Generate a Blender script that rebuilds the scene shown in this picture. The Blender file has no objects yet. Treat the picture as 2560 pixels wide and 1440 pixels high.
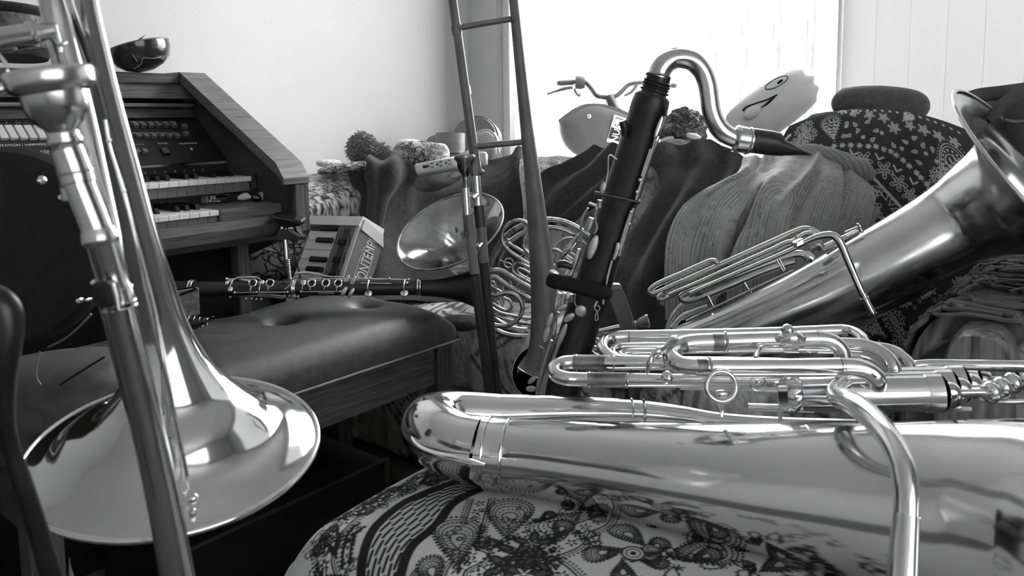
import bpy, math, random
import numpy as np
from mathutils import Matrix, Vector
random.seed(7)
S = bpy.context.scene
COL = S.collection

# ------------------------------------------------------------------ camera
FPX, PPX, PPY = 1950.0, 1280.0, 500.0
PITCH = math.atan((PPY - 290.0) / FPX)
ROLL = -0.010
CAM = np.array((0.0, 0.0, 0.92))
FW = np.array((0.0, math.cos(PITCH), -math.sin(PITCH)))
_r0 = np.array((1.0, 0.0, 0.0)); _u0 = np.array((0.0, math.sin(PITCH), math.cos(PITCH)))
RT = _r0 * math.cos(ROLL) + _u0 * math.sin(ROLL)
UP = -_r0 * math.sin(ROLL) + _u0 * math.cos(ROLL)
cd = bpy.data.cameras.new('camera'); cam = bpy.data.objects.new('camera', cd); COL.objects.link(cam)
cd.sensor_width = 36.0; cd.lens = FPX / 2560.0 * 36.0
cd.shift_y = (PPY - 720.0) / 2560.0
cd.clip_start = 0.02; cd.clip_end = 100
cam.matrix_world = Matrix(((RT[0], UP[0], -FW[0], CAM[0]), (RT[1], UP[1], -FW[1], CAM[1]),
                           (RT[2], UP[2], -FW[2], CAM[2]), (0, 0, 0, 1)))
cd.dof.use_dof = True; cd.dof.focus_distance = 1.5; cd.dof.aperture_fstop = cd.lens / 2.2
S.camera = cam

# ------------------------------------------------------------------ sky, sun, exposure
SKY = 17.0
w = bpy.data.worlds.new('overcast_sky'); S.world = w; w.use_nodes = True
bg = w.node_tree.nodes['Background']; bg.inputs[0].default_value = (1, 1, 1, 1); bg.inputs[1].default_value = SKY
S.view_settings.view_transform = 'Standard'; S.view_settings.look = 'None'
S.view_settings.exposure = 0.0; S.view_settings.gamma = 1.0; S.view_settings.use_curve_mapping = False
S.cycles.use_denoising = True
S.cycles.max_bounces = 10; S.cycles.glossy_bounces = 6; S.cycles.diffuse_bounces = 5
S.cycles.caustics_reflective = False; S.cycles.caustics_refractive = False

# ------------------------------------------------------------------ coordinates
A39 = math.radians(39.0)
E1 = np.array((math.sin(A39), math.cos(A39), 0.0))        # along the left wall, away from the viewer
E2 = np.array((math.cos(A39), -math.sin(A39), 0.0))       # along the window wall, to the right
ZZ = np.array((0.0, 0.0, 1.0))
CORNER = np.array((-0.17, 3.16, 0.0))
def R(s, wd, h):                                           # room: s from left wall, wd from window wall, h height
    return CORNER + E2 * s - E1 * wd + ZZ * h
def U(px, py, d):                                          # point seen at a pixel, d metres deep
    return CAM + RT * ((px - PPX) / FPX * d) - UP * ((py - PPY) / FPX * d) + FW * d
def ray(px, py):
    return RT * ((px - PPX) / FPX) - UP * ((py - PPY) / FPX) + FW
def onplane(px, py, p0, n):
    r = ray(px, py); t = np.dot(np.asarray(p0) - CAM, n) / np.dot(r, n)
    return CAM + r * t
def onh(px, py, h):
    return onplane(px, py, (0, 0, h), ZZ)
def nrm(v):
    v = np.asarray(v, float); return v / (np.linalg.norm(v) + 1e-12)

# ------------------------------------------------------------------ materials
def newmat(name):
    m = bpy.data.materials.new(name); m.use_nodes = True
    nt = m.node_tree; return m, nt, nt.nodes['Principled BSDF']
def N(nt, t, **kw):
    n = nt.nodes.new(t)
    for k, v in kw.items(): setattr(n, k, v)
    return n
def mat(name, col, rough=0.5, metal=0.0, spec=0.5, nscale=0, namt=0.0, bscale=0, bstr=0.0, rvar=0.0, stretch=None, rot=0.0, coat=0.0, sheen=0.0, bdist=0.002):
    m, nt, b = newmat(name)
    b.inputs['Base Color'].default_value = (col, col, col, 1)
    b.inputs['Roughness'].default_value = rough; b.inputs['Metallic'].default_value = metal
    b.inputs['Specular IOR Level'].default_value = spec
    b.inputs['Coat Weight'].default_value = coat; b.inputs['Coat Roughness'].default_value = 0.15
    b.inputs['Sheen Weight'].default_value = sheen
    tc = N(nt, 'ShaderNodeTexCoord'); src = tc.outputs['Object']
    if stretch:
        m1 = N(nt, 'ShaderNodeMapping'); m1.inputs['Rotation'].default_value = (0, 0, rot)
        m2 = N(nt, 'ShaderNodeMapping'); m2.inputs['Scale'].default_value = stretch
        nt.links.new(src, m1.inputs[0]); nt.links.new(m1.outputs[0], m2.inputs[0]); src = m2.outputs[0]
    if nscale:
        n = N(nt, 'ShaderNodeTexNoise'); n.inputs['Scale'].default_value = nscale; n.inputs['Detail'].default_value = 6
        nt.links.new(src, n.inputs['Vector'])
        r = N(nt, 'ShaderNodeMapRange'); r.inputs[1].default_value = 0.3; r.inputs[2].default_value = 0.7
        r.inputs[3].default_value = col * (1 - namt); r.inputs[4].default_value = min(1, col * (1 + namt))
        nt.links.new(n.outputs['Fac'], r.inputs[0])
        nt.links.new(r.outputs[0], b.inputs['Base Color'])
        if rvar:
            r2 = N(nt, 'ShaderNodeMapRange'); r2.inputs[1].default_value = 0.3; r2.inputs[2].default_value = 0.7
            r2.inputs[3].default_value = rough; r2.inputs[4].default_value = rough + rvar
            nt.links.new(n.outputs['Fac'], r2.inputs[0]); nt.links.new(r2.outputs[0], b.inputs['Roughness'])
    if bscale:
        n = N(nt, 'ShaderNodeTexNoise'); n.inputs['Scale'].default_value = bscale; n.inputs['Detail'].default_value = 5
        nt.links.new(src, n.inputs['Vector'])
        bp = N(nt, 'ShaderNodeBump'); bp.inputs['Strength'].default_value = bstr; bp.inputs['Distance'].default_value = bdist
        nt.links.new(n.outputs['Fac'], bp.inputs['Height']); nt.links.new(bp.outputs[0], b.inputs['Normal'])
    return m
def printmat(name, rough=0.85, bscale=0, bstr=0.0, spec=0.2, sheen=0.0, bdist=0.001):
    m, nt, b = newmat(name)
    a = N(nt, 'ShaderNodeVertexColor'); a.layer_name = 'Col'
    nt.links.new(a.outputs[0], b.inputs['Base Color'])
    b.inputs['Roughness'].default_value = rough; b.inputs['Specular IOR Level'].default_value = spec
    b.inputs['Sheen Weight'].default_value = sheen
    if bscale:
        tc = N(nt, 'ShaderNodeTexCoord'); n = N(nt, 'ShaderNodeTexNoise'); n.inputs['Scale'].default_value = bscale
        n.inputs['Detail'].default_value = 4
        nt.links.new(tc.outputs['Object'], n.inputs['Vector'])
        bp = N(nt, 'ShaderNodeBump'); bp.inputs['Strength'].default_value = bstr; bp.inputs['Distance'].default_value = bdist
        nt.links.new(n.outputs['Fac'], bp.inputs['Height']); nt.links.new(bp.outputs[0], b.inputs['Normal'])
    return m
RZ = -math.radians(51.0)
M = {}
M['wall'] = mat('painted_wall', 0.60, 0.8, spec=0.2, bscale=160, bstr=0.25, bdist=0.001)
M['ceiling'] = mat('white_ceiling', 0.85, 0.9, spec=0.1)
M['floor'] = mat('dark_floor', 0.09, 0.6, nscale=30, namt=0.5, stretch=(0.3, 4, 1), rot=RZ)
M['frame'] = mat('white_frame', 0.75, 0.4)
M['wood'] = mat('dark_walnut', 0.045, 0.42, spec=0.4, nscale=22, namt=0.65, stretch=(0.5, 9, 9), rot=RZ)
M['wood_v'] = mat('dark_walnut_upright', 0.07, 0.45, spec=0.4, nscale=22, namt=0.6, stretch=(9, 9, 0.5))
M['wood_l'] = mat('lighter_walnut', 0.12, 0.42, spec=0.4, nscale=22, namt=0.5, stretch=(0.5, 9, 9), rot=RZ)
M['black'] = mat('matt_black', 0.008, 0.6, spec=0.25)
M['panel'] = mat('black_panel', 0.012, 0.5, spec=0.3)
M['blackgloss'] = mat('gloss_black', 0.008, 0.25)
M['ivory'] = mat('ivory_plastic', 0.72, 0.25)
M['keygrey'] = mat('key_front_plastic', 0.16, 0.4)
M['button'] = mat('grey_button', 0.12, 0.4)
M['tab'] = mat('pale_tab', 0.45, 0.4)
M['print'] = mat('white_print', 0.5, 0.6)
M['leather'] = mat('dark_leather', 0.042, 0.46, spec=0.5, nscale=60, namt=0.4, rvar=0.12, bscale=350, bstr=0.25, bdist=0.0006)
M['piping'] = mat('seam_piping', 0.16, 0.5)
M['chrome'] = mat('bright_chrome', 0.72, 0.08, 1.0)
M['silver'] = mat('polished_silver', 0.74, 0.10, 1.0, nscale=6, namt=0.05, rvar=0.05)
M['silver_dull'] = mat('worn_silver', 0.62, 0.15, 1.0, nscale=14, namt=0.08, rvar=0.10)
M['brass_dark'] = mat('tarnished_metal', 0.32, 0.24, 1.0, nscale=30, namt=0.4, rvar=0.2)
M['lacquer'] = mat('lacquered_metal', 0.55, 0.10, 1.0, nscale=12, namt=0.12, rvar=0.06)
M['horn'] = mat('horn_metal', 0.38, 0.24, 1.0, nscale=60, namt=0.35, rvar=0.18)
M['satin'] = mat('satin_tube', 0.15, 0.5, 0.35, nscale=20, namt=0.2)
M['satin_dark'] = mat('satin_dark_tube', 0.055, 0.4, 0.3)
M['worn_band'] = mat('worn_plating', 0.22, 0.4, 1.0, nscale=55, namt=0.6, rvar=0.2)
M['ebony'] = mat('black_ebonite', 0.015, 0.38, spec=0.45, bscale=200, bstr=0.05)
M['keymetal'] = mat('key_silver', 0.68, 0.22, 1.0)
M['keysatin'] = mat('satin_key', 0.33, 0.4, 0.8)
M['rubber'] = mat('black_foam', 0.02, 0.9, spec=0.1, bscale=400, bstr=0.5)
M['cloth_dark'] = mat('dark_cloth', 0.045, 0.95, spec=0.05, sheen=0.15, nscale=120, namt=0.25, bscale=500, bstr=0.3)
M['fleece'] = mat('dark_fleece', 0.040, 0.95, spec=0.05, sheen=0.15, nscale=90, namt=0.3, bscale=600, bstr=0.5)
M['greyplastic'] = mat('grey_plastic', 0.17, 0.45)
M['palegrey'] = mat('pale_grey_plastic', 0.52, 0.4)
M['whiteplastic'] = mat('white_plastic', 0.75, 0.35)
M['tin'] = mat('grey_tin', 0.20, 0.4, spec=0.5)
M['fur'] = mat('brown_fur', 0.26, 0.9, sheen=0.3)
M['stonefur'] = mat('mottled_plush', 0.17, 0.95, nscale=35, namt=0.8, bscale=60, bstr=1.0, bdist=0.01)
M['plush'] = mat('pale_plush', 0.80, 0.9, sheen=0.2, bscale=14, bstr=0.3, bdist=0.01)
M['yarn'] = mat('dark_yarn', 0.11, 0.9, sheen=0.3)
M['fence'] = mat('weathered_board', 0.125, 0.85, nscale=20, namt=0.3, stretch=(4, 4, 0.4))
M['ground'] = mat('pale_paving', 0.35, 0.9, nscale=3, namt=0.2)
M['bowl'] = mat('dark_glazed', 0.02, 0.15, coat=0.6)
M['goldline'] = mat('pale_crack', 0.45, 0.35, 0.6)
M['woodarm'] = mat('arm_wood', 0.20, 0.4, spec=0.4, nscale=16, namt=0.75, stretch=(5, 5, 0.4))
M['paper'] = mat('white_tissue', 0.75, 0.9)
M['stem'] = mat('dry_stem', 0.10, 0.8)
def glassmat(name, tint=0.96):
    m = bpy.data.materials.new(name); m.use_nodes = True; nt = m.node_tree
    for n in list(nt.nodes): nt.nodes.remove(n)
    o = N(nt, 'ShaderNodeOutputMaterial'); t = N(nt, 'ShaderNodeBsdfTransparent'); t.inputs[0].default_value = (tint, tint, tint, 1)
    g = N(nt, 'ShaderNodeBsdfGlossy'); g.inputs['Roughness'].default_value = 0.02
    f = N(nt, 'ShaderNodeFresnel'); f.inputs[0].default_value = 1.25; mx = N(nt, 'ShaderNodeMixShader')
    nt.links.new(f.outputs[0], mx.inputs[0]); nt.links.new(t.outputs[0], mx.inputs[1]); nt.links.new(g.outputs[0], mx.inputs[2])
    nt.links.new(mx.outputs[0], o.inputs[0]); return m
M['glass'] = glassmat('window_glass')
def sheermat(name, trans, diff):
    m = bpy.data.materials.new(name); m.use_nodes = True; nt = m.node_tree
    for n in list(nt.nodes): nt.nodes.remove(n)
    o = N(nt, 'ShaderNodeOutputMaterial'); t = N(nt, 'ShaderNodeBsdfTranslucent'); t.inputs[0].default_value = (trans,) * 3 + (1,)
    d = N(nt, 'ShaderNodeBsdfDiffuse'); d.inputs[0].default_value = (diff,) * 3 + (1,)
    mx = N(nt, 'ShaderNodeMixShader'); mx.inputs[0].default_value = 0.5
    nt.links.new(t.outputs[0], mx.inputs[1]); nt.links.new(d.outputs[0], mx.inputs[2]); nt.links.new(mx.outputs[0], o.inputs[0]); return m
M['sheer'] = sheermat('sheer_white_blind', 0.24, 0.6)
M['fill_curtain'] = sheermat('white_fill_curtain', 0.9, 0.5)  # diffusing sheet, used only over the added fill window
M['bag'] = glassmat('clear_plastic', 0.82)

# ------------------------------------------------------------------ objects
ROOT = {}
def thing(name, label, cat, loc, group=None):
    o = bpy.data.objects.new(name, None); COL.objects.link(o); o.empty_display_size = 0.05
    o.location = tuple(float(x) for x in loc); o['label'] = label; o['category'] = cat
    if group: o['group'] = group
    ROOT[o.name] = np.array([float(x) for x in loc]); return o
def tag(o, label, cat, group=None, kind=None):
    o['label'] = label; o['category'] = cat
    if group: o['group'] = group
    if kind: o['kind'] = kind
    return o
class G:
    def __init__(self): self.v = []; self.f = []; self.n = 0; self.c = []
    def add(self, vf, col=None):
        v, f = vf[0], vf[1]
        self.v.append(np.asarray(v, float)); self.f += [tuple(i + self.n for i in q) for q in f]; self.n += len(v)
        if col is not None: self.c.append(np.full(len(v), col))
        return self
    def get(self): return np.concatenate(self.v), self.f
def rootloc(p):
    while p.parent: p = p.parent
    return ROOT.get(p.name, np.zeros(3))
def mk(name, vf, m, parent=None, smooth=True, label=None, kind=None, col=None, sharp=40):
    if isinstance(vf, G): vf = vf.get()
    v = np.asarray(vf[0], float)
    if parent is not None: v = v - rootloc(parent)
    else:
        org = v.mean(0); org[2] = v[:, 2].min(); v = v - org
    me = bpy.data.meshes.new(name); me.from_pydata(v.tolist(), [], vf[1]); me.update()
    if smooth:
        me.polygons.foreach_set('use_smooth', [True] * len(me.polygons))
        try: me.set_sharp_from_angle(angle=math.radians(sharp))
        except Exception: pass
    if col is not None:
        a = me.color_attributes.new('Col', 'FLOAT_COLOR', 'POINT')
        c4 = np.ones((len(v), 4), np.float32); c4[:, :3] = np.asarray(col, np.float32)[:, None]
        a.data.foreach_set('color', c4.ravel())
    me.materials.append(m if not isinstance(m, str) else M[m])
    o = bpy.data.objects.new(name, me); COL.objects.link(o)
    if parent is not None: o.parent = parent
    else:
        o.location = tuple(org); ROOT[o.name] = org
    if label: o['label'] = label
    if kind: o['kind'] = kind
    return o
def struct(name, vf, m, smooth=False):
    o = mk(name, vf, m, None, smooth); o['kind'] = 'structure'; return o

# ------------------------------------------------------------------ shapes (all return verts, faces in world space)
def box(c, ax, ay, az, bevel=0.0):
    c, ax, ay, az = (np.asarray(x, float) for x in (c, ax, ay, az))
    if bevel <= 0:
        v = [c + sx * ax + sy * ay + sz * az for sz in (-1, 1) for sy in (-1, 1) for sx in (-1, 1)]
        f = [(0, 2, 3, 1), (4, 5, 7, 6), (0, 1, 5, 4), (2, 6, 7, 3), (0, 4, 6, 2), (1, 3, 7, 5)]
        if np.dot(np.cross(ax, ay), az) < 0: f = [q[::-1] for q in f]
        return v, f
    L = [np.linalg.norm(a) for a in (ax, ay, az)]; u = [a / l for a, l in zip((ax, ay, az), L)]
    b = min(bevel, *[l * 0.99 for l in L])
    v = []; idx = {}
    for sx in (-1, 1):
        for sy in (-1, 1):
            for sz in (-1, 1):
                s = (sx, sy, sz)
                for k in range(3):
                    p = c.copy()
                    for j in range(3):
                        p = p + u[j] * s[j] * (L[j] if j == k else L[j] - b)
                    idx[(s, k)] = len(v); v.append(p)
    f = []
    for k in range(3):
        i, j = [(1, 2), (2, 0), (0, 1)][k]
        for sk in (-1, 1):
            q = []
            for a, bb in ((-1, -1), (1, -1), (1, 1), (-1, 1)):
                s = [0, 0, 0]; s[k] = sk; s[i] = a; s[j] = bb; q.append(idx[(tuple(s), k)])
            f.append(tuple(q) if sk > 0 else tuple(q[::-1]))
    for k in range(3):                       # edges along axis k
        i, j = [(1, 2), (2, 0), (0, 1)][k]
        for a in (-1, 1):
            for bb in (-1, 1):
                s0 = [0, 0, 0]; s1 = [0, 0, 0]; s0[k] = -1; s1[k] = 1
                for s in (s0, s1): s[i] = a; s[j] = bb
                q = (idx[(tuple(s0), i)], idx[(tuple(s1), i)], idx[(tuple(s1), j)], idx[(tuple(s0), j)])
                f.append(q[::-1] if a * bb > 0 else q)
    for sx in (-1, 1):
        for sy in (-1, 1):
            for sz in (-1, 1):
                s = (sx, sy, sz); q = tuple(idx[(s, k)] for k in range(3))
                f.append(q if sx * sy * sz > 0 else q[::-1])
    if np.dot(np.cross(ax, ay), az) < 0: f = [q[::-1] for q in f]
    return v, f
def rbox(s0, s1, w0, w1, h0, h1, bevel=0.0):               # box in room axes
    return box(R((s0 + s1) / 2, (w0 + w1) / 2, (h0 + h1) / 2), E2 * (s1 - s0) / 2, -E1 * (w1 - w0) / 2, ZZ * (h1 - h0) / 2, bevel)
def cr(P, n):
    P = np.asarray(P, float); k = len(P)
    if k < 3 or n <= 1: return P
    d = np.linalg.norm(np.diff(P[:, :3], axis=0), axis=1) ** 0.5 + 1e-9
    t = np.concatenate(([0], np.cumsum(d)))
    ext = np.vstack((2 * P[0] - P[1], P, 2 * P[-1] - P[-2])); te = np.concatenate(([-d[0]], t, [t[-1] + d[-1]]))
    out = []
    for i in range(k - 1):
        p0, p1, p2, p3 = ext[i:i + 4]; t0, t1, t2, t3 = te[i:i + 4]
        for tt in np.linspace(t1, t2, n, endpoint=False):
            a1 = (t1 - tt) / (t1 - t0) * p0 + (tt - t0) / (t1 - t0) * p1
            a2 = (t2 - tt) / (t2 - t1) * p1 + (tt - t1) / (t2 - t1) * p2
            a3 = (t3 - tt) / (t3 - t2) * p2 + (tt - t2) / (t3 - t2) * p3
            b1 = (t2 - tt) / (t2 - t0) * a1 + (tt - t0) / (t2 - t0) * a2
            b2 = (t3 - tt) / (t3 - t1) * a2 + (tt - t1) / (t3 - t1) * a3
            out.append((t2 - tt) / (t2 - t1) * b1 + (tt - t1) / (t2 - t1) * b2)
    out.append(P[-1]); return np.array(out)
def sweep(P, r, n=14, sub=6, caps=True, closed=False, flat=1.0, ref=None):
    P = np.asarray(P, float); r = np.broadcast_to(np.asarray(r, float), (len(P),))
    if closed:
        Q = P; rr = r
    else:
        PR = cr(np.column_stack((P, r)), sub); Q = PR[:, :3]; rr = PR[:, 3]
    k = len(Q); T = np.gradient(Q, axis=0) if not closed else (np.roll(Q, -1, 0) - np.roll(Q, 1, 0))
    T = T / (np.linalg.norm(T, axis=1)[:, None] + 1e-12)
    a = np.asarray(ref, float) if ref is not None else np.array((0.13, 0.27, 0.95))
    if abs(np.dot(a, T[0])) > 0.95: a = np.array((0.9, 0.3, 0.1))
    X = nrm(a - np.dot(a, T[0]) * T[0]); v = []
    th = np.linspace(0, 2 * math.pi, n, endpoint=False); ct, st = np.cos(th), np.sin(th)
    for i in range(k):
        X = nrm(X - np.dot(X, T[i]) * T[i]); Y = np.cross(T[i], X)
        v.append(Q[i] + rr[i] * (ct[:, None] * X + flat * st[:, None] * Y))
    v = np.concatenate(v); f = []
    for i in range(k if closed else k - 1):
        a0 = i * n; b0 = ((i + 1) % k) * n
        for j in range(n):
            j2 = (j + 1) % n; f.append((a0 + j, a0 + j2, b0 + j2, b0 + j))
    if caps and not closed:
        f.append(tuple(range(n))[::-1]); f.append(tuple((k - 1) * n + j for j in range(n)))
    return v, f
def tp(pts, n=14, sub=6, **kw):                            # pts (px, py, depth, radius in px)
    return sweep([U(p[0], p[1], p[2]) for p in pts], [p[3] * p[2] / FPX for p in pts], n, sub, **kw)
def cyl(p0, p1, r, n=14): return sweep([p0, p1], [r, r] if np.isscalar(r) else r, n, 1)
def lathe(prof, p0, axis, n=40, ends=False):
    p0 = np.asarray(p0, float); ax = nrm(axis)
    a = np.array((0.2, 0.1, 0.97)); a = a if abs(np.dot(a, ax)) < 0.9 else np.array((1.0, 0, 0))
    X = nrm(a - np.dot(a, ax) * ax); Y = np.cross(ax, X)
    th = np.linspace(0, 2 * math.pi, n, endpoint=False); ct, st = np.cos(th)[:, None], np.sin(th)[:, None]
    v = np.concatenate([p0 + ax * t + r * (ct * X + st * Y) for t, r in prof]); f = []
    for i in range(len(prof) - 1):
        for j in range(n):
            j2 = (j + 1) % n; f.append((i * n + j, i * n + j2, (i + 1) * n + j2, (i + 1) * n + j))
    if ends:
        f.append(tuple(range(n))[::-1]); f.append(tuple((len(prof) - 1) * n + j for j in range(n)))
    return v, f
def ellip(c, a, b, d, nu=18, nv=12):
    c, a, b, d = (np.asarray(x, float) for x in (c, a, b, d)); v = []; f = []
    for i in range(nv + 1):
        ph = math.pi * i / nv
        for j in range(nu):
            th = 2 * math.pi * j / nu
            v.append(c + a * math.sin(ph) * math.cos(th) + b * math.sin(ph) * math.sin(th) + d * math.cos(ph))
    for i in range(nv):
        for j in range(nu):
            j2 = (j + 1) % nu; f.append((i * nu + j, (i + 1) * nu + j, (i + 1) * nu + j2, i * nu + j2))
    return v, f
def ball(c, r, nu=14, nv=9): return ellip(c, (r, 0, 0), (0, r, 0), (0, 0, r), nu, nv)
def torus(c, ax, R0, r, n=32, m=10):
    ax = nrm(ax); a = np.array((0.2, 0.1, 0.97)); a = a if abs(np.dot(a, ax)) < 0.9 else np.array((1.0, 0, 0))
    X = nrm(a - np.dot(a, ax) * ax); Y = np.cross(ax, X)
    P = [np.asarray(c) + R0 * (math.cos(t) * X + math.sin(t) * Y) for t in np.linspace(0, 2 * math.pi, n, endpoint=False)]
    return sweep(P, r, m, 1, closed=True, ref=ax)
def ubend(p1, p2, bulge, n=9):                             # half ellipse from p1 to p2
    p1, p2, bulge = np.asarray(p1), np.asarray(p2), np.asarray(bulge); c = (p1 + p2) / 2; h = (p1 - p2) / 2
    return [c + h * math.cos(t) + bulge * math.sin(t) for t in np.linspace(0, math.pi, n)]
def fbm(P, sc, seed=0, oct=4):
    rs = np.random.RandomState(seed); P = np.asarray(P) * sc; o = np.zeros(len(P)); amp = 1.0
    for k in range(oct):
        for j in range(3):
            d = rs.normal(size=P.shape[1]); d /= np.linalg.norm(d); o += amp * np.sin(P @ d * 2.2 + rs.rand() * 6.3 + 0.8 * o)
        amp *= 0.5; P = P * 1.9
    return o / 4.0
def grid_faces(nu, nv, off=0, flip=False):
    f = []
    for i in range(nv - 1):
        for j in range(nu - 1):
            q = (off + i * nu + j, off + i * nu + j + 1, off + (i + 1) * nu + j + 1, off + (i + 1) * nu + j)
            f.append(q[::-1] if flip else q)
    return f
def patch(ctrl, su, sv, thick=0.004, wr=0.0, wsc=8, seed=1, fold=None):
    """smooth sheet through a grid of control points; returns verts, faces, uv"""
    C = np.array([[np.asarray(p, float) for p in row] for row in ctrl])
    rows = np.array([cr(row, su) for row in C]); nu = rows.shape[1]
    cols = np.array([cr(rows[:, j], sv) for j in range(nu)])          # nu, nv, 3
    P = cols.transpose(1, 0, 2); nv = P.shape[0]
    du = np.gradient(P, axis=1); dv = np.gradient(P, axis=0); Nn = np.cross(du, dv); Nn /= np.linalg.norm(Nn, axis=2)[:, :, None] + 1e-12
    if np.mean(np.einsum('ijk,ijk->ij', Nn, P - CAM)) > 0: Nn = -Nn
    uu, vv = np.meshgrid(np.linspace(0, 1, nu), np.linspace(0, 1, nv))
    disp = np.zeros(nu * nv)
    if wr: disp += wr * fbm(P.reshape(-1, 3), wsc, seed)
    if fold is not None: disp += fold(uu.ravel(), vv.ravel())
    P = P.reshape(-1, 3) + Nn.reshape(-1, 3) * disp[:, None]
    B = P - Nn.reshape(-1, 3) * thick
    v = np.vstack((P, B)); f = grid_faces(nu, nv) + grid_faces(nu, nv, nu * nv, True); m = nu * nv
    for j in range(nu - 1):
        f.append((j + 1, j, m + j, m + j + 1)); k = (nv - 1) * nu; f.append((k + j, k + j + 1, m + k + j + 1, m + k + j))
    for i in range(nv - 1):
        a = i * nu; b = a + nu; f.append((a, b, m + b, m + a)); a += nu - 1; b += nu - 1; f.append((b, a, m + a, m + b))
    uv = np.column_stack((np.tile(uu.ravel(), 2), np.tile(vv.ravel(), 2)))
    return v, f, uv
def pillow(c, ax, ay, az, n=60, pw=3.0, wr=0.0, wsc=12, seed=3, pinch=0.06, frontonly=False):
    """cushion: half axes ax, ay (in plane) and az (bulge); returns verts, faces, uv"""
    c, ax, ay, az = (np.asarray(x, float) for x in (c, ax, ay, az))
    t = np.linspace(-1, 1, n); uu, vv = np.meshgrid(t, t); u = uu.ravel(); v = vv.ravel()
    u2 = u * np.sqrt(1 - v * v / 2 * 0.75); v2 = v * np.sqrt(1 - u * u / 2 * 0.75)
    u2 = u2 * (1 + pinch * v * v * np.abs(u)); v2 = v2 * (1 + pinch * u * u * np.abs(v))
    th = np.clip((1 - np.abs(u) ** pw) * (1 - np.abs(v) ** pw), 0, 1) ** 0.5
    out = []
    for s in (1, -1):
        P = c + u2[:, None] * ax + v2[:, None] * ay
        h = s * th
        if wr: h = h * (1 + wr * fbm(P, wsc, seed))
        out.append(P + h[:, None] * az)
    if frontonly: return out[0], grid_faces(n, n), np.column_stack(((u + 1) / 2, (v + 1) / 2))
    V = np.vstack(out); f = grid_faces(n, n) + grid_faces(n, n, n * n, True)
    uv = np.column_stack((np.tile((u + 1) / 2, 2), np.tile((v + 1) / 2, 2)))
    return V, f, uv
def text(body, org, xdir, ydir, size, m, parent, name='lettering', depth=0.0003, align='LEFT', xs=1.0):
    cu = bpy.data.curves.new(name, 'FONT'); cu.body = body; cu.size = size; cu.extrude = depth; cu.align_x = align; cu.resolution_u = 3
    t = bpy.data.objects.new('tmp', cu); COL.objects.link(t)
    me = bpy.data.meshes.new_from_object(t.evaluated_get(bpy.context.evaluated_depsgraph_get()))
    bpy.data.objects.remove(t); bpy.data.curves.remove(cu); me.name = name
    x = nrm(xdir); z = nrm(np.cross(x, nrm(ydir))); y = np.cross(z, x); p = np.asarray(org) - rootloc(parent)
    me.transform(Matrix.Diagonal((xs, 1, 1, 1))); me.transform(Matrix(((x[0], y[0], z[0], p[0]), (x[1], y[1], z[1], p[1]), (x[2], y[2], z[2], p[2]), (0, 0, 0, 1))))
    me.materials.clear(); me.materials.append(M[m])
    o = bpy.data.objects.new(name, me); COL.objects.link(o); o.parent = parent
    return o
def px(n, d): return n * d / FPX

# ------------------------------------------------------------------ printed patterns, drawn on a canvas and read at each vertex
class Canvas:
    def __init__(self, wd, ht, base): self.a = np.full((ht, wd), base, np.float32); self.w = wd; self.h = ht
    def _box(self, x0, y0, x1, y1):
        x0 = max(0, int(x0)); y0 = max(0, int(y0)); x1 = min(self.w, int(x1) + 1); y1 = min(self.h, int(y1) + 1)
        if x1 <= x0 or y1 <= y0: return None
        return x0, y0, x1, y1, np.mgrid[y0:y1, x0:x1]
    def disc(self, x, y, r, val, inner=0):
        b = self._box(x - r - 1, y - r - 1, x + r + 1, y + r + 1)
        if not b: return
        x0, y0, x1, y1, (Y, X) = b; d = np.hypot(X - x, Y - y); k = np.clip(r - d + 0.5, 0, 1)
        if inner: k = k * np.clip(d - inner + 0.5, 0, 1)
        self.a[y0:y1, x0:x1] += (val - self.a[y0:y1, x0:x1]) * k
    def line(self, pts, wd, val, closed=False):
        pts = list(pts) + ([pts[0]] if closed else []); h = wd / 2
        for (ax, ay), (bx, by) in zip(pts[:-1], pts[1:]):
            b = self._box(min(ax, bx) - h - 1, min(ay, by) - h - 1, max(ax, bx) + h + 1, max(ay, by) + h + 1)
            if not b: continue
            x0, y0, x1, y1, (Y, X) = b; dx, dy = bx - ax, by - ay; L = dx * dx + dy * dy + 1e-9
            t = np.clip(((X - ax) * dx + (Y - ay) * dy) / L, 0, 1); d = np.hypot(X - ax - t * dx, Y - ay - t * dy)
            k = np.clip(h - d + 0.5, 0, 1); self.a[y0:y1, x0:x1] += (val - self.a[y0:y1, x0:x1]) * k
    def poly(self, pts, val):
        p = np.array(pts); b = self._box(p[:, 0].min(), p[:, 1].min(), p[:, 0].max(), p[:, 1].max())
        if not b: return
        x0, y0, x1, y1, (Y, X) = b; ins = np.zeros(X.shape, bool); j = len(p) - 1
        for i in range(len(p)):
            c = ((p[i, 1] > Y) != (p[j, 1] > Y)) & (X < (p[j, 0] - p[i, 0]) * (Y - p[i, 1]) / (p[j, 1] - p[i, 1] + 1e-9) + p[i, 0])
            ins ^= c; j = i
        self.a[y0:y1, x0:x1][ins] = val
    def dots(self, pts, step, r, val, inner=0, off=0):
        pts = np.array(pts, float); seg = np.hypot(*np.diff(pts, axis=0).T); cum = np.concatenate(([0], np.cumsum(seg)))
        for s in np.arange(off, cum[-1], step):
            self.disc(np.interp(s, cum, pts[:, 0]), np.interp(s, cum, pts[:, 1]), r, val, inner)
    def at(self, u, v):
        x = np.clip(u * (self.w - 1), 0, self.w - 1.001); y = np.clip(v * (self.h - 1), 0, self.h - 1.001)
        i = x.astype(int); j = y.astype(int); fx = x - i; fy = y - j; a = self.a
        return (a[j, i] * (1 - fx) + a[j, i + 1] * fx) * (1 - fy) + (a[j + 1, i] * (1 - fx) + a[j + 1, i + 1] * fx) * fy
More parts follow.
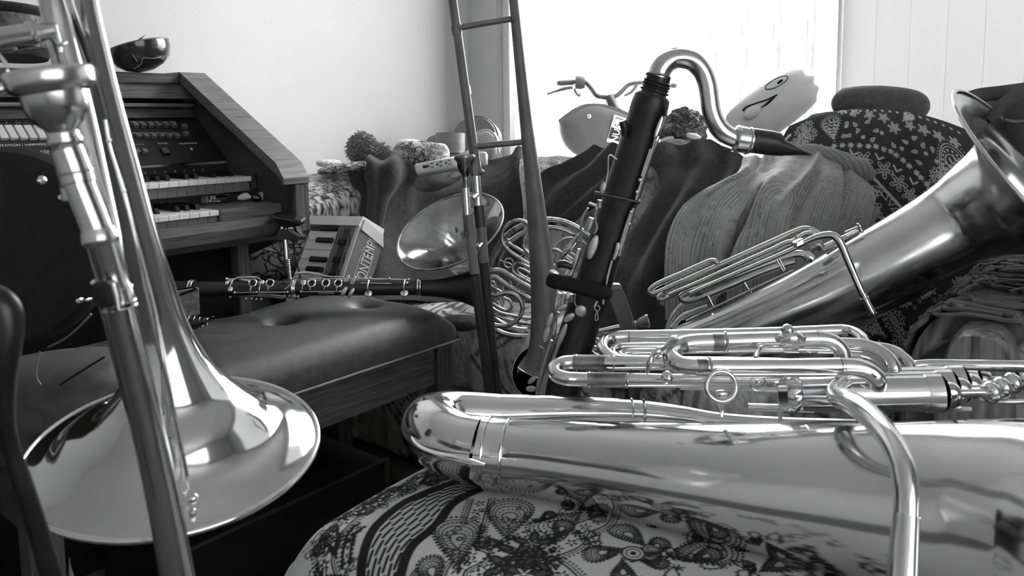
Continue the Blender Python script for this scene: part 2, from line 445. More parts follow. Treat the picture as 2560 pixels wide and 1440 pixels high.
def drop(x, y, L, ang, n=40, curl=0.5, sc=1.0):
    """paisley outline, tip at (x, y), length L, pointing along ang"""
    o = []
    for t in np.linspace(0, 2 * math.pi, n, endpoint=False):
        a = 0.5 * (1 - math.cos(t)) * L * sc + (1 - sc) * L * 0.5; b = 0.62 * L * math.sin(t) * math.sin(t / 2) ** 1.6 * sc * 0.75
        b += curl * L * 0.45 * (1 - a / L) ** 2 * sc
        o.append((x + a * math.cos(ang) - b * math.sin(ang), y + a * math.sin(ang) + b * math.cos(ang)))
    return o
def flower(cv, x, y, r, val, wd, k=5, rot=0, fill=None):
    o = []
    for t in np.linspace(0, 2 * math.pi, 12 * k, endpoint=False):
        q = r * (0.62 + 0.38 * math.cos(k * t)); o.append((x + q * math.cos(t + rot), y + q * math.sin(t + rot)))
    if fill is not None: cv.poly(o, fill)
    if wd: cv.line(o, wd, val, True)
# ================================================================== the room
HC = 2.5; SW = 4.3; WD = 4.9
struct('floor', rbox(-0.1, SW + 0.1, -0.12, WD + 0.1, -0.08, 0.0), 'floor')
struct('ceiling', rbox(-0.1, SW + 0.1, -0.12, WD + 0.1, HC, HC + 0.08), 'ceiling')
struct('wall_left', rbox(-0.1, 0, -0.12, WD, 0, HC), 'wall')
XA, XB, XH0, XH1 = 1.7, 4.3, 0.7, 2.35  # opening made in the unseen right wall to let fill light in
struct('wall_right', G().add(rbox(SW, SW + 0.1, -0.12, XA, 0, HC)).add(rbox(SW, SW + 0.1, XB, WD, 0, HC)).add(rbox(SW, SW + 0.1, XA, XB, 0, XH0)).add(rbox(SW, SW + 0.1, XA, XB, XH1, HC)), 'wall')
def fr2(a, b, h0, h1): return rbox(SW + 0.03, SW + 0.07, a, b, h0, h1, 0.004)
w2 = struct('fill_window', G().add(fr2(XA, XA + .04, XH0, XH1)).add(fr2(XB - .04, XB, XH0, XH1)).add(fr2((XA + XB) / 2 - .02, (XA + XB) / 2 + .02, XH0, XH1)).add(fr2(XA, XB, XH0, XH0 + .04)).add(fr2(XA, XB, XH1 - .04, XH1)), 'frame')  # added out of view, brightens the room from the right
ROOT[w2.name] = np.array(w2.location)
mk('pane', rbox(SW + .048, SW + .052, XA, XB, XH0, XH1), 'glass', w2, False)
struct('wall_rear', rbox(0, SW, WD, WD + 0.1, 0, HC), 'wall')
WS0, WS1, WH0, WH1 = 0.150, 3.2, 0.66, 2.3
g = G()
g.add(rbox(0, WS0, -0.12, 0, 0, HC)); g.add(rbox(WS1, SW, -0.12, 0, 0, HC))
g.add(rbox(WS0, WS1, -0.12, 0, 0, WH0)); g.add(rbox(WS0, WS1, -0.12, 0, WH1, HC))
struct('wall_window', g, 'wall')
def fr(s0, s1, h0, h1): return rbox(s0, s1, -0.09, -0.03, h0, h1, 0.004)
wf = struct('window_1', G().add(fr(WS0, WS0 + 0.035, WH0, WH1)).add(fr(WS1 - 0.035, WS1, WH0, WH1)).add(fr(WS0 + 0.035, WS1 - 0.035, WH0, WH0 + 0.04)).add(fr(WS0 + 0.035, WS1 - 0.035, WH1 - 0.04, WH1)), 'frame')
ROOT[wf.name] = np.array(wf.location)
MUL = 1.418
mk('mullion', fr(MUL - 0.007, MUL + 0.007, WH0 + 0.04, WH1 - 0.04), 'frame', wf, False)
mk('pane', rbox(WS0 + 0.03, MUL, -0.064, -0.060, WH0 + 0.03, WH1 - 0.03), 'glass', wf, False)
mk('pane', rbox(MUL, WS1 - 0.03, -0.058, -0.054, WH0 + 0.03, WH1 - 0.03), 'glass', wf, False)
struct('trim_1', rbox(WS0, WS1, -0.03, 0.03, WH0 - 0.03, WH0, 0.004), 'frame')
# sheer vertical blind drawn across the right part of the window
bl = thing('vertical_blind', 'sheer white vertical blind drawn over the right part of the bright window', 'blind', R(1.43, -0.01, WH0))
mk('head_rail', rbox(1.43, 3.2, -0.03, 0.0, 2.24, 2.285, 0.004), 'whiteplastic', bl, False)
for k in range(20):
    s0 = 1.432 + k * 0.0885
    sv = [R(s0 + 0.089 * a / 6, -0.012 + 0.002 * (k % 2) - 0.005 * math.sin(math.pi * a / 6), h) for h in (0.672, 2.24) for a in range(7)]
    mk('slat', (sv, [(a, a + 1, a + 8, a + 7) for a in range(6)]), 'sheer', bl)
cvv = [R(SW - 0.04 + 0.015 * math.sin(i * 0.9), XA - 0.1 + (XB - XA + 0.2) * i / 60, h) for h in (0.55, 2.42) for i in range(61)]
mk('fill_curtain', (cvv, [(i, i + 1, i + 62, i + 61) for i in range(60)]), 'fill_curtain', w2)  # added diffuser, spreads the fill light and softens its highlights
# baseboard along the left wall
struct('baseboard_left', rbox(0, 0.012, 0.0, WD, 0, 0.09, 0.003), 'frame')
# ---- outside
gr = struct('ground', rbox(-9, 14, -14, 10, -0.22, -0.12), 'ground')
fe = thing('picket_fence', 'pale picket fence of upright boards seen through the bright window', 'fence', R(1.0, -2.0, -0.06))
pk = box(R(-3.0, -2.0, 0.73), E2 * 0.036, E1 * 0.009, ZZ * 0.79)
first = mk('picket', pk, 'fence', fe, False)
for k in range(1, 34):
    o = first.copy(); COL.objects.link(o); o.parent = fe
    o.location = tuple(E2 * (0.185 * k) + ZZ * random.uniform(-0.012, 0.012))
for h in (0.22,):
    mk('rail', rbox(-3.2, 3.6, -2.035, -2.01, h, h + 0.07), 'fence', fe, False)

# ================================================================== electric organ
OU, OV = 1.21, 0.525           # right end (distance from window wall), front of the key slip (distance from left wall)
UL = 2.75                       # left end
def O(u, v, h): return R(v, u, h)
def obox(u0, u1, v0, v1, h0, h1, bevel=0.0): return rbox(v0, v1, u0, u1, h0, h1, bevel)
def prism(uv_h, u0, u1, bev=0):  # extrude a (v, h) outline along u
    n = len(uv_h); v = [O(u0, a, b) for a, b in uv_h] + [O(u1, a, b) for a, b in uv_h]
    f = [tuple(range(n)), tuple(range(2 * n - 1, n - 1, -1))] + [(i, n + i, n + (i + 1) % n, (i + 1) % n) for i in range(n)]
    ar = sum(uv_h[i][0] * uv_h[(i + 1) % n][1] - uv_h[(i + 1) % n][0] * uv_h[i][1] for i in range(n))
    return v, ([q[::-1] for q in f] if ar < 0 else f)
og = thing('electric_organ', 'dark wooden two-manual electric organ standing against the left wall', 'organ', O(1.9, 0.3, 0))
side = [(0.02, 0.0), (0.02, 1.03), (0.10, 1.03), (0.515, 0.80), (0.545, 0.775), (0.548, 0.655), (0.535, 0.632), (0.50, 0.632), (0.30, 0.56), (0.30, 0.0)]
mk('side_panel', prism(side, OU, OU + 0.025), 'wood', og, False)
mk('side_panel', prism(side, UL - 0.025, UL), 'wood', og, False)
# thick rounded edge moulding that follows the slanted side
edge = [(0.02, 1.045), (0.112, 1.045), (0.532, 0.815), (0.560, 0.780), (0.560, 0.765), (0.548, 0.765), (0.548, 0.778), (0.515, 0.797), (0.10, 1.022), (0.02, 1.022)]
mk('edge_moulding', prism(edge, OU - 0.012, OU + 0.060), 'wood_l', og, True, sharp=25)
mk('side_stile', prism([(0.522, 0.785), (0.556, 0.785), (0.556, 0.65), (0.540, 0.625), (0.522, 0.625)], OU - 0.012, OU + 0.025), 'wood_v', og, True, sharp=25)
mk('top_board', obox(OU + 0.06, UL, 0.02, 0.115, 1.012, 1.040, 0.003), 'wood', og, False)
mk('fascia', obox(OU + 0.025, UL - 0.025, 0.085, 0.105, 0.975, 1.012), 'wood_l', og, False)
mk('music_ledge', obox(OU + 0.025, UL - 0.025, 0.05, 0.118, 0.952, 0.962, 0.002), 'wood_l', og, False)
mk('rear_board', obox(OU + 0.025, UL - 0.025, 0.02, 0.05, 0.60, 1.012), 'black', og, False)
mk('fascia', prism([(0.105, 0.950), (0.122, 0.925), (0.10, 0.925), (0.085, 0.950)], OU + 0.025, UL - 0.025), 'wood', og, False)
mk('trim_strip', prism([(0.124, 0.925), (0.130, 0.921), (0.120, 0.919)], OU + 0.025, UL - 0.025), 'chrome', og, False)
# sloping control panel
PA, PB = np.array((0.13, 0.918)), np.array((0.265, 0.812))
mk('control_panel', prism([tuple(PA), tuple(PB), (0.255, 0.80), (0.10, 0.91)], OU + 0.025, UL - 0.025), 'panel', og, False)
pd = O(0, PB[0], PB[1]) - O(0, PA[0], PA[1]); PDL = np.linalg.norm(pd); pdn = pd / PDL
pno = nrm(np.cross(E1, pdn)); pno = pno if pno[2] > 0 else -pno
def PN(u, t, off=0.0): return O(u, PA[0], PA[1]) + pdn * (t * PDL) + pno * off
def onpan(pxx, pyy):             # pixel to panel coordinates
    p = onplane(pxx, pyy, PN(1.5, 0.5), pno); rel = p - CORNER
    return -np.dot(rel, E1), np.dot(p - PN(1.5, 0), pdn) / PDL
def pbutton(pxx, pyy, hu, ht, m, name='push_button', hh=0.006):
    u, t = onpan(pxx, pyy)
    mk(name, box(PN(u, t, hh * 0.5), -E1 * hu, pdn * ht, pno * hh, 0.0015), m, og, False); return u, t
for i in range(6): pbutton(338 + 19.3 * i, 315.5, 0.0065, 0.0065, 'button')
for i in range(6): pbutton(345 + 19.3 * i, 342.5, 0.0065, 0.0065, 'button')
pbutton(460, 319, 0.0065, 0.0065, 'button'); pbutton(464, 337, 0.0065, 0.0065, 'button')
pbutton(341, 382, 0.0065, 0.0065, 'button'); pbutton(361, 381.5, 0.0065, 0.0065, 'button')
pbutton(113, 389, 0.0065, 0.0065, 'button'); pbutton(135, 388, 0.0065, 0.0065, 'button')
for i in range(9): pbutton(3 - 24 * 2 + 24.0 * i, 334, 0.0082, 0.0235, 'tab', 'rocker_tab', 0.005)
pbutton(412, 381, 0.0085, 0.0115, 'blackgloss', 'power_switch', 0.005)
u, t = onpan(478, 378)
mk('headphone_socket', lathe([(0, 0.002), (0.002, 0.006), (0.008, 0.0058), (0.009, 0.004), (0.004, 0.0025)], PN(u, t), pno, 16), 'chrome', og)
def ptext(s, pxx, pyy, size):
    u, t = onpan(pxx, pyy); text(s, PN(u, t, 0.0006), E1, -pdn, size, 'print', og)
ptext('ORNAMENTATION / HARMONY', -62, 369, 0.010); ptext('UPPER', 5, 296, 0.009)
for k, (a, b) in enumerate((('FLUTE', '16'), ('FLUTE', '8'), ('FLUTE', '5 1/3'), ('FLUTE', '4'), ('FLUTE', '2'))):
    ptext(a, -14 + 24 * k, 303, 0.0055); ptext(b, -8 + 24 * k, 308, 0.0045)
ptext('A O C', 101, 380, 0.007); ptext('SPECIAL / SOLO', 306, 295, 0.007)
ptext('POWER', 395, 361, 0.0075); ptext('HEADPHONES', 449, 361, 0.0075)
for i, s in enumerate(('PIANO', 'BRASS', 'GUITAR', 'VIBES', 'BANJO', 'STRING')): ptext(s, 328 + 19.3 * i, 306, 0.0045)
for i, s in enumerate(('MARCH', 'WALTZ', 'SWING', 'RUMBA', 'ROCK', 'LATIN')): ptext(s, 331 + 19.3 * i, 334, 0.0045)
for (x0, x1, y) in ((31, 95, 292.5), (-60, 3, 293.5), (112, 145, 365), (352, 470, 294), (330, 360, 361)):
    ua, ta = onpan(x0, y); ub, tb = onpan(x1, y); a = PN(ua, ta, 0.0004); b = PN(ub, tb, 0.0004)
    mk('printed_line', box((a + b) / 2, (b - a) / 2, pdn * 0.0004, pno * 0.0002), 'print', og, False)
# strips under the panel
mk('trim_strip', obox(OU + 0.03, UL - 0.03, 0.262, 0.270, 0.806, 0.811), 'chrome', og, False)
mk('name_rail', obox(OU + 0.03, UL - 0.03, 0.22, 0.272, 0.770, 0.805), 'panel', og, False)
for k in range(26):
    u = OU + 0.10 + 0.0245 * k
    text('ABCDEFG'[k % 7], O(u, 0.2723, 0.791), E1, ZZ, 0.0065, 'print', og)
mk('key_bed', obox(OU + 0.025, UL - 0.025, 0.05, 0.375, 0.735, 0.748), 'wood', og, False)
mk('key_bed', obox(OU + 0.025, UL - 0.025, 0.05, 0.51, 0.655, 0.668), 'wood', og, False)
mk('rail_between', obox(OU + 0.03, UL - 0.03, 0.335, 0.352, 0.695, 0.738), 'wood', og, False)
def manual(u_end, v_front, htop, n):
    """white keys run to the left from u_end"""
    pat = [2, 2, 3]                    # natural steps; highest key is C
    wv = v_front - 0.275 if v_front < 0.45 else v_front - 0.352
    W0 = None; B0 = None; L0 = None
    sharp = {1, 2, 3, 5, 6}            # going down from C: B A G F E D C -> sharps between B-A, A-G, G-F, E-D, D-C
    for k in range(n):
        u = u_end + 0.0235 * (k + 0.5); c = O(u, v_front - wv / 2, htop - 0.006)
        if W0 is None:
            W0 = mk('white_key', box(c, -E1 * 0.0113, E2 * wv / 2, ZZ * 0.006, 0.0012), 'ivory', og, False); w0 = c
            lc = O(u, v_front - 0.016, htop - 0.024)
            L0 = mk('key_front', box(lc, -E1 * 0.0112, E2 * 0.006, ZZ * 0.012), 'keygrey', og, False)
        else:
            for src in (W0, L0):
                o = src.copy(); COL.objects.link(o); o.parent = og; o.location = tuple(c - w0)
        if k % 7 in sharp:
            cb = O(u_end + 0.0235 * k, v_front - 0.048 - (wv - 0.05) / 2, htop + 0.006)
            if B0 is None:
                hw = (wv - 0.048) / 2; pts = []
                v = []
                for (q, hh, ww) in ((-1, -0.008, 0.0055), (1, -0.008, 0.0055), (-1, 0.006, 0.0045), (0.86, 0.006, 0.0045)):
                    v += [cb - E1 * ww + E2 * q * hw + ZZ * hh, cb + E1 * ww + E2 * q * hw + ZZ * hh]
                f = [(0, 1, 3, 2), (4, 6, 7, 5), (0, 2, 6, 4), (1, 5, 7, 3), (2, 3, 7, 6), (0, 4, 5, 1)]
                B0 = mk('black_key', (v, f), 'blackgloss', og, False); b0 = cb
            else:
                o = B0.copy(); COL.objects.link(o); o.parent = og; o.location = tuple(cb - b0)
manual(1.255, 0.405, 0.778, 26)
manual(1.405, 0.505, 0.715, 24)
mk('cheek_block', obox(OU + 0.025, 1.250, 0.27, 0.395, 0.745, 0.782, 0.002), 'wood', og, False)
mk('cheek_block', obox(OU + 0.03, 1.402, 0.352, 0.505, 0.672, 0.716, 0.003), 'wood_l', og, False)
mk('key_slip', prism([(0.508, 0.690), (0.522, 0.690), (0.536, 0.672), (0.538, 0.648), (0.526, 0.632), (0.508, 0.632)], OU + 0.02, UL - 0.025), 'wood', og, True, sharp=25)
mk('lower_back', obox(OU + 0.06, UL - 0.06, 0.30, 0.33, 0.02, 0.64), 'black', og, False)
mk('leg', obox(1.315, 1.345, 0.44, 0.475, 0.0, 0.64, 0.003), 'wood_v', og, False)
mk('leg', obox(UL - 0.10, UL - 0.06, 0.44, 0.475, 0.0, 0.64, 0.003), 'wood_v', og, False)
mk('bottom_board', obox(OU + 0.02, UL - 0.025, 0.28, 0.51, 0.632, 0.656), 'black', og, False)
mk('plinth', obox(OU + 0.05, UL - 0.05, 0.28, 0.50, 0.0, 0.05), 'black', og, False)
# name plate on the rail between the manuals
def onrail(pxx, pyy): 
    p = onplane(pxx, pyy, O(1.4, 0.3528, 0.71), E2); return p
a = onrail(506, 494); b = onrail(568, 490)
pl = mk('name_plate', box((onrail(508, 485) + onrail(566, 487)) / 2, (b - a) / 2 * 0.97, ZZ * 0.0125, E2 * 0.0008), 'blackgloss', og, False)
q = (b - a); L = np.linalg.norm(q)
nl = onrail(508, 487) + E2 * 0.0012
text('LOWREY', nl + E1 * 0.004 - ZZ * 0.006, E1, ZZ, 0.0185, 'print', og)
text('GENIE', nl + E1 * 0.085 - ZZ * 0.005, E1, ZZ, 0.013, 'button', og)
for hh in (-0.0105, 0.0105):
    mk('plate_line', box((onrail(508, 485) + onrail(566, 487)) / 2 + ZZ * hh + E2 * 0.001, (b - a) / 2 * 0.94, ZZ * 0.0005, E2 * 0.0003), 'print', og, False)

# ---- things on the organ
bw = thing('glazed_bowl', 'dark glossy bowl with a cracked pale line, tilted on the organ top', 'bowl', O(1.62, 0.075, 1.04))
DB = 2.0
bc = U(352, 147, DB); up = nrm(UP * 0.95 - RT * 0.27 + FW * -0.12); rb = px(73, DB)
prof = [(-0.62, 0.0), (-0.62, 0.30), (-0.50, 0.62), (-0.30, 0.86), (0.0, 0.99), (0.22, 1.0), (0.24, 0.98), (0.23, 0.95), (0.0, 0.93), (-0.28, 0.80), (-0.5, 0.4), (-0.52, 0.0)]
bc = bc + ZZ * (1.0405 - (lathe([(t * rb, r * rb) for t, r in prof], bc, up, 40)[0][:, 2].min()))
mk('shell', lathe([(t * rb, r * rb) for t, r in prof], bc, up, 40), 'bowl', bw)
mk('rim_band', torus(bc + up * rb * 0.225, up, rb * 0.985, rb * 0.028, 40, 8), 'greyplastic', bw)
cp = [(332, 137), (344, 155), (357, 145), (352, 160), (340, 170)]
def onb(x, y):
    r_ = ray(x, y); r_ = r_ / np.linalg.norm(r_); oc = CAM - bc; B = np.dot(r_, oc); C_ = np.dot(oc, oc) - rb * rb * 0.985
    dd = B * B - C_; return CAM + r_ * (-B - math.sqrt(max(dd, 0)))
mk('crack_line', G().add(sweep([onb(*p) for p in ((332, 137), (344, 155))], 0.0007, 6, 2)).add(sweep([onb(*p) for p in ((402, 143), (380, 146), (357, 145), (353, 160), (334, 172))], 0.0008, 6, 2)), 'goldline', bw)
st = thing('dried_twig', 'thin dried stem lying across the rim of the dark bowl', 'stem', U(310, 120, DB))
mk('stalk', G().add(tp([(306, 119, DB, 3), (318, 120, DB, 1.6), (340, 104, DB, 1.8), (358, 91, DB, .6)], 7, 4)).add(tp([(322, 118, DB, 1.6), (345, 103, DB, 1.6), (362, 88, DB, .6)], 7, 4)).add(tp([(318, 119, DB, 1.5), (340, 108, DB, 1.4), (354, 101, DB, .5)], 7, 4)), 'stem', st)
mk('seed_head', ellip(U(310, 117, DB), RT * px(5, DB), UP * px(4, DB), FW * px(4, DB), 10, 7), 'stem', st)
# large dark tray with wooden pieces further left on the organ top
DT = 1.52
tr = thing('dark_round_basket', 'wide dark basket with a thick rim on the organ, behind the nearest trombone', 'basket', U(30, 175, DT))
tc_ = U(20, 92, DT); tc_[2] = 1.125
mk('wall', lathe([(-0.083, 0.0), (-0.083, 0.070), (-0.04, 0.088), (0.0, 0.094), (0.0, 0.088), (-0.04, 0.08), (-0.078, 0.062), (-0.078, 0.0)], tc_, nrm(ZZ + 0.10 * FW), 40), 'black', tr)
mk('rim', torus(tc_, nrm(ZZ + 0.10 * FW), 0.092, 0.008, 44, 10), 'cloth_dark', tr)
for k, (x, y, a, b, an) in enumerate(((26, 130, 18, 7, 0.35), (12, 143, 22, 9, -0.1), (78, 132, 46, 6, 0.12))):
    d = 1.40; o = mk('wooden_piece', ellip(U(x, y, d), (RT * math.cos(an) + UP * math.sin(an)) * px(a, d), (-RT * math.sin(an) + UP * math.cos(an)) * px(b, d), FW * 0.01, 14, 8), 'wood_l')
    tag(o, ('small rounded wooden piece in front of the dark basket rim', 'pale wooden piece lowest beside the near mouthpiece', 'long thin wooden stick behind the near mouthpiece')[k], 'wood piece')
    o.location.z = 1.0405
mk('woven_side', lathe([(-0.075, 0.072), (-0.055, 0.0835), (-0.035, 0.091), (-0.012, 0.0945)], tc_, nrm(ZZ + 0.10 * FW), 40), 'stonefur', tr)
# small things on the cheek block
def atop(pxx, pyy, h): return onh(pxx, pyy, h)
HB = 0.716
p = atop(533, 508, HB); d = np.dot(p - CAM, FW)
ly = thing('music_lyre_clip', 'small bright metal clip standing on the organ shelf by the lower keys', 'clip', p)
k_ = d / FPX
mk('base', box(p + ZZ * 0.006, RT * 16 * k_, FW * 0.008, ZZ * 0.004, 0.001), 'keymetal', ly, False)
mk('post', G().add(cyl(p + ZZ * 0.006 - RT * 4 * k_, p + ZZ * 22 * k_ - RT * 4 * k_, 4 * k_)).add(cyl(p + ZZ * 0.006 + RT * 4 * k_, p + ZZ * 22 * k_ + RT * 4 * k_, 3.2 * k_)), 'chrome', ly)
mk('arm', sweep([p + ZZ * 24 * k_ - RT * 16 * k_, p + ZZ * 25 * k_, p + ZZ * 24 * k_ + RT * 18 * k_], [3 * k_, 4.5 * k_, 3.5 * k_], 10), 'chrome', ly)
mk('foot', sweep([p + ZZ * 3 * k_ - RT * 8 * k_ - FW * 0.004, p + ZZ * 4 * k_ + RT * 5 * k_ - FW * 0.006, p + ZZ * 5 * k_ + RT * 20 * k_ - FW * 0.004], [4 * k_, 4 * k_, 3 * k_], 10), 'keymetal', ly)
bx = mk('clear_cube', box(atop(512, 510, HB) + ZZ * 0.0105, RT * 0.007, FW * 0.007, ZZ * 0.010, 0.001), 'brass_dark', None, False)
tag(bx, 'tiny metal block at the left of the bright clip on the organ shelf', 'block')
p = atop(610, 503, HB)
pe = thing('dried_chili', 'pale wrinkled dried pod with a curled stem on the organ shelf', 'chili', p)
mk('pod', sweep([p + ZZ * 0.008 - RT * 0.014, p + ZZ * 0.010 - RT * 0.004, p + ZZ * 0.012 + RT * 0.006, p + ZZ * 0.007 + RT * 0.019], [0.005, 0.0085, 0.0095, 0.002], 12), 'paper', pe)
mk('stem', sweep([p + ZZ * 0.007 - RT * 0.013, p + ZZ * 0.009 - RT * 0.022, p + ZZ * 0.012 - RT * 0.029, p + ZZ * 0.009 - RT * 0.031], [0.002, 0.0013, 0.0012, 0.001], 7), 'stem', pe)
p = atop(641, 505, HB)
o = mk('dark_nut', ellip(p + ZZ * 0.009, RT * 0.014, FW * 0.010, ZZ * 0.009), 'bowl'); tag(o, 'glossy dark nut on the organ shelf beside the pale pod', 'nut')
p = atop(656, 501, HB)
o = mk('wooden_cube', box(p + ZZ * 0.011, nrm(RT + 0.4 * FW) * 0.009, nrm(FW - 0.4 * RT) * 0.009, ZZ * 0.0105, 0.003), 'woodarm', None, False); tag(o, 'small rough wooden cube behind the dark nut', 'cube')

# ---- clip with gooseneck stem clamped on the key slip
DC = 1.83
cl = thing('clamp_gooseneck', 'black spring clamp on a chrome gooseneck gripping the organ front edge', 'clamp', U(725, 600, DC))
def Pq(pts, d, th): # flat plate traced in a plane facing the viewer, given thickness
    n = len(pts); v = [U(x, y, d) for x, y in pts] + [U(x, y, d) + FW * th for x, y in pts]
    ar = sum(pts[i][0] * pts[(i + 1) % n][1] - pts[(i + 1) % n][0] * pts[i][1] for i in range(n))
    f = [tuple(range(n)), tuple(range(2 * n - 1, n - 1, -1))] + [(i, n + i, n + (i + 1) % n, (i + 1) % n) for i in range(n)]
    return v, ([q[::-1] for q in f] if ar < 0 else f)
mk('upper_jaw', box(U(722, 545, DC), RT * px(38, DC) - UP * px(7, DC), FW * 0.022 + ZZ * 0.004, UP * px(5, DC), 0.003), 'blackgloss', cl, False)
mk('jaw_plate', Pq([(686, 548), (757, 556), (742, 566), (748, 584), (735, 592), (700, 588), (705, 562)], DC + 0.003, 0.03), 'black', cl, False)
mk('lower_jaw', Pq([(700, 572), (722, 572), (762, 592), (764, 597), (652, 601), (652, 595), (690, 590)], DC - 0.006, 0.034), 'blackgloss', cl, False)
mk('strut', G().add(tp([(740, 566, DC - 0.006, 1.8), (744, 577, DC - 0.006, 1.8), (758, 592, DC - 0.006, 1.8)], 8, 3)).add(tp([(722, 576, DC - 0.008, 1.6), (745, 590, DC - 0.008, 1.6)], 8, 2)).add(tp([(727, 574, DC - 0.01, 1.6), (752, 592, DC - 0.01, 1.6)], 8, 2)), 'greyplastic', cl)
mk('screw', lathe([(0, 0), (0, 4.2 * DC / FPX), (0.004, 3.6 * DC / FPX), (0.005, 0)], U(705, 570, DC - 0.003), -FW, 14), 'keymetal', cl)
mk('screw', lathe([(0, 0), (0, 2.4 * DC / FPX), (0.004, 2 * DC / FPX), (0.005, 0)], U(716, 572, DC - 0.003), -FW, 12), 'keymetal', cl)
sp = [U(721 + 11 * t / 40, 571 - 1.5 * t / 40, DC - 0.008) + UP * px(4, DC) * math.cos(t * 1.05) + FW * px(4, DC) * math.sin(t * 1.05) for t in range(41)]
mk('spring', sweep(sp, px(0.9, DC), 6, 1), 'chrome', cl)
mk('stem', tp([(713, 599, DC, 7), (715, 622, DC, 7), (717, 648, DC, 6.8)], 16, 3), 'chrome', cl)
gn = [(717 + (k / 24) * 6, 648 + k * 2.4, DC, 6.6 + 1.1 * (k % 2)) for k in range(25)]
mk('gooseneck', tp(gn, 14, 1), 'brass_dark', cl)
mk('cable', tp([(737, 600, DC, 3), (734, 615, DC, 2.2), (738, 640, DC, 2), (747, 676, DC, 2), (752, 700, DC, 2)], 8, 5), 'black', cl)
mk('cable_boot', box(U(737, 602, DC), RT * px(7, DC), UP * px(5, DC), FW * 0.006, 0.002), 'black', cl, False)

# ================================================================== padded bench
BH = 0.415                        # top of the wooden frame
BP = R(0.0, 0.0, 0.0); 
P1 = np.array((-0.137, 1.70, 0.0))
BL, BD = 0.86, 0.40
def BB(a, b, h): return P1 - E1 * a - E2 * b + ZZ * h     # a along bench from the far end, b away from viewer
bn = thing('padded_bench', 'wooden bench with a dark buttoned leather seat in front of the organ', 'bench', BB(BL / 2, BD / 2, 0))
def bbox(a0, a1, b0, b1, h0, h1, bev=0.0): return box(BB((a0 + a1) / 2, (b0 + b1) / 2, (h0 + h1) / 2), -E1 * (a1 - a0) / 2, -E2 * (b1 - b0) / 2, ZZ * (h1 - h0) / 2, bev)
nx, ny = 120, 60
gu, gv = np.meshgrid(np.linspace(0, 1, nx), np.linspace(0, 1, ny)); gu = gu.ravel(); gv = gv.ravel()
def benchuv(x, y, h=0.47):
    q = onh(x, y, h) - P1; return (-np.dot(q, E1) / BL, -np.dot(q, E2) / BD)
TUFTS = [benchuv(700, 812, .487), benchuv(905, 766, .490), benchuv(560, 782, .487), benchuv(440, 905, .482)]
def prof_h(u, v):
    eu = np.minimum(u, 1 - u) * BL; ev = np.minimum(v, 1 - v) * BD; e = np.minimum(eu, ev)
    rim = 1 - np.clip(1 - e / 0.055, 0, 1) ** 2.4
    crown = 0.022 * (1 - (2 * v - 1) ** 2) + 0.008 * (1 - (2 * u - 1) ** 4)
    h = 0.052 * rim ** 0.5 + crown * rim
    for (a, b) in TUFTS[:4]:
        d2 = ((u - a) * BL) ** 2 + ((v - b) * BD) ** 2; d = np.sqrt(d2)
        h -= 0.030 * np.exp(-(d / 0.030) ** 2) + 0.013 * np.exp(-(d / 0.08) ** 2)
    return h
hh = prof_h(gu, gv)
ov = 0.012
V = np.array([BB(-ov + u * (BL + 2 * ov), -ov + v * (BD + 2 * ov), BH + 0.012) for u, v in zip(gu, gv)]); V[:, 2] += hh
seat_v = np.vstack((V, V - ZZ * (hh[:, None] + 0.006)))
fc = grid_faces(nx, ny) + grid_faces(nx, ny, nx * ny, True); m_ = nx * ny
for j in range(nx - 1): fc += [(j + 1, j, m_ + j, m_ + j + 1), ((ny - 1) * nx + j, (ny - 1) * nx + j + 1, m_ + (ny - 1) * nx + j + 1, m_ + (ny - 1) * nx + j)]
for i in range(ny - 1): a = i * nx; fc += [(a, a + nx, m_ + a + nx, m_ + a), (a + nx + nx - 1, a + nx - 1, m_ + a + nx - 1, m_ + a + 2 * nx - 1)]
mk('seat_cushion', (seat_v, fc), 'leather', bn, True, sharp=80)
mk('piping', sweep([BB(-ov, BD + ov, BH + 0.010), BB(-ov, -ov, BH + 0.010), BB(-ov + 0.002, -ov - 0.002, BH + 0.010), BB(BL + ov, -ov, BH + 0.010)], 0.0028, 8, 1), 'piping', bn)
mk('front_rail', bbox(0.03, BL - 0.03, 0.012, 0.034, BH - 0.085, BH + 0.004), 'wood_l', bn, False)
mk('back_rail', bbox(0.03, BL - 0.03, BD - 0.034, BD - 0.012, BH - 0.085, BH + 0.004), 'wood', bn, False)
mk('end_rail', bbox(0.008, 0.03, 0.03, BD - 0.03, BH - 0.085, BH + 0.004), 'wood', bn, False)
mk('end_rail', bbox(BL - 0.03, BL - 0.008, 0.03, BD - 0.03, BH - 0.085, BH + 0.004), 'wood', bn, False)
for a0 in (0.0, BL - 0.045):
    for b0 in (0.0, BD - 0.045): mk('leg', bbox(a0, a0 + 0.045, b0, b0 + 0.045, 0, BH + 0.004, 0.003), 'wood_v', bn, False)
for (a, b) in TUFTS[:4]:
    h = float(prof_h(np.array([a]), np.array([b]))[0])
    mk('tuft_button', ellip(BB(-ov + a * (BL + 2 * ov), -ov + b * (BD + 2 * ov), BH + 0.014 + h), E1 * 0.009, E2 * 0.009, ZZ * 0.004, 12, 8), 'leather', bn)
# black box under the bench
bb = thing('black_box', 'plain black box standing under the buttoned bench', 'box', BB(0.35, 0.12, 0))
cA = U(817, 1162, 1.62); 
mk('case', bbox(0.16, 0.62, 0.05, 0.36, 0.0, 0.19, 0.004), 'black', bb, False)
mk('edge_strip', G().add(bbox(0.155, 0.16, 0.045, 0.05, 0, 0.193)).add(bbox(0.16, 0.62, 0.045, 0.05, 0.188, 0.193)), 'satin_dark', bb, False)
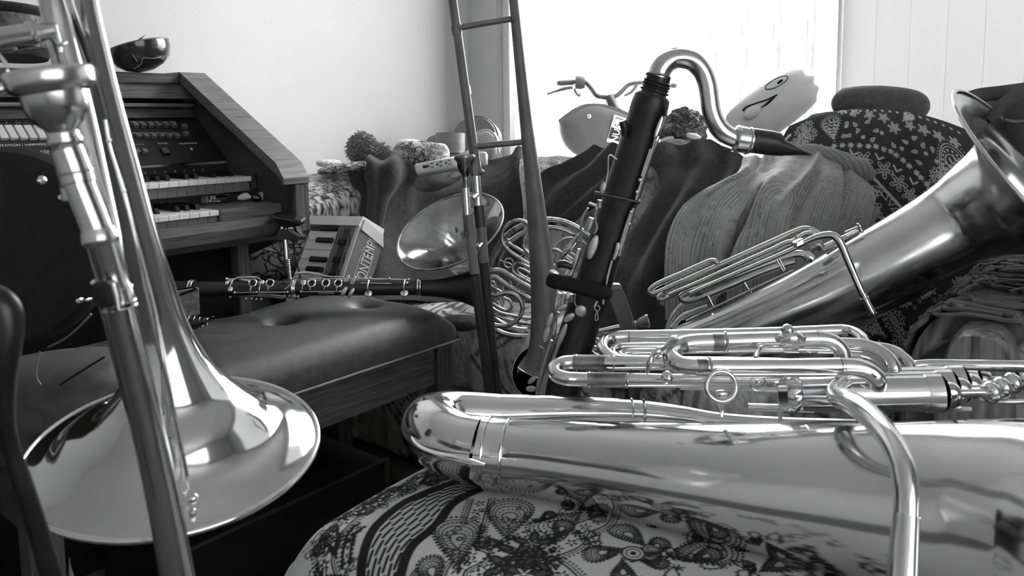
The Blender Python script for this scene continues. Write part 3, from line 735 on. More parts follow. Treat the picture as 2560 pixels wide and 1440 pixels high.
# leather cap and dark shell on the bench
DL = 1.60
ca = thing('leather_pouch', 'pale leather pouch with a stitched top lying on the bench behind the near trombone', 'pouch', U(455, 790, DL))
vv = [U(x, y, DL) for x, y in ((428, 733), (486, 721), (497, 724), (500, 784), (491, 789), (432, 789))] + [U(x, y, DL + 0.035) for x, y in ((428, 727), (486, 717), (497, 719), (500, 780), (491, 785), (432, 785))]
mk('body', (vv, [(0, 5, 4, 3, 2, 1), (6, 7, 8, 9, 10, 11), (0, 1, 7, 6), (1, 2, 8, 7), (2, 3, 9, 8), (3, 4, 10, 9), (4, 5, 11, 10), (5, 0, 6, 11)]), mat('tan_leather', 0.20, 0.45, nscale=90, namt=0.5, bscale=250, bstr=0.3), ca, True, sharp=30)
for k in range(11):
    x = 446 + k * 4.1; y = 739 - k * 1.45
    mk('stitch', tp([(x - 2, y + 3, DL - 0.002, 1.1), (x + 1, y - 1, DL - 0.003, 1.2), (x + 2.5, y - 4, DL - 0.001, 1.1)], 6, 2), 'black', ca)
mk('lip', tp([(430, 727, DL - 0.001, 2), (460, 722, DL - 0.001, 2), (484, 719, DL - 0.001, 2.4), (494, 724, DL - 0.001, 2)], 8, 3), 'black', ca)
sh = thing('dark_shell', 'dark ribbed shell with a pale tip lying on the bench below the leather pouch', 'shell', U(480, 825, 1.52))
DS = 1.53
mk('body', tp([(425, 805, DS, 6), (445, 808, DS, 14), (470, 809, DS, 18), (495, 806, DS, 13), (515, 799, DS, 6), (533, 792, DS, 1.2)], 16, 5), 'blackgloss', sh)
for k in range(6):
    x = 452 + 12.5 * k; r = (15, 17.5, 18, 15.5, 12, 8.5)[k]
    mk('rib', torus(U(x, 808 - 1.3 * max(0, k - 2), DS), nrm(RT + 0.15 * UP), px(r, DS), px(1.8, DS), 20, 6), 'blackgloss', sh)
mk('pale_tip', tp([(517, 798, DS - 0.002, 3.2), (526, 794.5, DS, 2.6), (535, 791, DS, 0.8)], 8, 3), 'paper', sh)
# ================================================================== sofa
rs = np.random.RandomState(11)
SH = 0.42                          # seat height
so = thing('sofa', 'long sofa in a woven geometric fabric below the window', 'sofa', R(1.0, 0.5, 0))
# woven cloth canvas: stripes, speckle, zigzags and dark brush strokes
wv = Canvas(1600, 1100, 0.30)
x = 0
while x < 1600:
    wd = rs.choice((26, 40, 60, 90)); v = rs.choice((0.20, 0.26, 0.32, 0.36, 0.15)); wv.a[:, x:x + wd] = v
    if rs.rand() < 0.6:
        for k in range(rs.randint(1, 4)): wv.line([(x + 6 + 11 * k, 0), (x + 6 + 11 * k, 1100)], 5, 0.045)
    x += wd
for k in range(9):
    x0 = rs.randint(0, 1600); pts = []; y = 0; sg = 1
    while y < 1150: pts.append((x0 + sg * 55, y)); y += 95; sg = -sg
    wv.line(pts, 9, 0.03)
for k in range(46):
    x0, y0 = rs.randint(0, 1600), rs.randint(0, 1100); L = rs.randint(50, 130)
    wv.line([(x0, y0), (x0 + L, y0 + 14), (x0 + L + 20, y0 + 8)], 9, 0.03); wv.line([(x0 + 10, y0 + 34), (x0 + L, y0 + 50)], 9, 0.03)
for k in range(30):
    x0, y0 = rs.randint(0, 1600), rs.randint(0, 1100)
    for q in range(8): wv.line([(x0 + 9 * q, y0), (x0 + 9 * q + 40, y0 + 48)], 3, 0.06)
wv.a *= np.repeat(np.repeat(rs.uniform(0.62, 1.3, (367, 534)), 3, 0), 3, 1)[:1100, :1600].astype(np.float32)
M['weave'] = printmat('woven_upholstery', 0.95, 700, 0.5)
def strip(prof, s0, s1, ns, wrinkle=0.0, seed=0, cap=True):     # sweep a (w, h) outline along the sofa
    pr = cr([(a, b, 0) for a, b in prof], 7)[:, :2]; k = len(pr); ss = np.linspace(s0, s1, ns)
    arc = np.concatenate(([0], np.cumsum(np.hypot(*np.diff(pr, axis=0).T))))
    v = np.array([R(s, a, b) for s in ss for a, b in pr]); f = grid_faces(k, ns)
    if wrinkle:
        dz = wrinkle * fbm(v, 7, seed); v = v + np.outer(dz, ZZ) - np.outer(dz, E1) * 0.5
    if cap: f += [tuple(range(k)), tuple((ns - 1) * k + j for j in range(k - 1, -1, -1))]
    uv = np.array([(s, t) for s in ss for t in arc]); return (v, f), uv
def weavecol(uv, k=1.0): return wv.at((uv[:, 0] * 0.62) % 1.0, np.clip(uv[:, 1] * 0.9, 0, 1)) * k * 1.9
(vf, uv) = strip([(0.30, 0.30), (0.31, 0.42), (0.60, 0.435), (0.90, 0.43), (0.965, 0.415), (0.995, 0.375), (1.0, 0.31), (0.992, 0.262), (0.95, 0.25)], 0.16, 1.88, 260, 0.004, 2)
mk('seat_cushion', vf, 'weave', so, col=weavecol(uv))
(vf, uv) = strip([(0.96, 0.262), (0.99, 0.25), (0.995, 0.18), (0.992, 0.09), (0.985, 0.02), (0.95, 0.015)], 0.05, 1.96, 260)
mk('front_skirt', vf, 'weave', so, col=weavecol(uv + np.array((0.31, 0.35)), 0.8))
(vf, uv) = strip([(0.06, 0.03), (0.06, 0.60), (0.09, 0.70), (0.18, 0.725), (0.27, 0.70), (0.33, 0.60), (0.37, 0.42), (0.37, 0.30)], 0.05, 1.96, 200, 0.006, 5)
mk('backrest', vf, 'weave', so, col=weavecol(uv))
mk('base', rbox(0.06, 1.95, 0.10, 0.94, 0.02, 0.25), 'black', so, False)
def armcols(v): return weavecol(np.column_stack(((v[:, 0] + v[:, 1]) * 0.9 % 1.0 / 0.62, (v[:, 2] * 0.9))), 1.1)
# left arm
vf = sweep([R(0.125, 0.12, 0.52), R(0.125, 0.5, 0.53), R(0.125, 0.90, 0.53), R(0.125, 0.99, 0.525)], [0.085, 0.095, 0.095, 0.07], 24, 14)
mk('armrest', vf, 'weave', so, col=armcols(vf[0]))
mk('arm_base', rbox(0.06, 0.19, 0.10, 0.98, 0.02, 0.50), 'weave', so, False, col=np.full(8, 0.12))
# right arm with its wooden front
AS = 1.955
def armring(sx, sz): return [(math.copysign(abs(math.cos(t)) ** 0.55, math.cos(t)) * sx, math.copysign(abs(math.sin(t)) ** 0.55, math.sin(t)) * sz) for t in np.linspace(0, 2 * math.pi, 40, endpoint=False)]
vv = []; ws = (0.12, 0.3, 0.6, 0.9, 1.0, 1.035)
for wd, k in zip(ws, (0.95, 1, 1, 1, 1, 0.9)):
    for a, b in armring(0.115 * k, 0.285 * k): vv.append(R(AS + a, wd, 0.325 + b))
ff = grid_faces(40, len(ws)) + [(i * 40 + 39, i * 40, (i + 1) * 40, (i + 1) * 40 + 39) for i in range(len(ws) - 1)] + [tuple(range(40))[::-1], tuple((len(ws) - 1) * 40 + j for j in range(40))]
mk('armrest', (vv, ff), 'weave', so, col=armcols(np.array(vv)))
vv = []; ws = (1.0, 1.05, 1.075, 1.085)
for wd, k in zip(ws, (1, 1, 0.97, 0.90)):
    for a, b in armring(0.058 * k, 0.29 - 0.056 * (1 - k)): vv.append(R(AS + a, wd, 0.315 + b))
ff = grid_faces(40, len(ws)) + [(i * 40 + 39, i * 40, (i + 1) * 40, (i + 1) * 40 + 39) for i in range(len(ws) - 1)] + [tuple(range(40))[::-1], tuple((len(ws) - 1) * 40 + j for j in range(40))]
mk('wooden_arm_front', (vv, ff), 'woodarm', so, sharp=50)

# ================================================================== textiles on the sofa
def leafcanvas(base, dark, seed, n=420, big=0.7, wd=3.0, W=900, H=900):
    r = np.random.RandomState(seed); cv = Canvas(W, H, base)
    for k in range(n):
        x, y, a, L = r.randint(0, W), r.randint(0, H), r.rand() * 6.3, r.uniform(40, 95) * big
        cv.line([(x + L * 0.9 * t * math.cos(a + 0.9 * t), y + L * 0.9 * t * math.sin(a + 0.9 * t)) for t in np.linspace(-0.8, 1.2, 12)], wd * 1.2, dark)
        for q in range(3):
            p = drop(x, y, L * (1 - 0.2 * q), a + (q - 1) * 0.75, 26, 0.25)
            cv.poly(p, base * (1.0 if q != 1 else 0.62)); cv.line(p, wd, dark, True)
            cv.line([p[0], p[13]], wd * 0.7, dark)
    return cv
M['printcloth'] = printmat('printed_cloth', 0.9, 500, 0.3)
leaf = leafcanvas(0.66, 0.05, 3); leafd = leafcanvas(0.34, 0.02, 8, 200, 1.2, 6)
V, f, uv = pillow(R(0.185, 0.78, 0.665), E1 * 0.33, E2 * 0.165, ZZ * 0.085, 110, 3, 0.05, 9, 3)
o = mk('leaf_print_cushion', (V, f), 'printcloth', col=leaf.at(uv[:, 0], uv[:, 1] * 0.6)); tag(o, 'pale leaf-printed cushion on the left sofa arm behind the organ corner', 'cushion')
V, f, uv = patch([[U(598, 592, 2.22), U(660, 588, 2.22), U(735, 590, 2.20), U(800, 592, 2.18)], [U(603, 640, 2.17), U(660, 640, 2.14), U(735, 645, 2.13), U(800, 645, 2.14)], [U(606, 720, 2.17), U(660, 722, 2.15), U(735, 724, 2.14), U(800, 724, 2.15)]], 30, 30, 0.05, 0.006, 12, 4)
o = mk('leaf_print_bundle', (V, f), 'printcloth', col=leafd.at(uv[:, 0] * 0.35, uv[:, 1] * 0.3)); tag(o, 'dark leaf-printed cloth bundle below the organ shelf, left of the small keyboard', 'cloth')
# dark fleece blanket over the left of the sofa
ctrl = [[(905, 408, 2.50), (955, 372, 2.52), (1010, 398, 2.56), (1075, 428, 2.62), (1150, 436, 2.62), (1215, 412, 2.62), (1270, 382, 2.60), (1298, 372, 2.58), (1322, 402, 2.55)],
        [(896, 450, 2.40), (950, 440, 2.38), (1020, 470, 2.47), (1080, 476, 2.55), (1150, 472, 2.56), (1215, 468, 2.56), (1270, 455, 2.55), (1300, 450, 2.52), (1326, 470, 2.50)],
        [(910, 540, 2.33), (945, 545, 2.30), (1020, 560, 2.41), (1080, 560, 2.46), (1150, 560, 2.48), (1215, 560, 2.47), (1270, 550, 2.46), (1304, 545, 2.45), (1332, 550, 2.43)],
        [(912, 640, 2.24), (950, 640, 2.20), (1020, 650, 2.32), (1080, 650, 2.36), (1150, 650, 2.38), (1215, 650, 2.38), (1270, 650, 2.38), (1304, 650, 2.36), (1340, 650, 2.34)],
        [(905, 745, 2.08), (950, 748, 2.05), (1020, 752, 2.15), (1080, 755, 2.16), (1150, 758, 2.16), (1215, 765, 2.15), (1270, 765, 2.14), (1304, 765, 2.12), (1345, 765, 2.10)]]
def bf(u, v): return 0.020 * np.sin(u * 30 + 2.5 * v) * np.exp(-((u - 0.20) / 0.14) ** 2) * (1 - v) + 0.012 * np.sin(u * 23 + 8 * v) * np.exp(-v * 2.5)
ctrl = [[(x, y, d - 0.10 * min(1, k / 1.0)) for x, y, d in q] for k, q in enumerate(ctrl)]
V, f, uv = patch([[U(*p) for p in r] for r in ctrl], 14, 18, 0.008, 0.006, 9, 5, bf)
o = mk('dark_blanket', (V, f), 'fleece'); tag(o, 'dark fleece blanket hanging over the left end of the sofa', 'blanket')
bl2 = thing('blanket_fold', 'bunched dark fleece fold lying on the sofa left of the power strip', 'blanket', U(960, 470, 2.3))
fc_ = [[(868, 446, 2.36), (900, 408, 2.34), (935, 394, 2.34), (985, 392, 2.36), (1030, 410, 2.42), (1085, 438, 2.50), (1150, 446, 2.54)],
       [(880, 462, 2.30), (905, 424, 2.28), (938, 406, 2.26), (985, 410, 2.28), (1030, 436, 2.36), (1085, 454, 2.46), (1145, 458, 2.52)],
       [(898, 492, 2.30), (915, 466, 2.27), (942, 450, 2.24), (985, 452, 2.26), (1025, 462, 2.35), (1075, 470, 2.45), (1130, 472, 2.50)],
       [(905, 560, 2.26), (918, 545, 2.23), (940, 520, 2.21), (968, 500, 2.25), (1005, 488, 2.35), (1060, 482, 2.44), (1110, 480, 2.48)],
       [(905, 690, 2.13), (920, 690, 2.11), (938, 640, 2.13), (955, 560, 2.22), (985, 510, 2.34), (1040, 494, 2.43), (1095, 488, 2.47)]]
V, f, uv = patch([[U(*p) for p in r] for r in fc_], 18, 20, 0.010, 0.004, 16, 9, lambda u, v: 0.013 * np.sin(u * 26 + 0.5 + 2.0 * v) * np.exp(-((u - 0.35) / 0.35) ** 2) * (1 - 0.5 * v))
mk('fold', (V, f), 'fleece', bl2)
# pale leaf throw over the sofa back behind the bass clarinet
thr = leafcanvas(0.50, 0.24, 21, 500, 0.6, 2.5)
V, f, uv = patch([[U(*p) for p in r] for r in [[(1300, 400, 2.50), (1400, 388, 2.44), (1500, 392, 2.36), (1620, 398, 2.26), (1740, 400, 2.16), (1860, 410, 2.06)], [(1300, 450, 2.42), (1400, 440, 2.36), (1500, 445, 2.28), (1620, 450, 2.18), (1740, 455, 2.09), (1860, 460, 2.0)], [(1310, 560, 2.33), (1400, 560, 2.27), (1500, 560, 2.19), (1620, 565, 2.10), (1740, 570, 2.01), (1860, 575, 1.93)], [(1310, 690, 2.2), (1400, 700, 2.14), (1500, 705, 2.06), (1620, 715, 1.98), (1740, 725, 1.9), (1860, 735, 1.84)]]], 26, 22, 0.006, 0.010, 14, 6)
o = mk('sofa_throw', (V, f), 'printcloth', col=thr.at(uv[:, 0], uv[:, 1] * 0.6)); tag(o, 'pale wrinkled throw over the sofa back behind the bass clarinet', 'throw')
# dark cloth strip left of bass clarinet
def cloth(name, label, cat, ctrl, m, su=14, sv=14, th=0.005, wr=0.005, wsc=12, seed=1, fold=None, cv=None, us=1.0, vs=1.0, parent=None):
    V, f, uv = patch([[U(*p) for p in r] for r in ctrl], su, sv, th, wr, wsc, seed, fold)
    o = mk(name, (V, f), m, parent, col=None if cv is None else cv.at(uv[:, 0] * us, uv[:, 1] * vs))
    return tag(o, label, cat) if label else o
cloth('dark_scarf', 'dark crumpled scarf over the sofa back between trombone and bass clarinet', 'scarf',
      [[(1478, 372, 2.30), (1505, 362, 2.28), (1550, 366, 2.24), (1610, 372, 2.2)], [(1420, 408, 2.28), (1470, 408, 2.24), (1530, 408, 2.20), (1590, 412, 2.16)], [(1355, 436, 2.28), (1420, 455, 2.22), (1480, 460, 2.17), (1545, 450, 2.14)], [(1345, 475, 2.24), (1395, 500, 2.19), (1440, 510, 2.15), (1490, 500, 2.12)], [(1318, 545, 2.19), (1360, 565, 2.15), (1390, 560, 2.13), (1425, 545, 2.1)]],
      'cloth_dark', 16, 12, 0.006, 0.006, 15, 4, lambda u, v: 0.012 * np.sin(u * 14 + v * 5))
cloth('dark_jacket', 'dark plain cloth draped down the sofa right of the bass clarinet', 'cloth',
      [[(1600, 392, 2.14), (1660, 352, 2.13), (1720, 362, 2.10), (1775, 345, 2.08), (1830, 375, 2.03), (1872, 392, 1.98)], [(1640, 430, 2.08), (1700, 405, 2.06), (1750, 412, 2.02), (1800, 410, 2.0), (1835, 430, 1.94), (1865, 440, 1.9)], [(1650, 470, 2.04), (1690, 468, 1.99), (1730, 470, 1.96), (1770, 480, 1.92), (1800, 500, 1.88), (1830, 520, 1.84)], [(1575, 600, 1.96), (1615, 605, 1.9), (1650, 610, 1.86), (1690, 615, 1.83), (1725, 620, 1.82), (1760, 625, 1.82)], [(1520, 700, 1.86), (1565, 710, 1.81), (1610, 720, 1.79), (1650, 725, 1.78), (1690, 730, 1.78), (1720, 735, 1.79)], [(1480, 835, 1.76), (1530, 838, 1.74), (1590, 838, 1.72), (1640, 838, 1.71), (1680, 838, 1.72), (1715, 838, 1.74)]],
      'cloth_dark', 16, 14, 0.006, 0.005, 13, 8, lambda u, v: 0.014 * np.sin(u * 17 + 2 * v) * (0.5 + 0.5 * v))
cloth('dark_shawl', 'narrow dark cloth folded along the sofa top behind the clarinet neck', 'cloth',
      [[(1560, 378, 2.26), (1640, 358, 2.24), (1720, 350, 2.2), (1800, 362, 2.16)], [(1590, 390, 2.20), (1650, 372, 2.18), (1720, 368, 2.14), (1800, 380, 2.10)], [(1600, 412, 2.16), (1660, 398, 2.14), (1720, 398, 2.1), (1790, 408, 2.06)]], 'cloth_dark', 14, 10, 0.012, 0.008, 22, 12)
# grey paisley drape
dr = Canvas(1300, 1200, 0.33)
r = np.random.RandomState(5)
for k in range(6):
    x0 = 120 + 220 * k + r.randint(-20, 20); y0 = 420 + 90 * (k % 3)
    for q in range(9):
        rr0 = 118 - 11 * q; vv0 = (0.13, 0.42, 0.16, 0.48)[q % 4]
        P = [(x0 + rr0 * math.cos(t), y0 + rr0 * 1.5 * math.sin(t)) for t in np.linspace(math.pi, 2 * math.pi, 30)]
        P = [(x0 - rr0 * (1 - 0.1 * q / 9), 1200)] + P + [(x0 + rr0, 1200)]
        if q % 2: dr.dots(P, 12, 3.4, vv0, 1.6)
        else: dr.line(P, 3.2, vv0)
for k in range(950):
    x0, y0 = r.randint(0, 1300), r.randint(0, 1200); L = r.uniform(12, 38)
    p = drop(x0, y0, L, r.rand() * 6.3, 18, 0.6); dr.line(p, 2.4, r.choice((0.11, 0.13, 0.50, 0.46)), True)
    if k % 4 == 0: dr.dots(p, 8, 1.8, 0.40)
M['drape'] = printmat('paisley_drape_cloth', 0.75, 260, 0.4, 0.3, 0.3)
pd_ = cloth('paisley_drape', 'grey paisley shawl draped over a cushion behind the rear tuba', 'shawl',
      [[(1858, 396, 1.80), (1925, 376, 1.80), (1995, 372, 1.80), (2060, 374, 1.80), (2115, 392, 1.80), (2150, 412, 1.80)], [(1842, 436, 1.745), (1905, 424, 1.74), (1980, 418, 1.71), (2060, 424, 1.70), (2130, 440, 1.72), (2184, 474, 1.72)], [(1768, 462, 1.70), (1850, 468, 1.70), (1945, 470, 1.65), (2045, 474, 1.64), (2125, 488, 1.66), (2184, 520, 1.67)], [(1708, 512, 1.665), (1800, 535, 1.66), (1910, 540, 1.61), (2020, 540, 1.60), (2110, 550, 1.62), (2166, 575, 1.64)], [(1666, 600, 1.63), (1770, 640, 1.62), (1890, 650, 1.57), (2000, 650, 1.56), (2090, 650, 1.58), (2140, 655, 1.63)], [(1664, 800, 1.60), (1770, 800, 1.60), (1890, 790, 1.55), (2000, 780, 1.54), (2090, 770, 1.55), (2130, 765, 1.58)]],
      'drape', 60, 50, 0.006, 0.0065, 13, 3, lambda u, v: 0.014 * np.sin(u * 24 - 5 * v + 1.2 * np.sin(5 * v)) * (1 - np.exp(-4 * v)) * np.exp(-((u - 0.22) / 0.38) ** 2) - 0.045 * np.exp(-((u - 0.30 + 0.10 * (v - 0.6)) / 0.016) ** 2) * np.clip((v - 0.38) * 4, 0, 1) + 0.012 * np.exp(-((u - 0.34 + 0.10 * (v - 0.6)) / 0.03) ** 2) * np.clip((v - 0.2) * 4, 0, 1) - 0.016 * np.exp(-((u - 0.58 + 0.06 * v) / 0.022) ** 2) * np.clip((v - 0.1) * 4, 0, 1) - 0.012 * np.exp(-((u - 0.74 - 0.08 * v) / 0.02) ** 2) * np.clip((0.75 - v) * 3, 0, 1) + 0.012 * np.exp(-((u - 0.48 - 0.22 * (0.4 - v)) / 0.03) ** 2) * np.clip((0.7 - v) * 3, 0, 1) - 0.012 * np.exp(-((u - 0.13 + 0.08 * v) / 0.025) ** 2), dr, 1, 1)
pr_ = tp([(1985, 372, 1.78, 8), (2025, 374, 1.77, 14), (2070, 386, 1.76, 20), (2115, 405, 1.75, 26), (2150, 425, 1.74, 30), (2172, 445, 1.74, 22), (2180, 470, 1.74, 8)], 30, 14, flat=0.7)
rv = np.array(pr_[0]); mkr = mk('rolled_hem', (rv + np.outer(0.004 * fbm(rv, 40, 5), UP), pr_[1]), 'drape', None, col=np.clip(0.32 + 0.14 * np.sin(np.arange(len(rv)) * 1.7) * np.sin(np.arange(len(rv)) * 0.37), 0.05, 0.6))
tag(mkr, 'rolled upper hem of grey paisley cloth beside the bandana cushion', 'cloth roll')

# dark bandana cushion
BC = U(2235, 590, 1.74)
bx_ = nrm(RT * 0.97 - FW * 0.22 - UP * 0.12); by_ = nrm(-UP * 0.94 - FW * 0.30 - RT * 0.10); bn_ = nrm(np.cross(bx_, by_)); bn_ = bn_ if np.dot(bn_, FW) < 0 else -bn_
HWX, HWY = px(315, 1.74), px(345, 1.74)
B = Canvas(1800, 1800, 0.055); LT = 0.60
def bp(x, y):                       # picture position to canvas position on the cushion front
    p = onplane(x, y, BC + bn_ * 0.055, bn_); u = a = np.dot(p - BC, bx_) / HWX; v = b = np.dot(p - BC, by_) / HWY
    for _ in range(12): u = a / math.sqrt(max(.2, 1 - v * v * .375)); v = b / math.sqrt(max(.2, 1 - u * u * .375))
    return ((u + 1) * 900, (v + 1) * 900)
SCB = 900 / 330.0                   # canvas pixels per picture pixel
def paisley(tip, end, curl=0.45):
    (x, y), (x2, y2) = bp(*tip), bp(*end); L = math.hypot(x2 - x, y2 - y); ang = math.atan2(y2 - y, x2 - x)
    p = drop(x, y, L, ang, 60, curl); c = np.mean(p, 0); sc_ = lambda k: [(c[0] + (a - c[0]) * k, c[1] + (b - c[1]) * k) for a, b in p]
    B.line(p, 7, LT, True); B.line(sc_(0.84), 5, LT, True); B.dots(sc_(1.2) + sc_(1.2)[:1], 26, 5, LT); B.dots(sc_(0.66)[12:], 34, 9, LT); B.line(sc_(0.44)[10:52], 7, LT)
    for k in range(4):
        t = -0.22 + 0.14 * k; cx = c[0] + math.cos(ang) * L * t; cy = c[1] + math.sin(ang) * L * t
        B.line([(cx - math.sin(ang) * q * L * 0.09 + math.cos(ang) * q * q * 10, cy + math.cos(ang) * q * L * 0.09 + math.sin(ang) * q * q * 10) for q in np.linspace(-1, 1, 6)], 12, LT)
def bflower(x, y, r, k=5, wd=6, fill=None, rot=0.3):
    x, y = bp(x, y); flower(B, x, y, r * SCB, LT, wd, k, rot, fill)
    if wd > 5 and r > 10: flower(B, x, y, r * SCB * 0.62, LT, 4, k, rot); B.disc(x, y, 6, LT)
def bline(pts, wd): B.line([bp(*p) for p in pts], wd, LT)
def eye(x, y, r, ang=0.9):
    x, y = bp(x, y); r *= SCB; o = []
    for t in np.linspace(0, 2 * math.pi, 30, endpoint=False):
        a, b = r * 1.3 * math.cos(t), r * 0.8 * math.sin(t) * abs(math.sin(t)) ** 0.3; o.append((x + a * math.cos(ang) - b * math.sin(ang), y + a * math.sin(ang) + b * math.cos(ang)))
    B.line(o, 6, LT, True); B.line([(x + (a - x) * 0.6, y + (b - y) * 0.6) for a, b in o], 5, LT, True)
    for q in (-0.25, 0.25): B.disc(x + q * r * math.cos(ang), y + q * r * math.sin(ang), 6, LT)
    for k in range(11):
        t = 2 * math.pi * k / 11; B.disc(x + r * 2.0 * math.cos(t), y + r * 1.9 * math.sin(t), 15, LT, 10); B.disc(x + r * 2.7 * math.cos(t + 0.2), y + r * 2.6 * math.sin(t + 0.2), 6, LT)
paisley((2092, 355), (2110, 288)); paisley((2348, 420), (2425, 362)); paisley((1985, 352), (2002, 338)); paisley((2290, 282), (2320, 268)); paisley((2180, 845), (2130, 790))
for (x, y, q) in ((2142, 268, 15), (2172, 272, 16), (2208, 279, 17), (2243, 285, 17), (2264, 313, 18), (2306, 303, 15), (2340, 312, 18), (2376, 325, 16), (2416, 337, 16), (2174, 405, 24), (2222, 429, 24), (2255, 459, 23), (2280, 488, 20), (2300, 515, 20)): bflower(x, y, q, 6 if (x, y) == (2264, 313) else 5)
for (x, y) in ((2143, 318), (2141, 346), (2162, 335), (2190, 302), (2208, 325), (2212, 348), (2255, 353), (2281, 343), (2320, 337), (2337, 350), (2298, 372), (2308, 395), (2136, 345), (2165, 303), (2350, 372)):
    X, Y = bp(x, y); o = drop(X, Y, 44, x * 0.7, 20, 0.5); B.poly(o, LT * 0.55); B.line(o, 5, LT, True)
for (x, y) in ((2142, 317), (2180, 346), (2275, 369), (2335, 377), (2163, 280), (2230, 330), (2360, 395)): bflower(x, y, 6, 6, 4)
for k, (x, y) in enumerate(((2104, 373), (2125, 370), (2146, 369), (2168, 369), (2190, 370), (2209, 369), (2228, 375), (2245, 380), (2258, 388), (2274, 400), (2288, 414), (2304, 430), (2314, 442), (2326, 457), (2332, 472))): bflower(x, y, 8, 6, 4, LT, k)
for k in range(16): X, Y = bp(2150 + 19 * k, 262 + (k - 5) ** 2 * 0.45); B.disc(X, Y, 12, LT)
for (x, y) in ((2208, 395), (2250, 423), (2288, 452), (2145, 387), (2320, 485), (2345, 510)): bline([(x - 2, y - 6), (x + 3, y + 8), (x + 16, y + 2)], 14)
for (x, y) in ((2037, 322), (2042, 345), (2013, 365), (2365, 435), (2100, 790), (2080, 830), (2130, 850), (2215, 800), (2235, 850)): eye(x, y, 10)
for k in range(12): X, Y = bp(2330 + 9 * k, 455 - 7 * k); B.disc(X, Y, 14, LT, 9); X, Y = bp(2338 + 9 * k, 470 - 7 * k); B.disc(X, Y, 8, LT)
for k in range(8):                  # ornamental border running down beside the shawl
    x, y = 2190 + 8 * k, 452 + 8 * k
    bline([(2192 + 13 * k, 452 + 14 * k), (2203 + 13 * k, 462 + 15 * k)], 20)
for k in range(7):
    x, y = 2188 + 7 * k, 470 + 9 * k; X, Y = bp(x, y); o = drop(X, Y, 62, 0.7 + k, 22, 0.3); B.line(o, 6, LT, True)
    X, Y = bp(2200 - 4 * k, 520 + 8 * k); B.disc(X, Y, 17, LT, 10); bflower(2192 - 5 * k, 535 + 9 * k, 6, 6, 4)
    bline([(2176 + 5 * k, 505 + 11 * k), (2190 + 5 * k, 505 + 11 * k), (2186 + 5 * k, 530 + 11 * k)], 9); bline([(2160 + 6 * k, 545 + 6 * k), (2175 + 6 * k, 556 + 6 * k)], 16)
    bline([(2150 + 8 * k, 560 + 5 * k), (2172 + 8 * k, 566 + 5 * k), (2158 + 8 * k, 576 + 5 * k)], 8)
for k in range(60):
    x, y = rs.randint(1990, 2460), rs.randint(560, 900); bflower(x, y, rs.randint(6, 14), 5, 5, None, k)
    X, Y = bp(x + 20, y + 14); B.disc(X, Y, 12, LT, 7); bline([(x - 16, y), (x - 10, y + 14), (x - 2, y + 4)], 9)
M['bandana'] = printmat('bandana_cotton', 0.9, 500, 0.25, 0.15)
bc_o = thing('bandana_cushion', 'large dark bandana-print cushion leaning on the sofa back behind the rear tuba bell', 'cushion', U(2235, 900, 1.70))
V, f, uv = pillow(BC, bx_ * HWX, by_ * HWY, bn_ * 0.065, 420, 2.2, 0.05, 9, 7, 0.0, True)
mk('printed_front', (V, f), 'bandana', bc_o, col=B.at(uv[:, 0], uv[:, 1]))
V, f, uv = pillow(BC, bx_ * HWX, by_ * HWY, -bn_ * 0.065, 60, 2.2, 0.0, 9, 7, 0.0, True)
mk('back', (V, [q[::-1] for q in f]), 'cloth_dark', bc_o)

# ================================================================== things on the sofa back and the sill
DF = 2.43                                                   # fluffy hat
ft = thing('fluffy_hat', 'shaggy fur hat on the sofa back against the left wall', 'hat', U(915, 405, DF))
g = G(); lobes = [((905, 372), 26, 34), ((940, 388), 28, 24)]
for (c, a, b) in lobes: g.add(ellip(U(c[0], c[1], DF), RT * px(a, DF), UP * px(b, DF), FW * 0.035, 20, 14))
mk('crown', g, 'fur', ft)
g = G(); rr = np.random.RandomState(2)
for k in range(2600):
    (c, a, b) = lobes[k % 2]; n = nrm(rr.normal(size=3)); n = n if np.dot(n, FW) < 0.3 else -n
    p = U(c[0], c[1], DF) + RT * px(a, DF) * np.dot(n, RT) + UP * px(b, DF) * np.dot(n, UP) + FW * 0.035 * np.dot(n, FW)
    t = nrm(n + 0.7 * rr.normal(size=3) + np.array((0, 0, -0.3))); L = rr.uniform(0.012, 0.026)
    s_ = nrm(np.cross(t, rr.normal(size=3))) * 0.0012; s2 = nrm(np.cross(t, s_)) * 0.0012; q = len(g.v)
    g.add(([p - s_, p + s_, p + s2, p + t * L * 0.6 + n * 0.003, p + t * L - ZZ * 0.003], [(0, 1, 3), (1, 2, 3), (2, 0, 3), (0, 3, 4), (1, 4, 3)]))
mk('fur', g, 'fur', ft, kind='stuff')
DP = 2.45
V, f, uv = pillow(U(1045, 388, DP), RT * px(66, DP), UP * px(36, DP), FW * 0.05, 70, 2.2, 0.12, 25, 4, 0)
o = mk('patterned_pouch', (V, f), 'printcloth', col=leafd.at(uv[:, 0] * 0.5, uv[:, 1] * 0.35) * 1.5); tag(o, 'rounded dark-patterned cloth pouch left of the power strip', 'pouch')
V, f, uv = pillow(U(1093, 384, DP - 0.06), RT * px(30, DP) + UP * px(4, DP), UP * px(25, DP) - RT * px(5, DP), FW * 0.03, 50, 2.5, 0.12, 25, 5, 0)
o = mk('floral_pouch', (V, f), 'printcloth', col=leaf.at(uv[:, 0] * 0.4, uv[:, 1] * 0.35)); tag(o, 'small pale floral pouch just above the power strip', 'pouch')
V, f, uv = pillow(U(1022, 362, DP + 0.08), RT * px(34, DP), UP * px(15, DP), FW * 0.03, 40, 2.2, 0.3, 40, 9, 0)
o = mk('white_tissue', (V, f), 'paper'); tag(o, 'crumpled white tissue behind the patterned pouch', 'tissue')
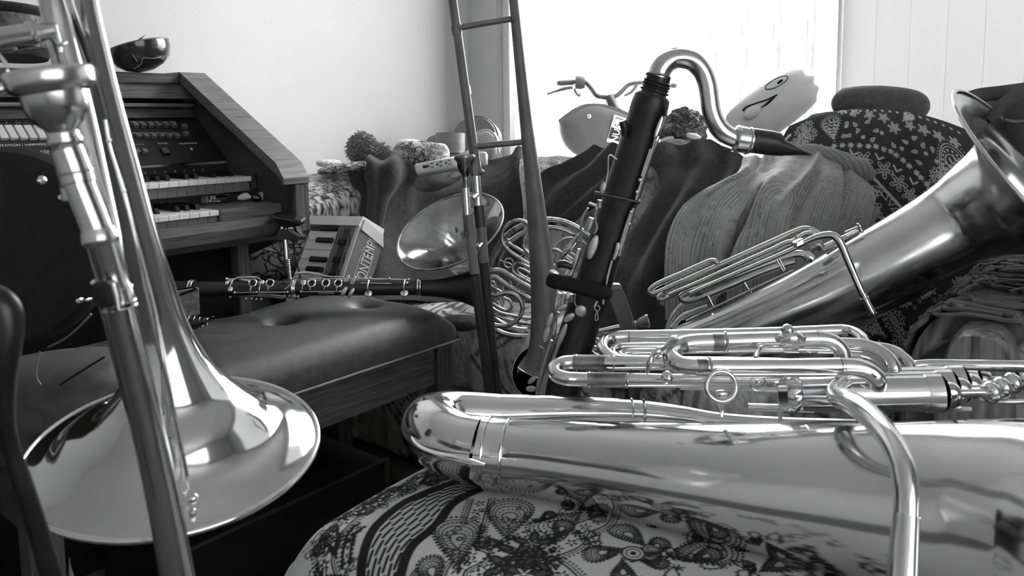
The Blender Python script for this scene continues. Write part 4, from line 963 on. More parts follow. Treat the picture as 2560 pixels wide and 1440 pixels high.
V, f, uv = pillow(U(822, 408, 2.36), RT * px(32, 2.36), UP * px(10, 2.36), FW * 0.03, 40, 2.2, 0.5, 50, 6, 0)
o = mk('paper_scraps', (V, f), 'paper'); tag(o, 'crumpled white paper beside the organ corner', 'paper')
V, f, uv = pillow(U(868, 420, 2.30), RT * px(75, 2.3) + UP * px(10, 2.3), UP * px(13, 2.3), FW * 0.05, 50, 2.2, 0.3, 30, 8, 0)
o = mk('folded_print_cloth', (V, f), 'printcloth', col=leafd.at(uv[:, 0] * 0.5, uv[:, 1] * 0.2) * 1.6); tag(o, 'folded dark-printed cloth on top of the pale leaf cushion', 'cloth')
# power strip
DQ = 2.36
ps = thing('power_strip', 'white power strip with three-pin outlets on the sofa back', 'power strip', U(1110, 420, DQ))
ax = nrm(RT * 0.97 + UP * 0.17 - FW * 0.05); fy = nrm(UP - np.dot(UP, ax) * ax + FW * 0.25); fz = nrm(np.cross(ax, fy)); fz = fz if np.dot(fz, FW) < 0 else -fz
pc = U(1093, 417, DQ)
mk('housing', box(pc, ax * px(54, DQ), fy * px(14, DQ), fz * 0.022, 0.006), 'whiteplastic', ps, True, sharp=60)
for k in range(3):
    c = pc + ax * px(-12 + 22 * k, DQ) + fz * 0.0222
    mk('outlet', box(c, ax * px(10, DQ), fy * px(9.5, DQ), fz * 0.0008, 0.0005), 'palegrey', ps, False)
    for (a, b, w_, h_) in ((2.5, 5.0, 3.2, 1.0), (2.5, -5.0, 3.2, 1.0), (-6, -0.5, 2.0, 2.0)):
        mk('slot', box(c + ax * px(a, DQ) + fy * px(b, DQ) + fz * 0.0008, ax * px(w_, DQ), fy * px(h_, DQ), fz * 0.0006), 'black', ps, False)
mk('switch', box(pc + ax * px(-27, DQ) + fy * px(0, DQ) + fz * 0.0225, ax * px(6, DQ), fy * px(3.5, DQ), fz * 0.002, 0.001), 'black', ps, False)
# round tins, tape, plastic bag, charger in the corner
DC2 = 2.72
dc = U(1188, 352, 2.82)
dm = thing('round_drum_case', 'tall round grey drum-shaped case in the window corner', 'drum', dc)
axd = nrm(-FW * 0.93 - RT * 0.32 + UP * 0.10)
mk('shell', lathe([(-0.05, 0), (-0.05, px(60, 2.82)), (0.0, px(61, 2.82)), (0.012, px(59, 2.82)), (0.014, 0)], dc, axd, 44), 'tin', dm, sharp=30)
mk('rim', torus(dc + axd * 0.0, axd, px(61, 2.82), 0.004, 44, 8), 'satin', dm)
o = mk('small_round_tin', lathe([(-0.03, 0), (-0.03, px(30, 2.7)), (0.004, px(31, 2.7)), (0.006, px(27, 2.7)), (0.004, 0)], U(1092, 368, 2.72), nrm(-FW + UP * 0.2 + RT * 0.2), 36), 'tin', sharp=30); tag(o, 'small dark round tin behind the tape roll', 'tin')
tpz = thing('tape_roll', 'pale grey tape roll standing flat behind the floral pouch', 'tape', U(1126, 388, 2.5))
tc0 = U(1126, 384, 2.50)
mk('roll', lathe([(-px(50, 2.5), px(22, 2.5)), (-px(50, 2.5), px(36, 2.5)), (0, px(37, 2.5)), (0, px(24, 2.5)), (-px(50, 2.5), px(22, 2.5))], tc0 + UP * px(50, 2.5), UP, 40), M['tin'], tpz, sharp=30)
mk('label_band', lathe([(px(8, 2.5), px(36.8, 2.5)), (px(24, 2.5), px(37.2, 2.5))], tc0, UP, 40), 'greyplastic', tpz)
o = mk('tape_tail', box(U(1150, 390, 2.46), RT * px(22, 2.46) + UP * px(9, 2.46), FW * 0.004, UP * px(6, 2.46)), 'palegrey', None, False); tag(o, 'loose pale tape tail hanging from the tape roll', 'tape')
pb = thing('plastic_bag', 'clear plastic bag with wrapped contents beside the window frame', 'bag', U(1212, 380, 2.66))
V, f, uv = pillow(U(1212, 360, 2.66), RT * px(36, 2.66), UP * px(33, 2.66), FW * 0.03, 40, 3, 0.2, 30, 3, 0)
mk('wrapping', (V, f), mat('cloudy_plastic', 0.40, 0.2, spec=0.8, bscale=40, bstr=0.8, bdist=0.01), pb)
mk('handle_strap', tp([(1180, 345, 2.63, 3), (1195, 331, 2.63, 3), (1222, 326, 2.63, 3), (1240, 345, 2.63, 3), (1247, 385, 2.63, 3)], 8, 6), 'palegrey', pb)
o = mk('charger_block', box(U(1203, 398, 2.45), RT * px(16, 2.45), UP * px(18, 2.45), FW * 0.025, 0.007), 'palegrey', smooth=True, sharp=60); tag(o, 'pale plastic charger block behind the trombone mouthpiece', 'charger')
# mottled plush, pale cushion with a printed eye, dark cushions
DM = 2.36
pm = thing('mottled_plush', 'round mottled plush toy on the sofa back behind the clarinet neck', 'plush toy', U(1705, 350, DM))
e = ellip(U(1712, 322, DM), RT * px(52, DM), UP * px(50, DM), FW * 0.06, 50, 36); v = np.array(e[0]); v += np.outer(0.006 * fbm(v, 60, 3), nrm(UP - FW)) + 0.004 * rs.normal(size=v.shape)
mk('body', (v, e[1]), 'stonefur', pm)
e = ellip(U(1690, 334, DM - 0.04), RT * px(42, DM), UP * px(24, DM), FW * 0.04, 40, 26); v = np.array(e[0]) + 0.004 * rs.normal(size=(len(e[0]), 3)); mk('arm', (v, e[1]), 'stonefur', pm)
mk('paw', ellip(U(1732, 340, DM - 0.07), RT * px(20, DM) - UP * px(4, DM), UP * px(7, DM), FW * 0.015, 20, 12), 'plush', pm)
mk('paw', ellip(U(1668, 348, DM - 0.07), RT * px(17, DM) + UP * px(4, DM), UP * px(6, DM), FW * 0.015, 20, 12), 'plush', pm)
DE = 2.12
ey = thing('eye_cushion', 'pale plush cushion with printed eye and dark mouth line in front of the window', 'cushion', U(1930, 300, DE))
cx = nrm(RT * 0.82 + UP * 0.57); cy = nrm(-RT * 0.57 + UP * 0.82)
V, f, uv = pillow(U(1928, 270, DE), cx * px(125, DE), cy * px(62, DE), FW * 0.075, 90, 2.6, 0.03, 14, 5, 0.02)
rr_ = np.dot(V - U(1928, 270, DE), cx) / px(125, DE); V = V + np.outer(0.006 * np.sin(np.dot(V - U(1928, 270, DE), cy) * 190) * np.clip(rr_ - 0.55, 0, 1) * 2, cx)
mk('body', (V, f), 'plush', ey)
def front(x, y, c=U(1928, 270, DE)): # lies on the cushion front
    q = U(x, y, DE); a = np.dot(q - c, cx) / px(125, DE); b = np.dot(q - c, cy) / px(62, DE)
    th = max(0.0, (1 - abs(a) ** 2.6) * (1 - abs(b) ** 2.6)) ** 0.5; return q - FW * (0.075 * th + 0.002)
mk('eye', tp([(0, 0, 1, 1)] * 2, 4, 1) if False else sweep([front(1925 + 30 * math.cos(t) * 0.86 + 9 * math.sin(t) * 0.5, 214 - 30 * math.cos(t) * 0.5 + 9 * math.sin(t) * 0.86) for t in np.linspace(0, 2 * math.pi, 28, endpoint=False)], 0.0012, 6, 1, closed=True), 'black', ey)
mk('pupil', ellip(front(1932, 212), cx * px(9, DE), cy * px(3, DE), FW * 0.002, 14, 8), 'black', ey)
mk('mouth', sweep([front(*p) for p in ((1842, 283), (1848, 275), (1870, 266), (1895, 258), (1920, 245))], [0.0028, 0.0024, 0.002, 0.002, 0.001], 8, 5), 'black', ey)
mk('mouth_corner', sweep([front(*p) for p in ((1880, 278), (1895, 268), (1908, 256), (1920, 246))], [0.001, 0.003, 0.003, 0.001], 8, 5), 'black', ey)
mk('snout', ellip(front(1862, 288), cx * px(24, DE), cy * px(14, DE), FW * 0.012, 20, 12), 'plush', ey)
V, f, uv = pillow(U(2200, 262, 1.95), RT * px(118, 1.95) - UP * px(6, 1.95), UP * px(46, 1.95), FW * 0.07, 60, 3, 0.10, 14, 5, 0)
o = mk('dark_cushion', (V, f), mat('grey_velour', 0.11, 0.9, spec=0.1, sheen=0.2, nscale=80, namt=0.2)); tag(o, 'plain dark cushion standing behind the bandana cushion', 'cushion')
cloth('dark_sleeve', 'dark folded garment in front of the pale cushion, left of the bandana cushion', 'garment',
      [[(1965, 345, 1.90), (1990, 318, 1.92), (2030, 286, 1.95), (2090, 272, 1.98)], [(1975, 352, 1.86), (2010, 320, 1.87), (2045, 298, 1.90), (2095, 290, 1.93)], [(1975, 380, 1.86), (2020, 360, 1.86), (2060, 340, 1.88), (2100, 330, 1.92)]], 'cloth_dark', 14, 12, 0.015, 0.006, 20, 2)
# dark bag at the right edge
DR = 1.45
M['baggrey'] = mat('grey_bag_cloth', 0.10, 0.9, spec=0.1)
dbg = thing('dark_bag', 'dark soft bag with straps at the right edge behind the tuba bell', 'bag', U(2520, 330, DR))
V, f, uv = pillow(U(2545, 330, DR), RT * px(85, DR), UP * px(105, DR), FW * 0.08, 60, 3, 0.08, 16, 6, 0)
mk('body', (V, f), 'baggrey', dbg)
mk('strap', tp([(2424, 243, DR - .03, 15), (2450, 238, DR - .03, 18), (2500, 232, DR - .04, 18), (2560, 226, DR - .05, 20)], 16, 6, flat=0.5), 'baggrey', dbg)
mk('strap', tp([(2470, 300, DR - .09, 10), (2520, 250, DR - .1, 16), (2580, 215, DR - .1, 20)], 14, 6, flat=0.6), 'baggrey', dbg)
mk('zip_strip', tp([(2510, 300, DR - .1, 5), (2540, 305, DR - .1, 5), (2590, 300, DR - .1, 5)], 10, 4), 'satin', dbg)
# crocheted shawl over the right arm
shw = thing('crochet_shawl', 'knotted dark crochet shawl hanging over the right sofa arm', 'shawl', R(AS, 0.95, 0.62))
g = G(); rr = np.random.RandomState(9)
def armpt(t, wd, off=0.0):
    a, b = math.cos(t), math.sin(t); a = math.copysign(abs(a) ** 0.55, a); b = math.copysign(abs(b) ** 0.55, b)
    return R(AS + a * (0.115 + off), wd, 0.325 + b * (0.285 + off))
for k in range(260):
    t0 = rr.uniform(0.15, 2.95); w0 = rr.uniform(0.35, 1.03); dt = rr.choice((-1, 1)) * rr.uniform(0.25, 0.6); dw = rr.choice((-1, 1)) * rr.uniform(0.03, 0.10)
    pts = [armpt(np.clip(t0 + dt * s, 0.0, math.pi), min(w0 + dw * s + 0.012 * math.sin(9 * s + k), 1.045), 0.008 + 0.006 * rr.rand()) for s in np.linspace(0, 1, 6)]
    g.add(sweep(pts, rr.uniform(0.0025, 0.0055), 6, 3))
mk('net', g, 'yarn', shw, kind='stuff')
g = G()
for k in range(150):
    t0 = rr.choice((rr.uniform(0.0, 0.5), rr.uniform(2.5, 3.14))); w0 = rr.uniform(0.5, 1.03); p = armpt(t0, w0, 0.012); L = rr.uniform(0.04, 0.16)
    pts = [p + ZZ * (-L * s) + rr.normal(size=3) * 0.006 + E2 * (-0.008 if t0 > 1 else 0.008) for s in np.linspace(0, 1, 5)]
    g.add(sweep(pts, 0.0022, 6, 3))
mk('fringe', g, 'yarn', shw, kind='stuff')
vv = [armpt(t, wd, 0.006 + 0.003 * math.sin(8 * t + 20 * wd)) for wd in np.linspace(0.4, 0.97, 12) for t in np.linspace(0.1, 2.9, 30)]
mk('lining', (vv, grid_faces(30, 12)), 'cloth_dark', shw)
# dark wad beside the bench end
V, f, uv = pillow(U(1150, 808, 1.80), RT * px(48, 1.8), UP * px(20, 1.8), FW * 0.05, 40, 2.4, 0.2, 25, 3, 0)
o = mk('dark_cloth_wad', (V, f), 'cloth_dark'); tag(o, 'small dark wad of cloth on the sofa seat below the clarinet bell', 'cloth')
# ---- scooter outside, seen through the window
DK = 3.25
sc = thing('scooter', 'scooter parked outside the window with a dark front bag and chrome handlebar', 'scooter', np.array((*U(1500, 330, DK)[:2], -0.06)))
ol = cr([(1397, 302, 0), (1440, 271, 0), (1488, 258, 0), (1530, 268, 0), (1572, 284, 0), (1594, 300, 0), (1600, 335, 0), (1592, 380, 0), (1560, 394, 0), (1500, 396, 0), (1450, 392, 0), (1420, 372, 0), (1402, 340, 0), (1397, 302, 0)], 5)[:-1, :2]
lc = ol.mean(0); vv = []; nO = len(ol)
for (k_, dz) in ((0.0, -0.112), (0.5, -0.110), (0.85, -0.104), (0.95, -0.094), (1.0, -0.075), (1.0, 0.07), (0.93, 0.09), (0.0, 0.095)):
    vv += [U(*(lc + (q - lc) * k_), DK + dz) for q in ol]
bgk = mk('front_bag', (vv, grid_faces(nO, 8, 0, True) + [(i * nO + nO - 1, (i + 1) * nO + nO - 1, (i + 1) * nO, i * nO) for i in range(7)]), 'tin', sc)
M['bike'] = mat('scooter_metal', 0.05, 0.4, 0.4)
BAGM = mat('dark_canvas_bag', 0.035, 0.8)
bgk.data.materials[0] = BAGM
mk('bag_flap', patch([[U(x, y, DK - 0.098) for x, y in r] for r in (((1396, 300), (1440, 268), (1490, 258), (1560, 276), (1585, 292)), ((1398, 306), (1440, 282), (1490, 276), (1560, 292), (1585, 306)), ((1402, 312), (1440, 296), (1490, 292), (1560, 304), (1582, 316)))], 8, 8, 0.01)[:2], BAGM, sc)
mk('stud', ellip(U(1473, 291, DK - 0.108), RT * px(5, DK), UP * px(5, DK), FW * 0.004, 14, 8), 'chrome', sc)
st0 = U(1541, 325, DK - 0.1135); sx = nrm(RT * 0.90 - UP * 0.30); sy = nrm(UP * 0.95 + RT * 0.28)
mk('sticker', box(st0, sx * px(15, DK), sy * px(34, DK), FW * 0.0006), 'print', bgk, False)
mk('sticker_dark', box(st0 - sy * px(11, DK) - FW * 0.001, sx * px(14, DK), sy * px(14, DK), FW * 0.0003), 'black', bgk, False)
text('NUTS', st0 - sy * px(30, DK) + sx * px(9, DK) - FW * 0.002, sy, -sx, px(22, DK), 'whiteplastic', bgk)
text('GRAIN', st0 + sy * px(26, DK) - sx * px(12, DK) - FW * 0.002, sx, sy, px(8, DK), 'black', bgk)
text('5', st0 + sy * px(6, DK) + sx * px(8, DK) - FW * 0.002, sy, -sx, px(22, DK), 'black', bgk)
mk('sticker_bar', box(st0 - sy * px(29, DK) - FW * 0.0015, sx * px(13, DK), sy * px(3, DK), FW * 0.0003), 'whiteplastic', bgk, False)
mk('handlebar', tp([(1400, 207, DK, 6), (1430, 205, DK, 6), (1462, 204, DK, 6), (1478, 220, DK, 7), (1492, 238, DK, 7), (1512, 242, DK, 7), (1538, 240, DK, 7), (1556, 226, DK, 7), (1570, 212, DK, 6), (1600, 206, DK, 6), (1690, 215, DK, 6)], 14, 6), 'bike', sc)
mk('grip', G().add(cyl(U(1399, 207, DK), U(1434, 205, DK), px(8, DK), 16)).add(ball(U(1397, 207, DK), px(7, DK))), 'bike', sc)
mk('bell_housing', lathe([(-0.02, 0), (-0.02, px(18, DK)), (0.0, px(20, DK)), (0.02, px(17, DK)), (0.02, 0)], U(1449, 204, DK), nrm(RT), 24), 'bike', sc, sharp=30)
mk('brake_lever', tp([(1367, 236, DK - .02, 3), (1392, 227, DK - .02, 3.5), (1412, 221, DK - .02, 5), (1432, 218, DK - .02, 5)], 10, 5), 'bike', sc)
mk('brake_hook', tp([(1436, 222, DK - .02, 4), (1440, 232, DK - .02, 4), (1447, 239, DK - .02, 3), (1451, 235, DK - .02, 2)], 8, 5), 'bike', sc)
mk('right_lever', tp([(1560, 240, DK - .02, 3), (1580, 228, DK - .02, 4), (1592, 212, DK - .02, 4)], 8, 5), 'bike', sc)
sb_ = U(1545, 285, DK + 0.02); gz = np.array((sb_[0] + 0.05, sb_[1] + 0.02, 0.30))
mk('steering_stem', sweep([U(1521, 236, DK), U(1535, 265, DK + 0.01), sb_, gz], [0.02, 0.022, 0.022, 0.025], 14, 4), 'bike', sc)
wc = np.array((gz[0], gz[1], 0.16)); mk('front_wheel', torus(wc, nrm(RT * 0.3 + FW), 0.18, 0.035, 36, 12), 'rubber', sc); mk('wheel_hub', lathe([(-0.03, 0), (-0.03, 0.12), (0.03, 0.12), (0.03, 0)], wc, nrm(RT * 0.3 + FW), 28), 'bike', sc)
mk('fork', G().add(cyl(gz, wc + FW * 0.05, 0.015)).add(cyl(gz, wc - FW * 0.05, 0.015)), 'bike', sc)
mk('step_deck', box(np.array((gz[0] + 0.25, gz[1] + 0.15, 0.16)), RT * 0.25, FW * 0.12, ZZ * 0.03, 0.01), 'bike', sc)
mk('mirror', G().add(tp([(1660, 214, DK, 2), (1672, 214, DK, 3)], 8, 2)).add(ellip(U(1684, 212, DK), RT * px(10, DK), UP * px(6, DK), FW * 0.01, 16, 10)), 'bike', sc)
# ================================================================== small toy keyboard standing on its end
DKB = 1.97
kb = thing('mini_keyboard', 'small grey toy keyboard standing on end between organ and blanket, white letters on its side', 'keyboard', U(850, 700, DKB))
kx = nrm(RT * 0.82 - FW * 0.57); ky0 = nrm(-UP * 0.91 - RT * 0.235 - FW * 0.335); ky = nrm(ky0 - np.dot(ky0, kx) * kx)
kn = nrm(np.cross(kx, ky)); kn = kn if np.dot(kn, FW) < 0 else -kn
# front face: x from left edge of the keys to the right edge, y down
KO = U(897, 566, DKB)                                      # front top right corner
XS, YS = 1 / 0.80, 1 / 0.90
def K(x, y, z=0.0): return KO + kx * px(x * XS, DKB) + ky * px(y * YS, DKB) + kn * z
def kbox(x0, x1, y0, y1, z0, z1, bev=0.0):
    c = (K(x0, y0, z0) + K(x1, y1, z1)) / 2
    return box(c, kx * px((x1 - x0) / 2 * XS, DKB), ky * px((y1 - y0) / 2 * YS, DKB), kn * (z1 - z0) / 2, bev)
KL = 215
mk('body', kbox(-150, 0, 0, KL, -0.05, -0.006, 0.004), 'greyplastic', kb, True, sharp=50)
mk('control_panel', kbox(-58, 0, 0, KL, -0.02, 0.0, 0.002), 'greyplastic', kb, False)
mk('edge_trim', kbox(-6, 4, 0, KL, -0.02, 0.004, 0.002), 'palegrey', kb, False)
# slanted end cap
cap = [K(-160, -26, -0.004), K(0, -26, -0.004), K(4, 0, 0.006), K(-160, 0, 0.006), K(-156, -26, -0.09), K(-2, -26, -0.09), K(2, 3, -0.09), K(-156, 3, -0.09)]
mk('end_cap', (cap, [(0, 1, 2, 3), (7, 6, 5, 4), (0, 4, 5, 1), (1, 5, 6, 2), (2, 6, 7, 3), (3, 7, 4, 0)]), 'palegrey', kb, False)
# right side, leaning away, with the lettering
sdx = -kn; S0 = K(5, 4, -0.002)
def KS(a, b, off=0.0): return S0 + sdx * px(a * 1.45, DKB) + ky * px(b * YS, DKB) + nrm(np.cross(ky, sdx)) * off * (1 if np.dot(np.cross(ky, sdx), FW) < 0 else -1)
vv = [KS(0, 0), KS(62, 12), KS(62, KL), KS(0, KL)]; vv += [v - kx * 0.05 for v in vv]
mk('back_side', (vv, [(0, 1, 2, 3), (7, 6, 5, 4), (0, 4, 5, 1), (1, 5, 6, 2), (2, 6, 7, 3), (3, 7, 4, 0)]), 'greyplastic', kb, False)
vv = [KS(4, -24, 0.001), KS(56, -12, 0.001), KS(64, 14, 0.003), KS(2, 2, 0.003)]; vv += [v - kx * 0.05 for v in vv]
mk('cap_corner', (vv, [(0, 1, 2, 3), (7, 6, 5, 4), (0, 4, 5, 1), (1, 5, 6, 2), (2, 6, 7, 3), (3, 7, 4, 0)]), 'palegrey', kb, False)
text('BONTEMPI', KS(46, 118, 0.0008), -ky, -sdx, px(24 * 1.45, DKB) / 0.73, 'whiteplastic', kb, xs=0.53)
cv = []
for t in np.linspace(-math.pi / 2, math.pi / 2, 12): cv.append((33 + 14 * math.sin(t), 44 - 12 * math.cos(t)))
cvo = [(47, 214)] + [(33 + 14 * math.cos(t), 44 - 14 * math.sin(t)) for t in np.linspace(0, math.pi, 14)] + [(19, 214)]
mk('letter_frame', sweep([KS(a, b, 0.0006) for a, b in cvo], px(0.9, DKB), 5, 1), 'whiteplastic', kb)
W0 = None
for k in range(8):
    y0 = 14 + 23.5 * k
    if W0 is None: W0 = mk('white_key', kbox(-140, -58, y0, y0 + 22, -0.008, -0.001, 0.0008), 'palegrey', kb, False); M['palekey'] = mat('pale_key', 0.85, 0.35); W0.data.materials[0] = M['palekey']
    else:
        o = W0.copy(); COL.objects.link(o); o.parent = kb; o.location = tuple(ky * px(23.5 * k * YS, DKB))
Bk = None
for y in (-2 + 10, 37.5 + 0, 61 + 23.5, 37.5 + 71, 155, 178):
    if Bk is None: Bk = mk('black_key', kbox(-108, -58, y - 7, y + 6, -0.002, 0.006, 0.002), 'blackgloss', kb, False); y00 = y
    else:
        o = Bk.copy(); COL.objects.link(o); o.parent = kb; o.location = tuple(ky * px((y - y00) * YS, DKB))
mk('slider_track', kbox(-38, -20, 6, KL, -0.001, 0.0006), 'satin_dark', kb, False)
for k in range(4):
    y = 34 + 42 * k
    mk('slider_knob', kbox(-37, -21, y, y + 13, 0.0, 0.008, 0.001), 'blackgloss', kb, False)
    for q in range(4): mk('printed_mark', kbox(-16 + 1.5 * q, -13.5 + 1.5 * q, y - 12 + 7 * q, y - 8 + 7 * q, 0.0, 0.0008), 'black', kb, False)
for q in range(2): mk('printed_line', kbox(-52 + 7 * q, -51 + 7 * q, 12, 45, 0.0, 0.0008), 'black', kb, False)

# ================================================================== clarinet lying across the bench
DCL = 1.70
cln = thing('clarinet', 'black clarinet with bright keys lying across the padded bench', 'clarinet', U(830, 740, DCL))
AX0 = np.array((430.0, 724.0)); 
def dcl(x): return DCL + 0.05 * (x - 800) / 400.0
def CP(x, y): return U(x, y, dcl(x) )
def CF(x, y, rr=19.0):            # on the front of the tube
    yc = 723.5 + (x - 430) * -0.008; q = max(-1, min(1, (y - yc) / rr)); return U(x, y, dcl(x)) - FW * px(rr * math.sqrt(1 - q * q), DCL)
def cyc(x): return 723.5 + (x - 430) * -0.008
def clt(x0, x1, r0, r1, **k): return tp([(x0, cyc(x0), dcl(x0), r0), (x1, cyc(x1), dcl(x1), r1)], 28, 1, **k)
mk('barrel', tp([(395, cyc(395), dcl(395), 20), (430, cyc(430), dcl(430), 21), (482, cyc(482), dcl(482), 21)], 28, 3), 'ebony', cln)
mk('upper_joint', clt(486, 733, 18.5, 19.0), 'ebony', cln)
mk('lower_joint', clt(742, 1046, 19.0, 19.5), 'ebony', cln)
bellp = [(1054, 20), (1075, 21), (1095, 22.5), (1115, 25.5), (1135, 30), (1155, 36), (1172, 42.5), (1184, 47.5), (1188, 48.5)]
bv = tp([(x, cyc(x) + 2, dcl(x), r) for x, r in bellp] + [(1186, cyc(1186) + 2, dcl(1186), 46), (1172, cyc(1172) + 2, dcl(1172), 40), (1140, cyc(1140) + 2, dcl(1140), 28), (1100, cyc(1100) + 2, dcl(1100), 17)], 40, 3, caps=False)
mk('bell', bv, 'ebony', cln)
for (a, b, r) in ((474, 484, 22), (733, 741, 20.5), (1044, 1053, 21.5)):
    mk('joint_ring', G().add(torus(CP(a + 2, cyc(a)), nrm(RT), px(r, DCL), px(2.6, DCL), 34, 8)).add(torus(CP(b - 1, cyc(b)), nrm(RT), px(r - 0.6, DCL), px(2.4, DCL), 34, 8)), 'keymetal', cln)
mk('bell_rim', torus(U(1187, cyc(1187) + 2, dcl(1187)), nrm(RT), px(47.5, DCL), px(1.6, DCL), 40, 8), 'keymetal', cln)
def rod(pts, r=1.9, name='key_rod', m='keymetal', lift=3.0):
    mk(name, sweep([CF(x, y) - FW * px(lift, DCL) for x, y in pts], px(r, DCL), 8, 4), m, cln)
def post(x, y): mk('post', ball(CF(x, y) - FW * px(2.5, DCL), px(3.6, DCL), 12, 8), 'keymetal', cln)
rod([(594, 729), (725, 728)]); rod([(758, 727), (856, 726)])
rod([(565, 697), (640, 698)], 1.8); rod([(735, 698), (880, 697)], 1.8); rod([(880, 696), (1020, 699)], 2.0); rod([(905, 706), (980, 707)], 1.5)
for x, y in ((594, 729), (648, 728), (725, 728), (758, 727), (856, 726), (567, 697), (925, 696), (974, 697), (1022, 699), (1020, 706)): post(x, y)
for x in (636, 679, 783, 818, 849):                         # open ring keys with their arms
    c = CF(x, 706) - FW * px(3, DCL); a = nrm(-FW + UP * 0.35)
    k = mk('ring_key', torus(c, a, px(9, DCL), px(2.0, DCL), 26, 8), 'keymetal', cln)
    mk('arm', sweep([CF(x - 1, 715) - FW * px(3, DCL), CF(x - 2, 722) - FW * px(4, DCL), CF(x - 3, 728) - FW * px(4, DCL)], [px(3.2, DCL), px(2.0, DCL), px(2.4, DCL)], 8, 4), 'keymetal', k)
    mk('tone_hole', ellip(CF(x, 706) - FW * px(0.5, DCL), RT * px(6.4, DCL), nrm(UP + FW * 0.3) * px(6.4, DCL), FW * px(1.5, DCL), 16, 8), 'black', k)
def padcup(x, y, r, arm):
    k = mk('pad_cup', ellip(CF(x, y) - FW * px(3, DCL), RT * px(r, DCL), nrm(UP + FW * 0.3) * px(r, DCL), nrm(FW - UP * .3) * px(3.2, DCL), 20, 10), 'keymetal', cln)
    mk('arm', sweep([CF(a, b) - FW * px(5, DCL) for a, b in arm], px(2.0, DCL), 8, 4), 'keymetal', k)
padcup(658, 705, 7, ((657, 706), (656, 718), (656, 728))); padcup(762, 706, 7.5, ((762, 707), (762, 718), (763, 727)))
padcup(583, 721, 7, ((583, 720), (584, 708), (586, 698), (600, 694))); padcup(571, 706, 6, ((571, 706), (580, 700)))
padcup(924, 731, 10.5, ((924, 730), (923, 715), (923, 700))); padcup(1013, 730, 11, ((1013, 729), (1012, 715), (1013, 700)))
mk('tone_hole', ellip(CF(712, 708), RT * px(6, DCL), nrm(UP + FW * 0.3) * px(4, DCL), FW * px(1.5, DCL), 16, 8), 'black', cln)
mk('throat_key', ellip(CF(615, 701) - FW * px(5, DCL), (RT - UP * 0.2) * px(13, DCL), UP * px(4, DCL), FW * px(3, DCL), 18, 8), 'keymetal', cln)
mk('register_key', tp([(590, 694, DCL - .04, 2), (640, 694, DCL - .04, 2.6), (655, 702, DCL - .05, 1.6)], 10, 6, flat=0.6), 'keymetal', cln)
mk('side_lever', tp([(737, 684, DCL - .03, 3), (765, 682, DCL - .03, 4), (790, 685, DCL - .03, 3), (820, 691, DCL - .03, 2), (860, 693, DCL - .03, 1.8)], 10, 6, flat=0.6), 'keymetal', cln)
mk('bridge_key', tp([(712, 723, DCL - .05, 2), (726, 712, DCL - .05, 3), (730, 698, DCL - .05, 3), (742, 692, DCL - .05, 2)], 10, 5), 'keymetal', cln)
for (x, y, dx, dy, L) in ((868, 700, 5, -9, 17), (886, 702, 5, -9, 18), (866, 726, 5, -9, 14), (883, 730, 5, -9, 15)):
    u = nrm(RT * dx - UP * dy); v = nrm(np.cross(u, FW))
    mk('little_finger_lever', ellip(CF(x, min(y, 735)) - FW * px(9, DCL), u * px(L, DCL), v * px(6, DCL), FW * px(2.6, DCL), 18, 8), 'keymetal', cln)
mk('long_lever', sweep([U(*p) for p in ((524, 731, DCL - .02), (560, 733, DCL - .02), (600, 737, DCL - .03), (625, 734, DCL - .03), (670, 737, DCL - .03), (710, 741, DCL - .03))], [px(2.2, DCL)] * 6, 8, 5), 'keymetal', cln)
mk('long_lever', sweep([U(*p) for p in ((565, 738, DCL - .02), (600, 741, DCL - .025), (625, 738, DCL - .03), (670, 741, DCL - .025), (708, 746, DCL - .02))], [px(1.8, DCL)] * 5, 8, 5), 'keymetal', cln)
mk('lever_hook', torus(U(521, 731, DCL - .02), nrm(FW), px(5, DCL), px(1.8, DCL), 18, 7), 'keymetal', cln)
for k in range(4):
    x = 712 + 11 * k
    mk('trill_lever', ellip(U(x, 741 + k * 0.4, DCL - .025), RT * px(4, DCL), UP * px(6, DCL), FW * px(4, DCL), 12, 8), 'brass_dark', cln)
for (x, y) in ((553, 740), (575, 742), (614, 747), (628, 747), (640, 748), (652, 748)): mk('post', ball(U(x, y, DCL - .015), px(3.4, DCL), 10, 7), 'keymetal', cln)
mk('key_spring_rod', tp([(797, 733, DCL - .03, 2), (835, 733, DCL - .03, 2)], 8, 1), 'brass_dark', cln)

# ================================================================== french horn on the sofa
DH = 1.82
fh = thing('french_horn', 'worn french horn lying on the sofa, its wide bell tipped up', 'french horn', U(1300, 800, DH))
ha = nrm(UP * -0.76 + RT * 0.33 + FW * 0.56)                 # rim towards throat
hc = U(1124, 574, DH); RR = px(142, DH)
pf = [(0.0, 1.0), (0.03, 0.975), (0.09, 0.88), (0.20, 0.74), (0.36, 0.58), (0.56, 0.43), (0.80, 0.31), (1.10, 0.22), (1.45, 0.16), (1.75, 0.125)]
mk('bell', lathe([(t * RR, r * RR) for t, r in pf] + [(t * RR + 0.001, r * RR + 0.0015) for t, r in pf[::-1]], hc, ha, 64), mat('bell_lacquer', 0.42, 0.08, 1.0, nscale=18, namt=0.25, rvar=0.08), fh)
mk('bell_rim', torus(hc, ha, RR, 0.0022, 64, 8), 'horn', fh)
def ch(pts, d, r, name='tube', m='horn', n=12, sub=6):      # crop coordinates of the horn region
    mk(name, tp([(1180 + p[0] / 4.234, 520 + p[1] / 4.234, (p[2] if len(p) > 2 else d), (p[3] if len(p) > 3 else r) / 4.234) for p in pts], n, sub), m, fh)
th_end = hc + ha * RR * 1.75
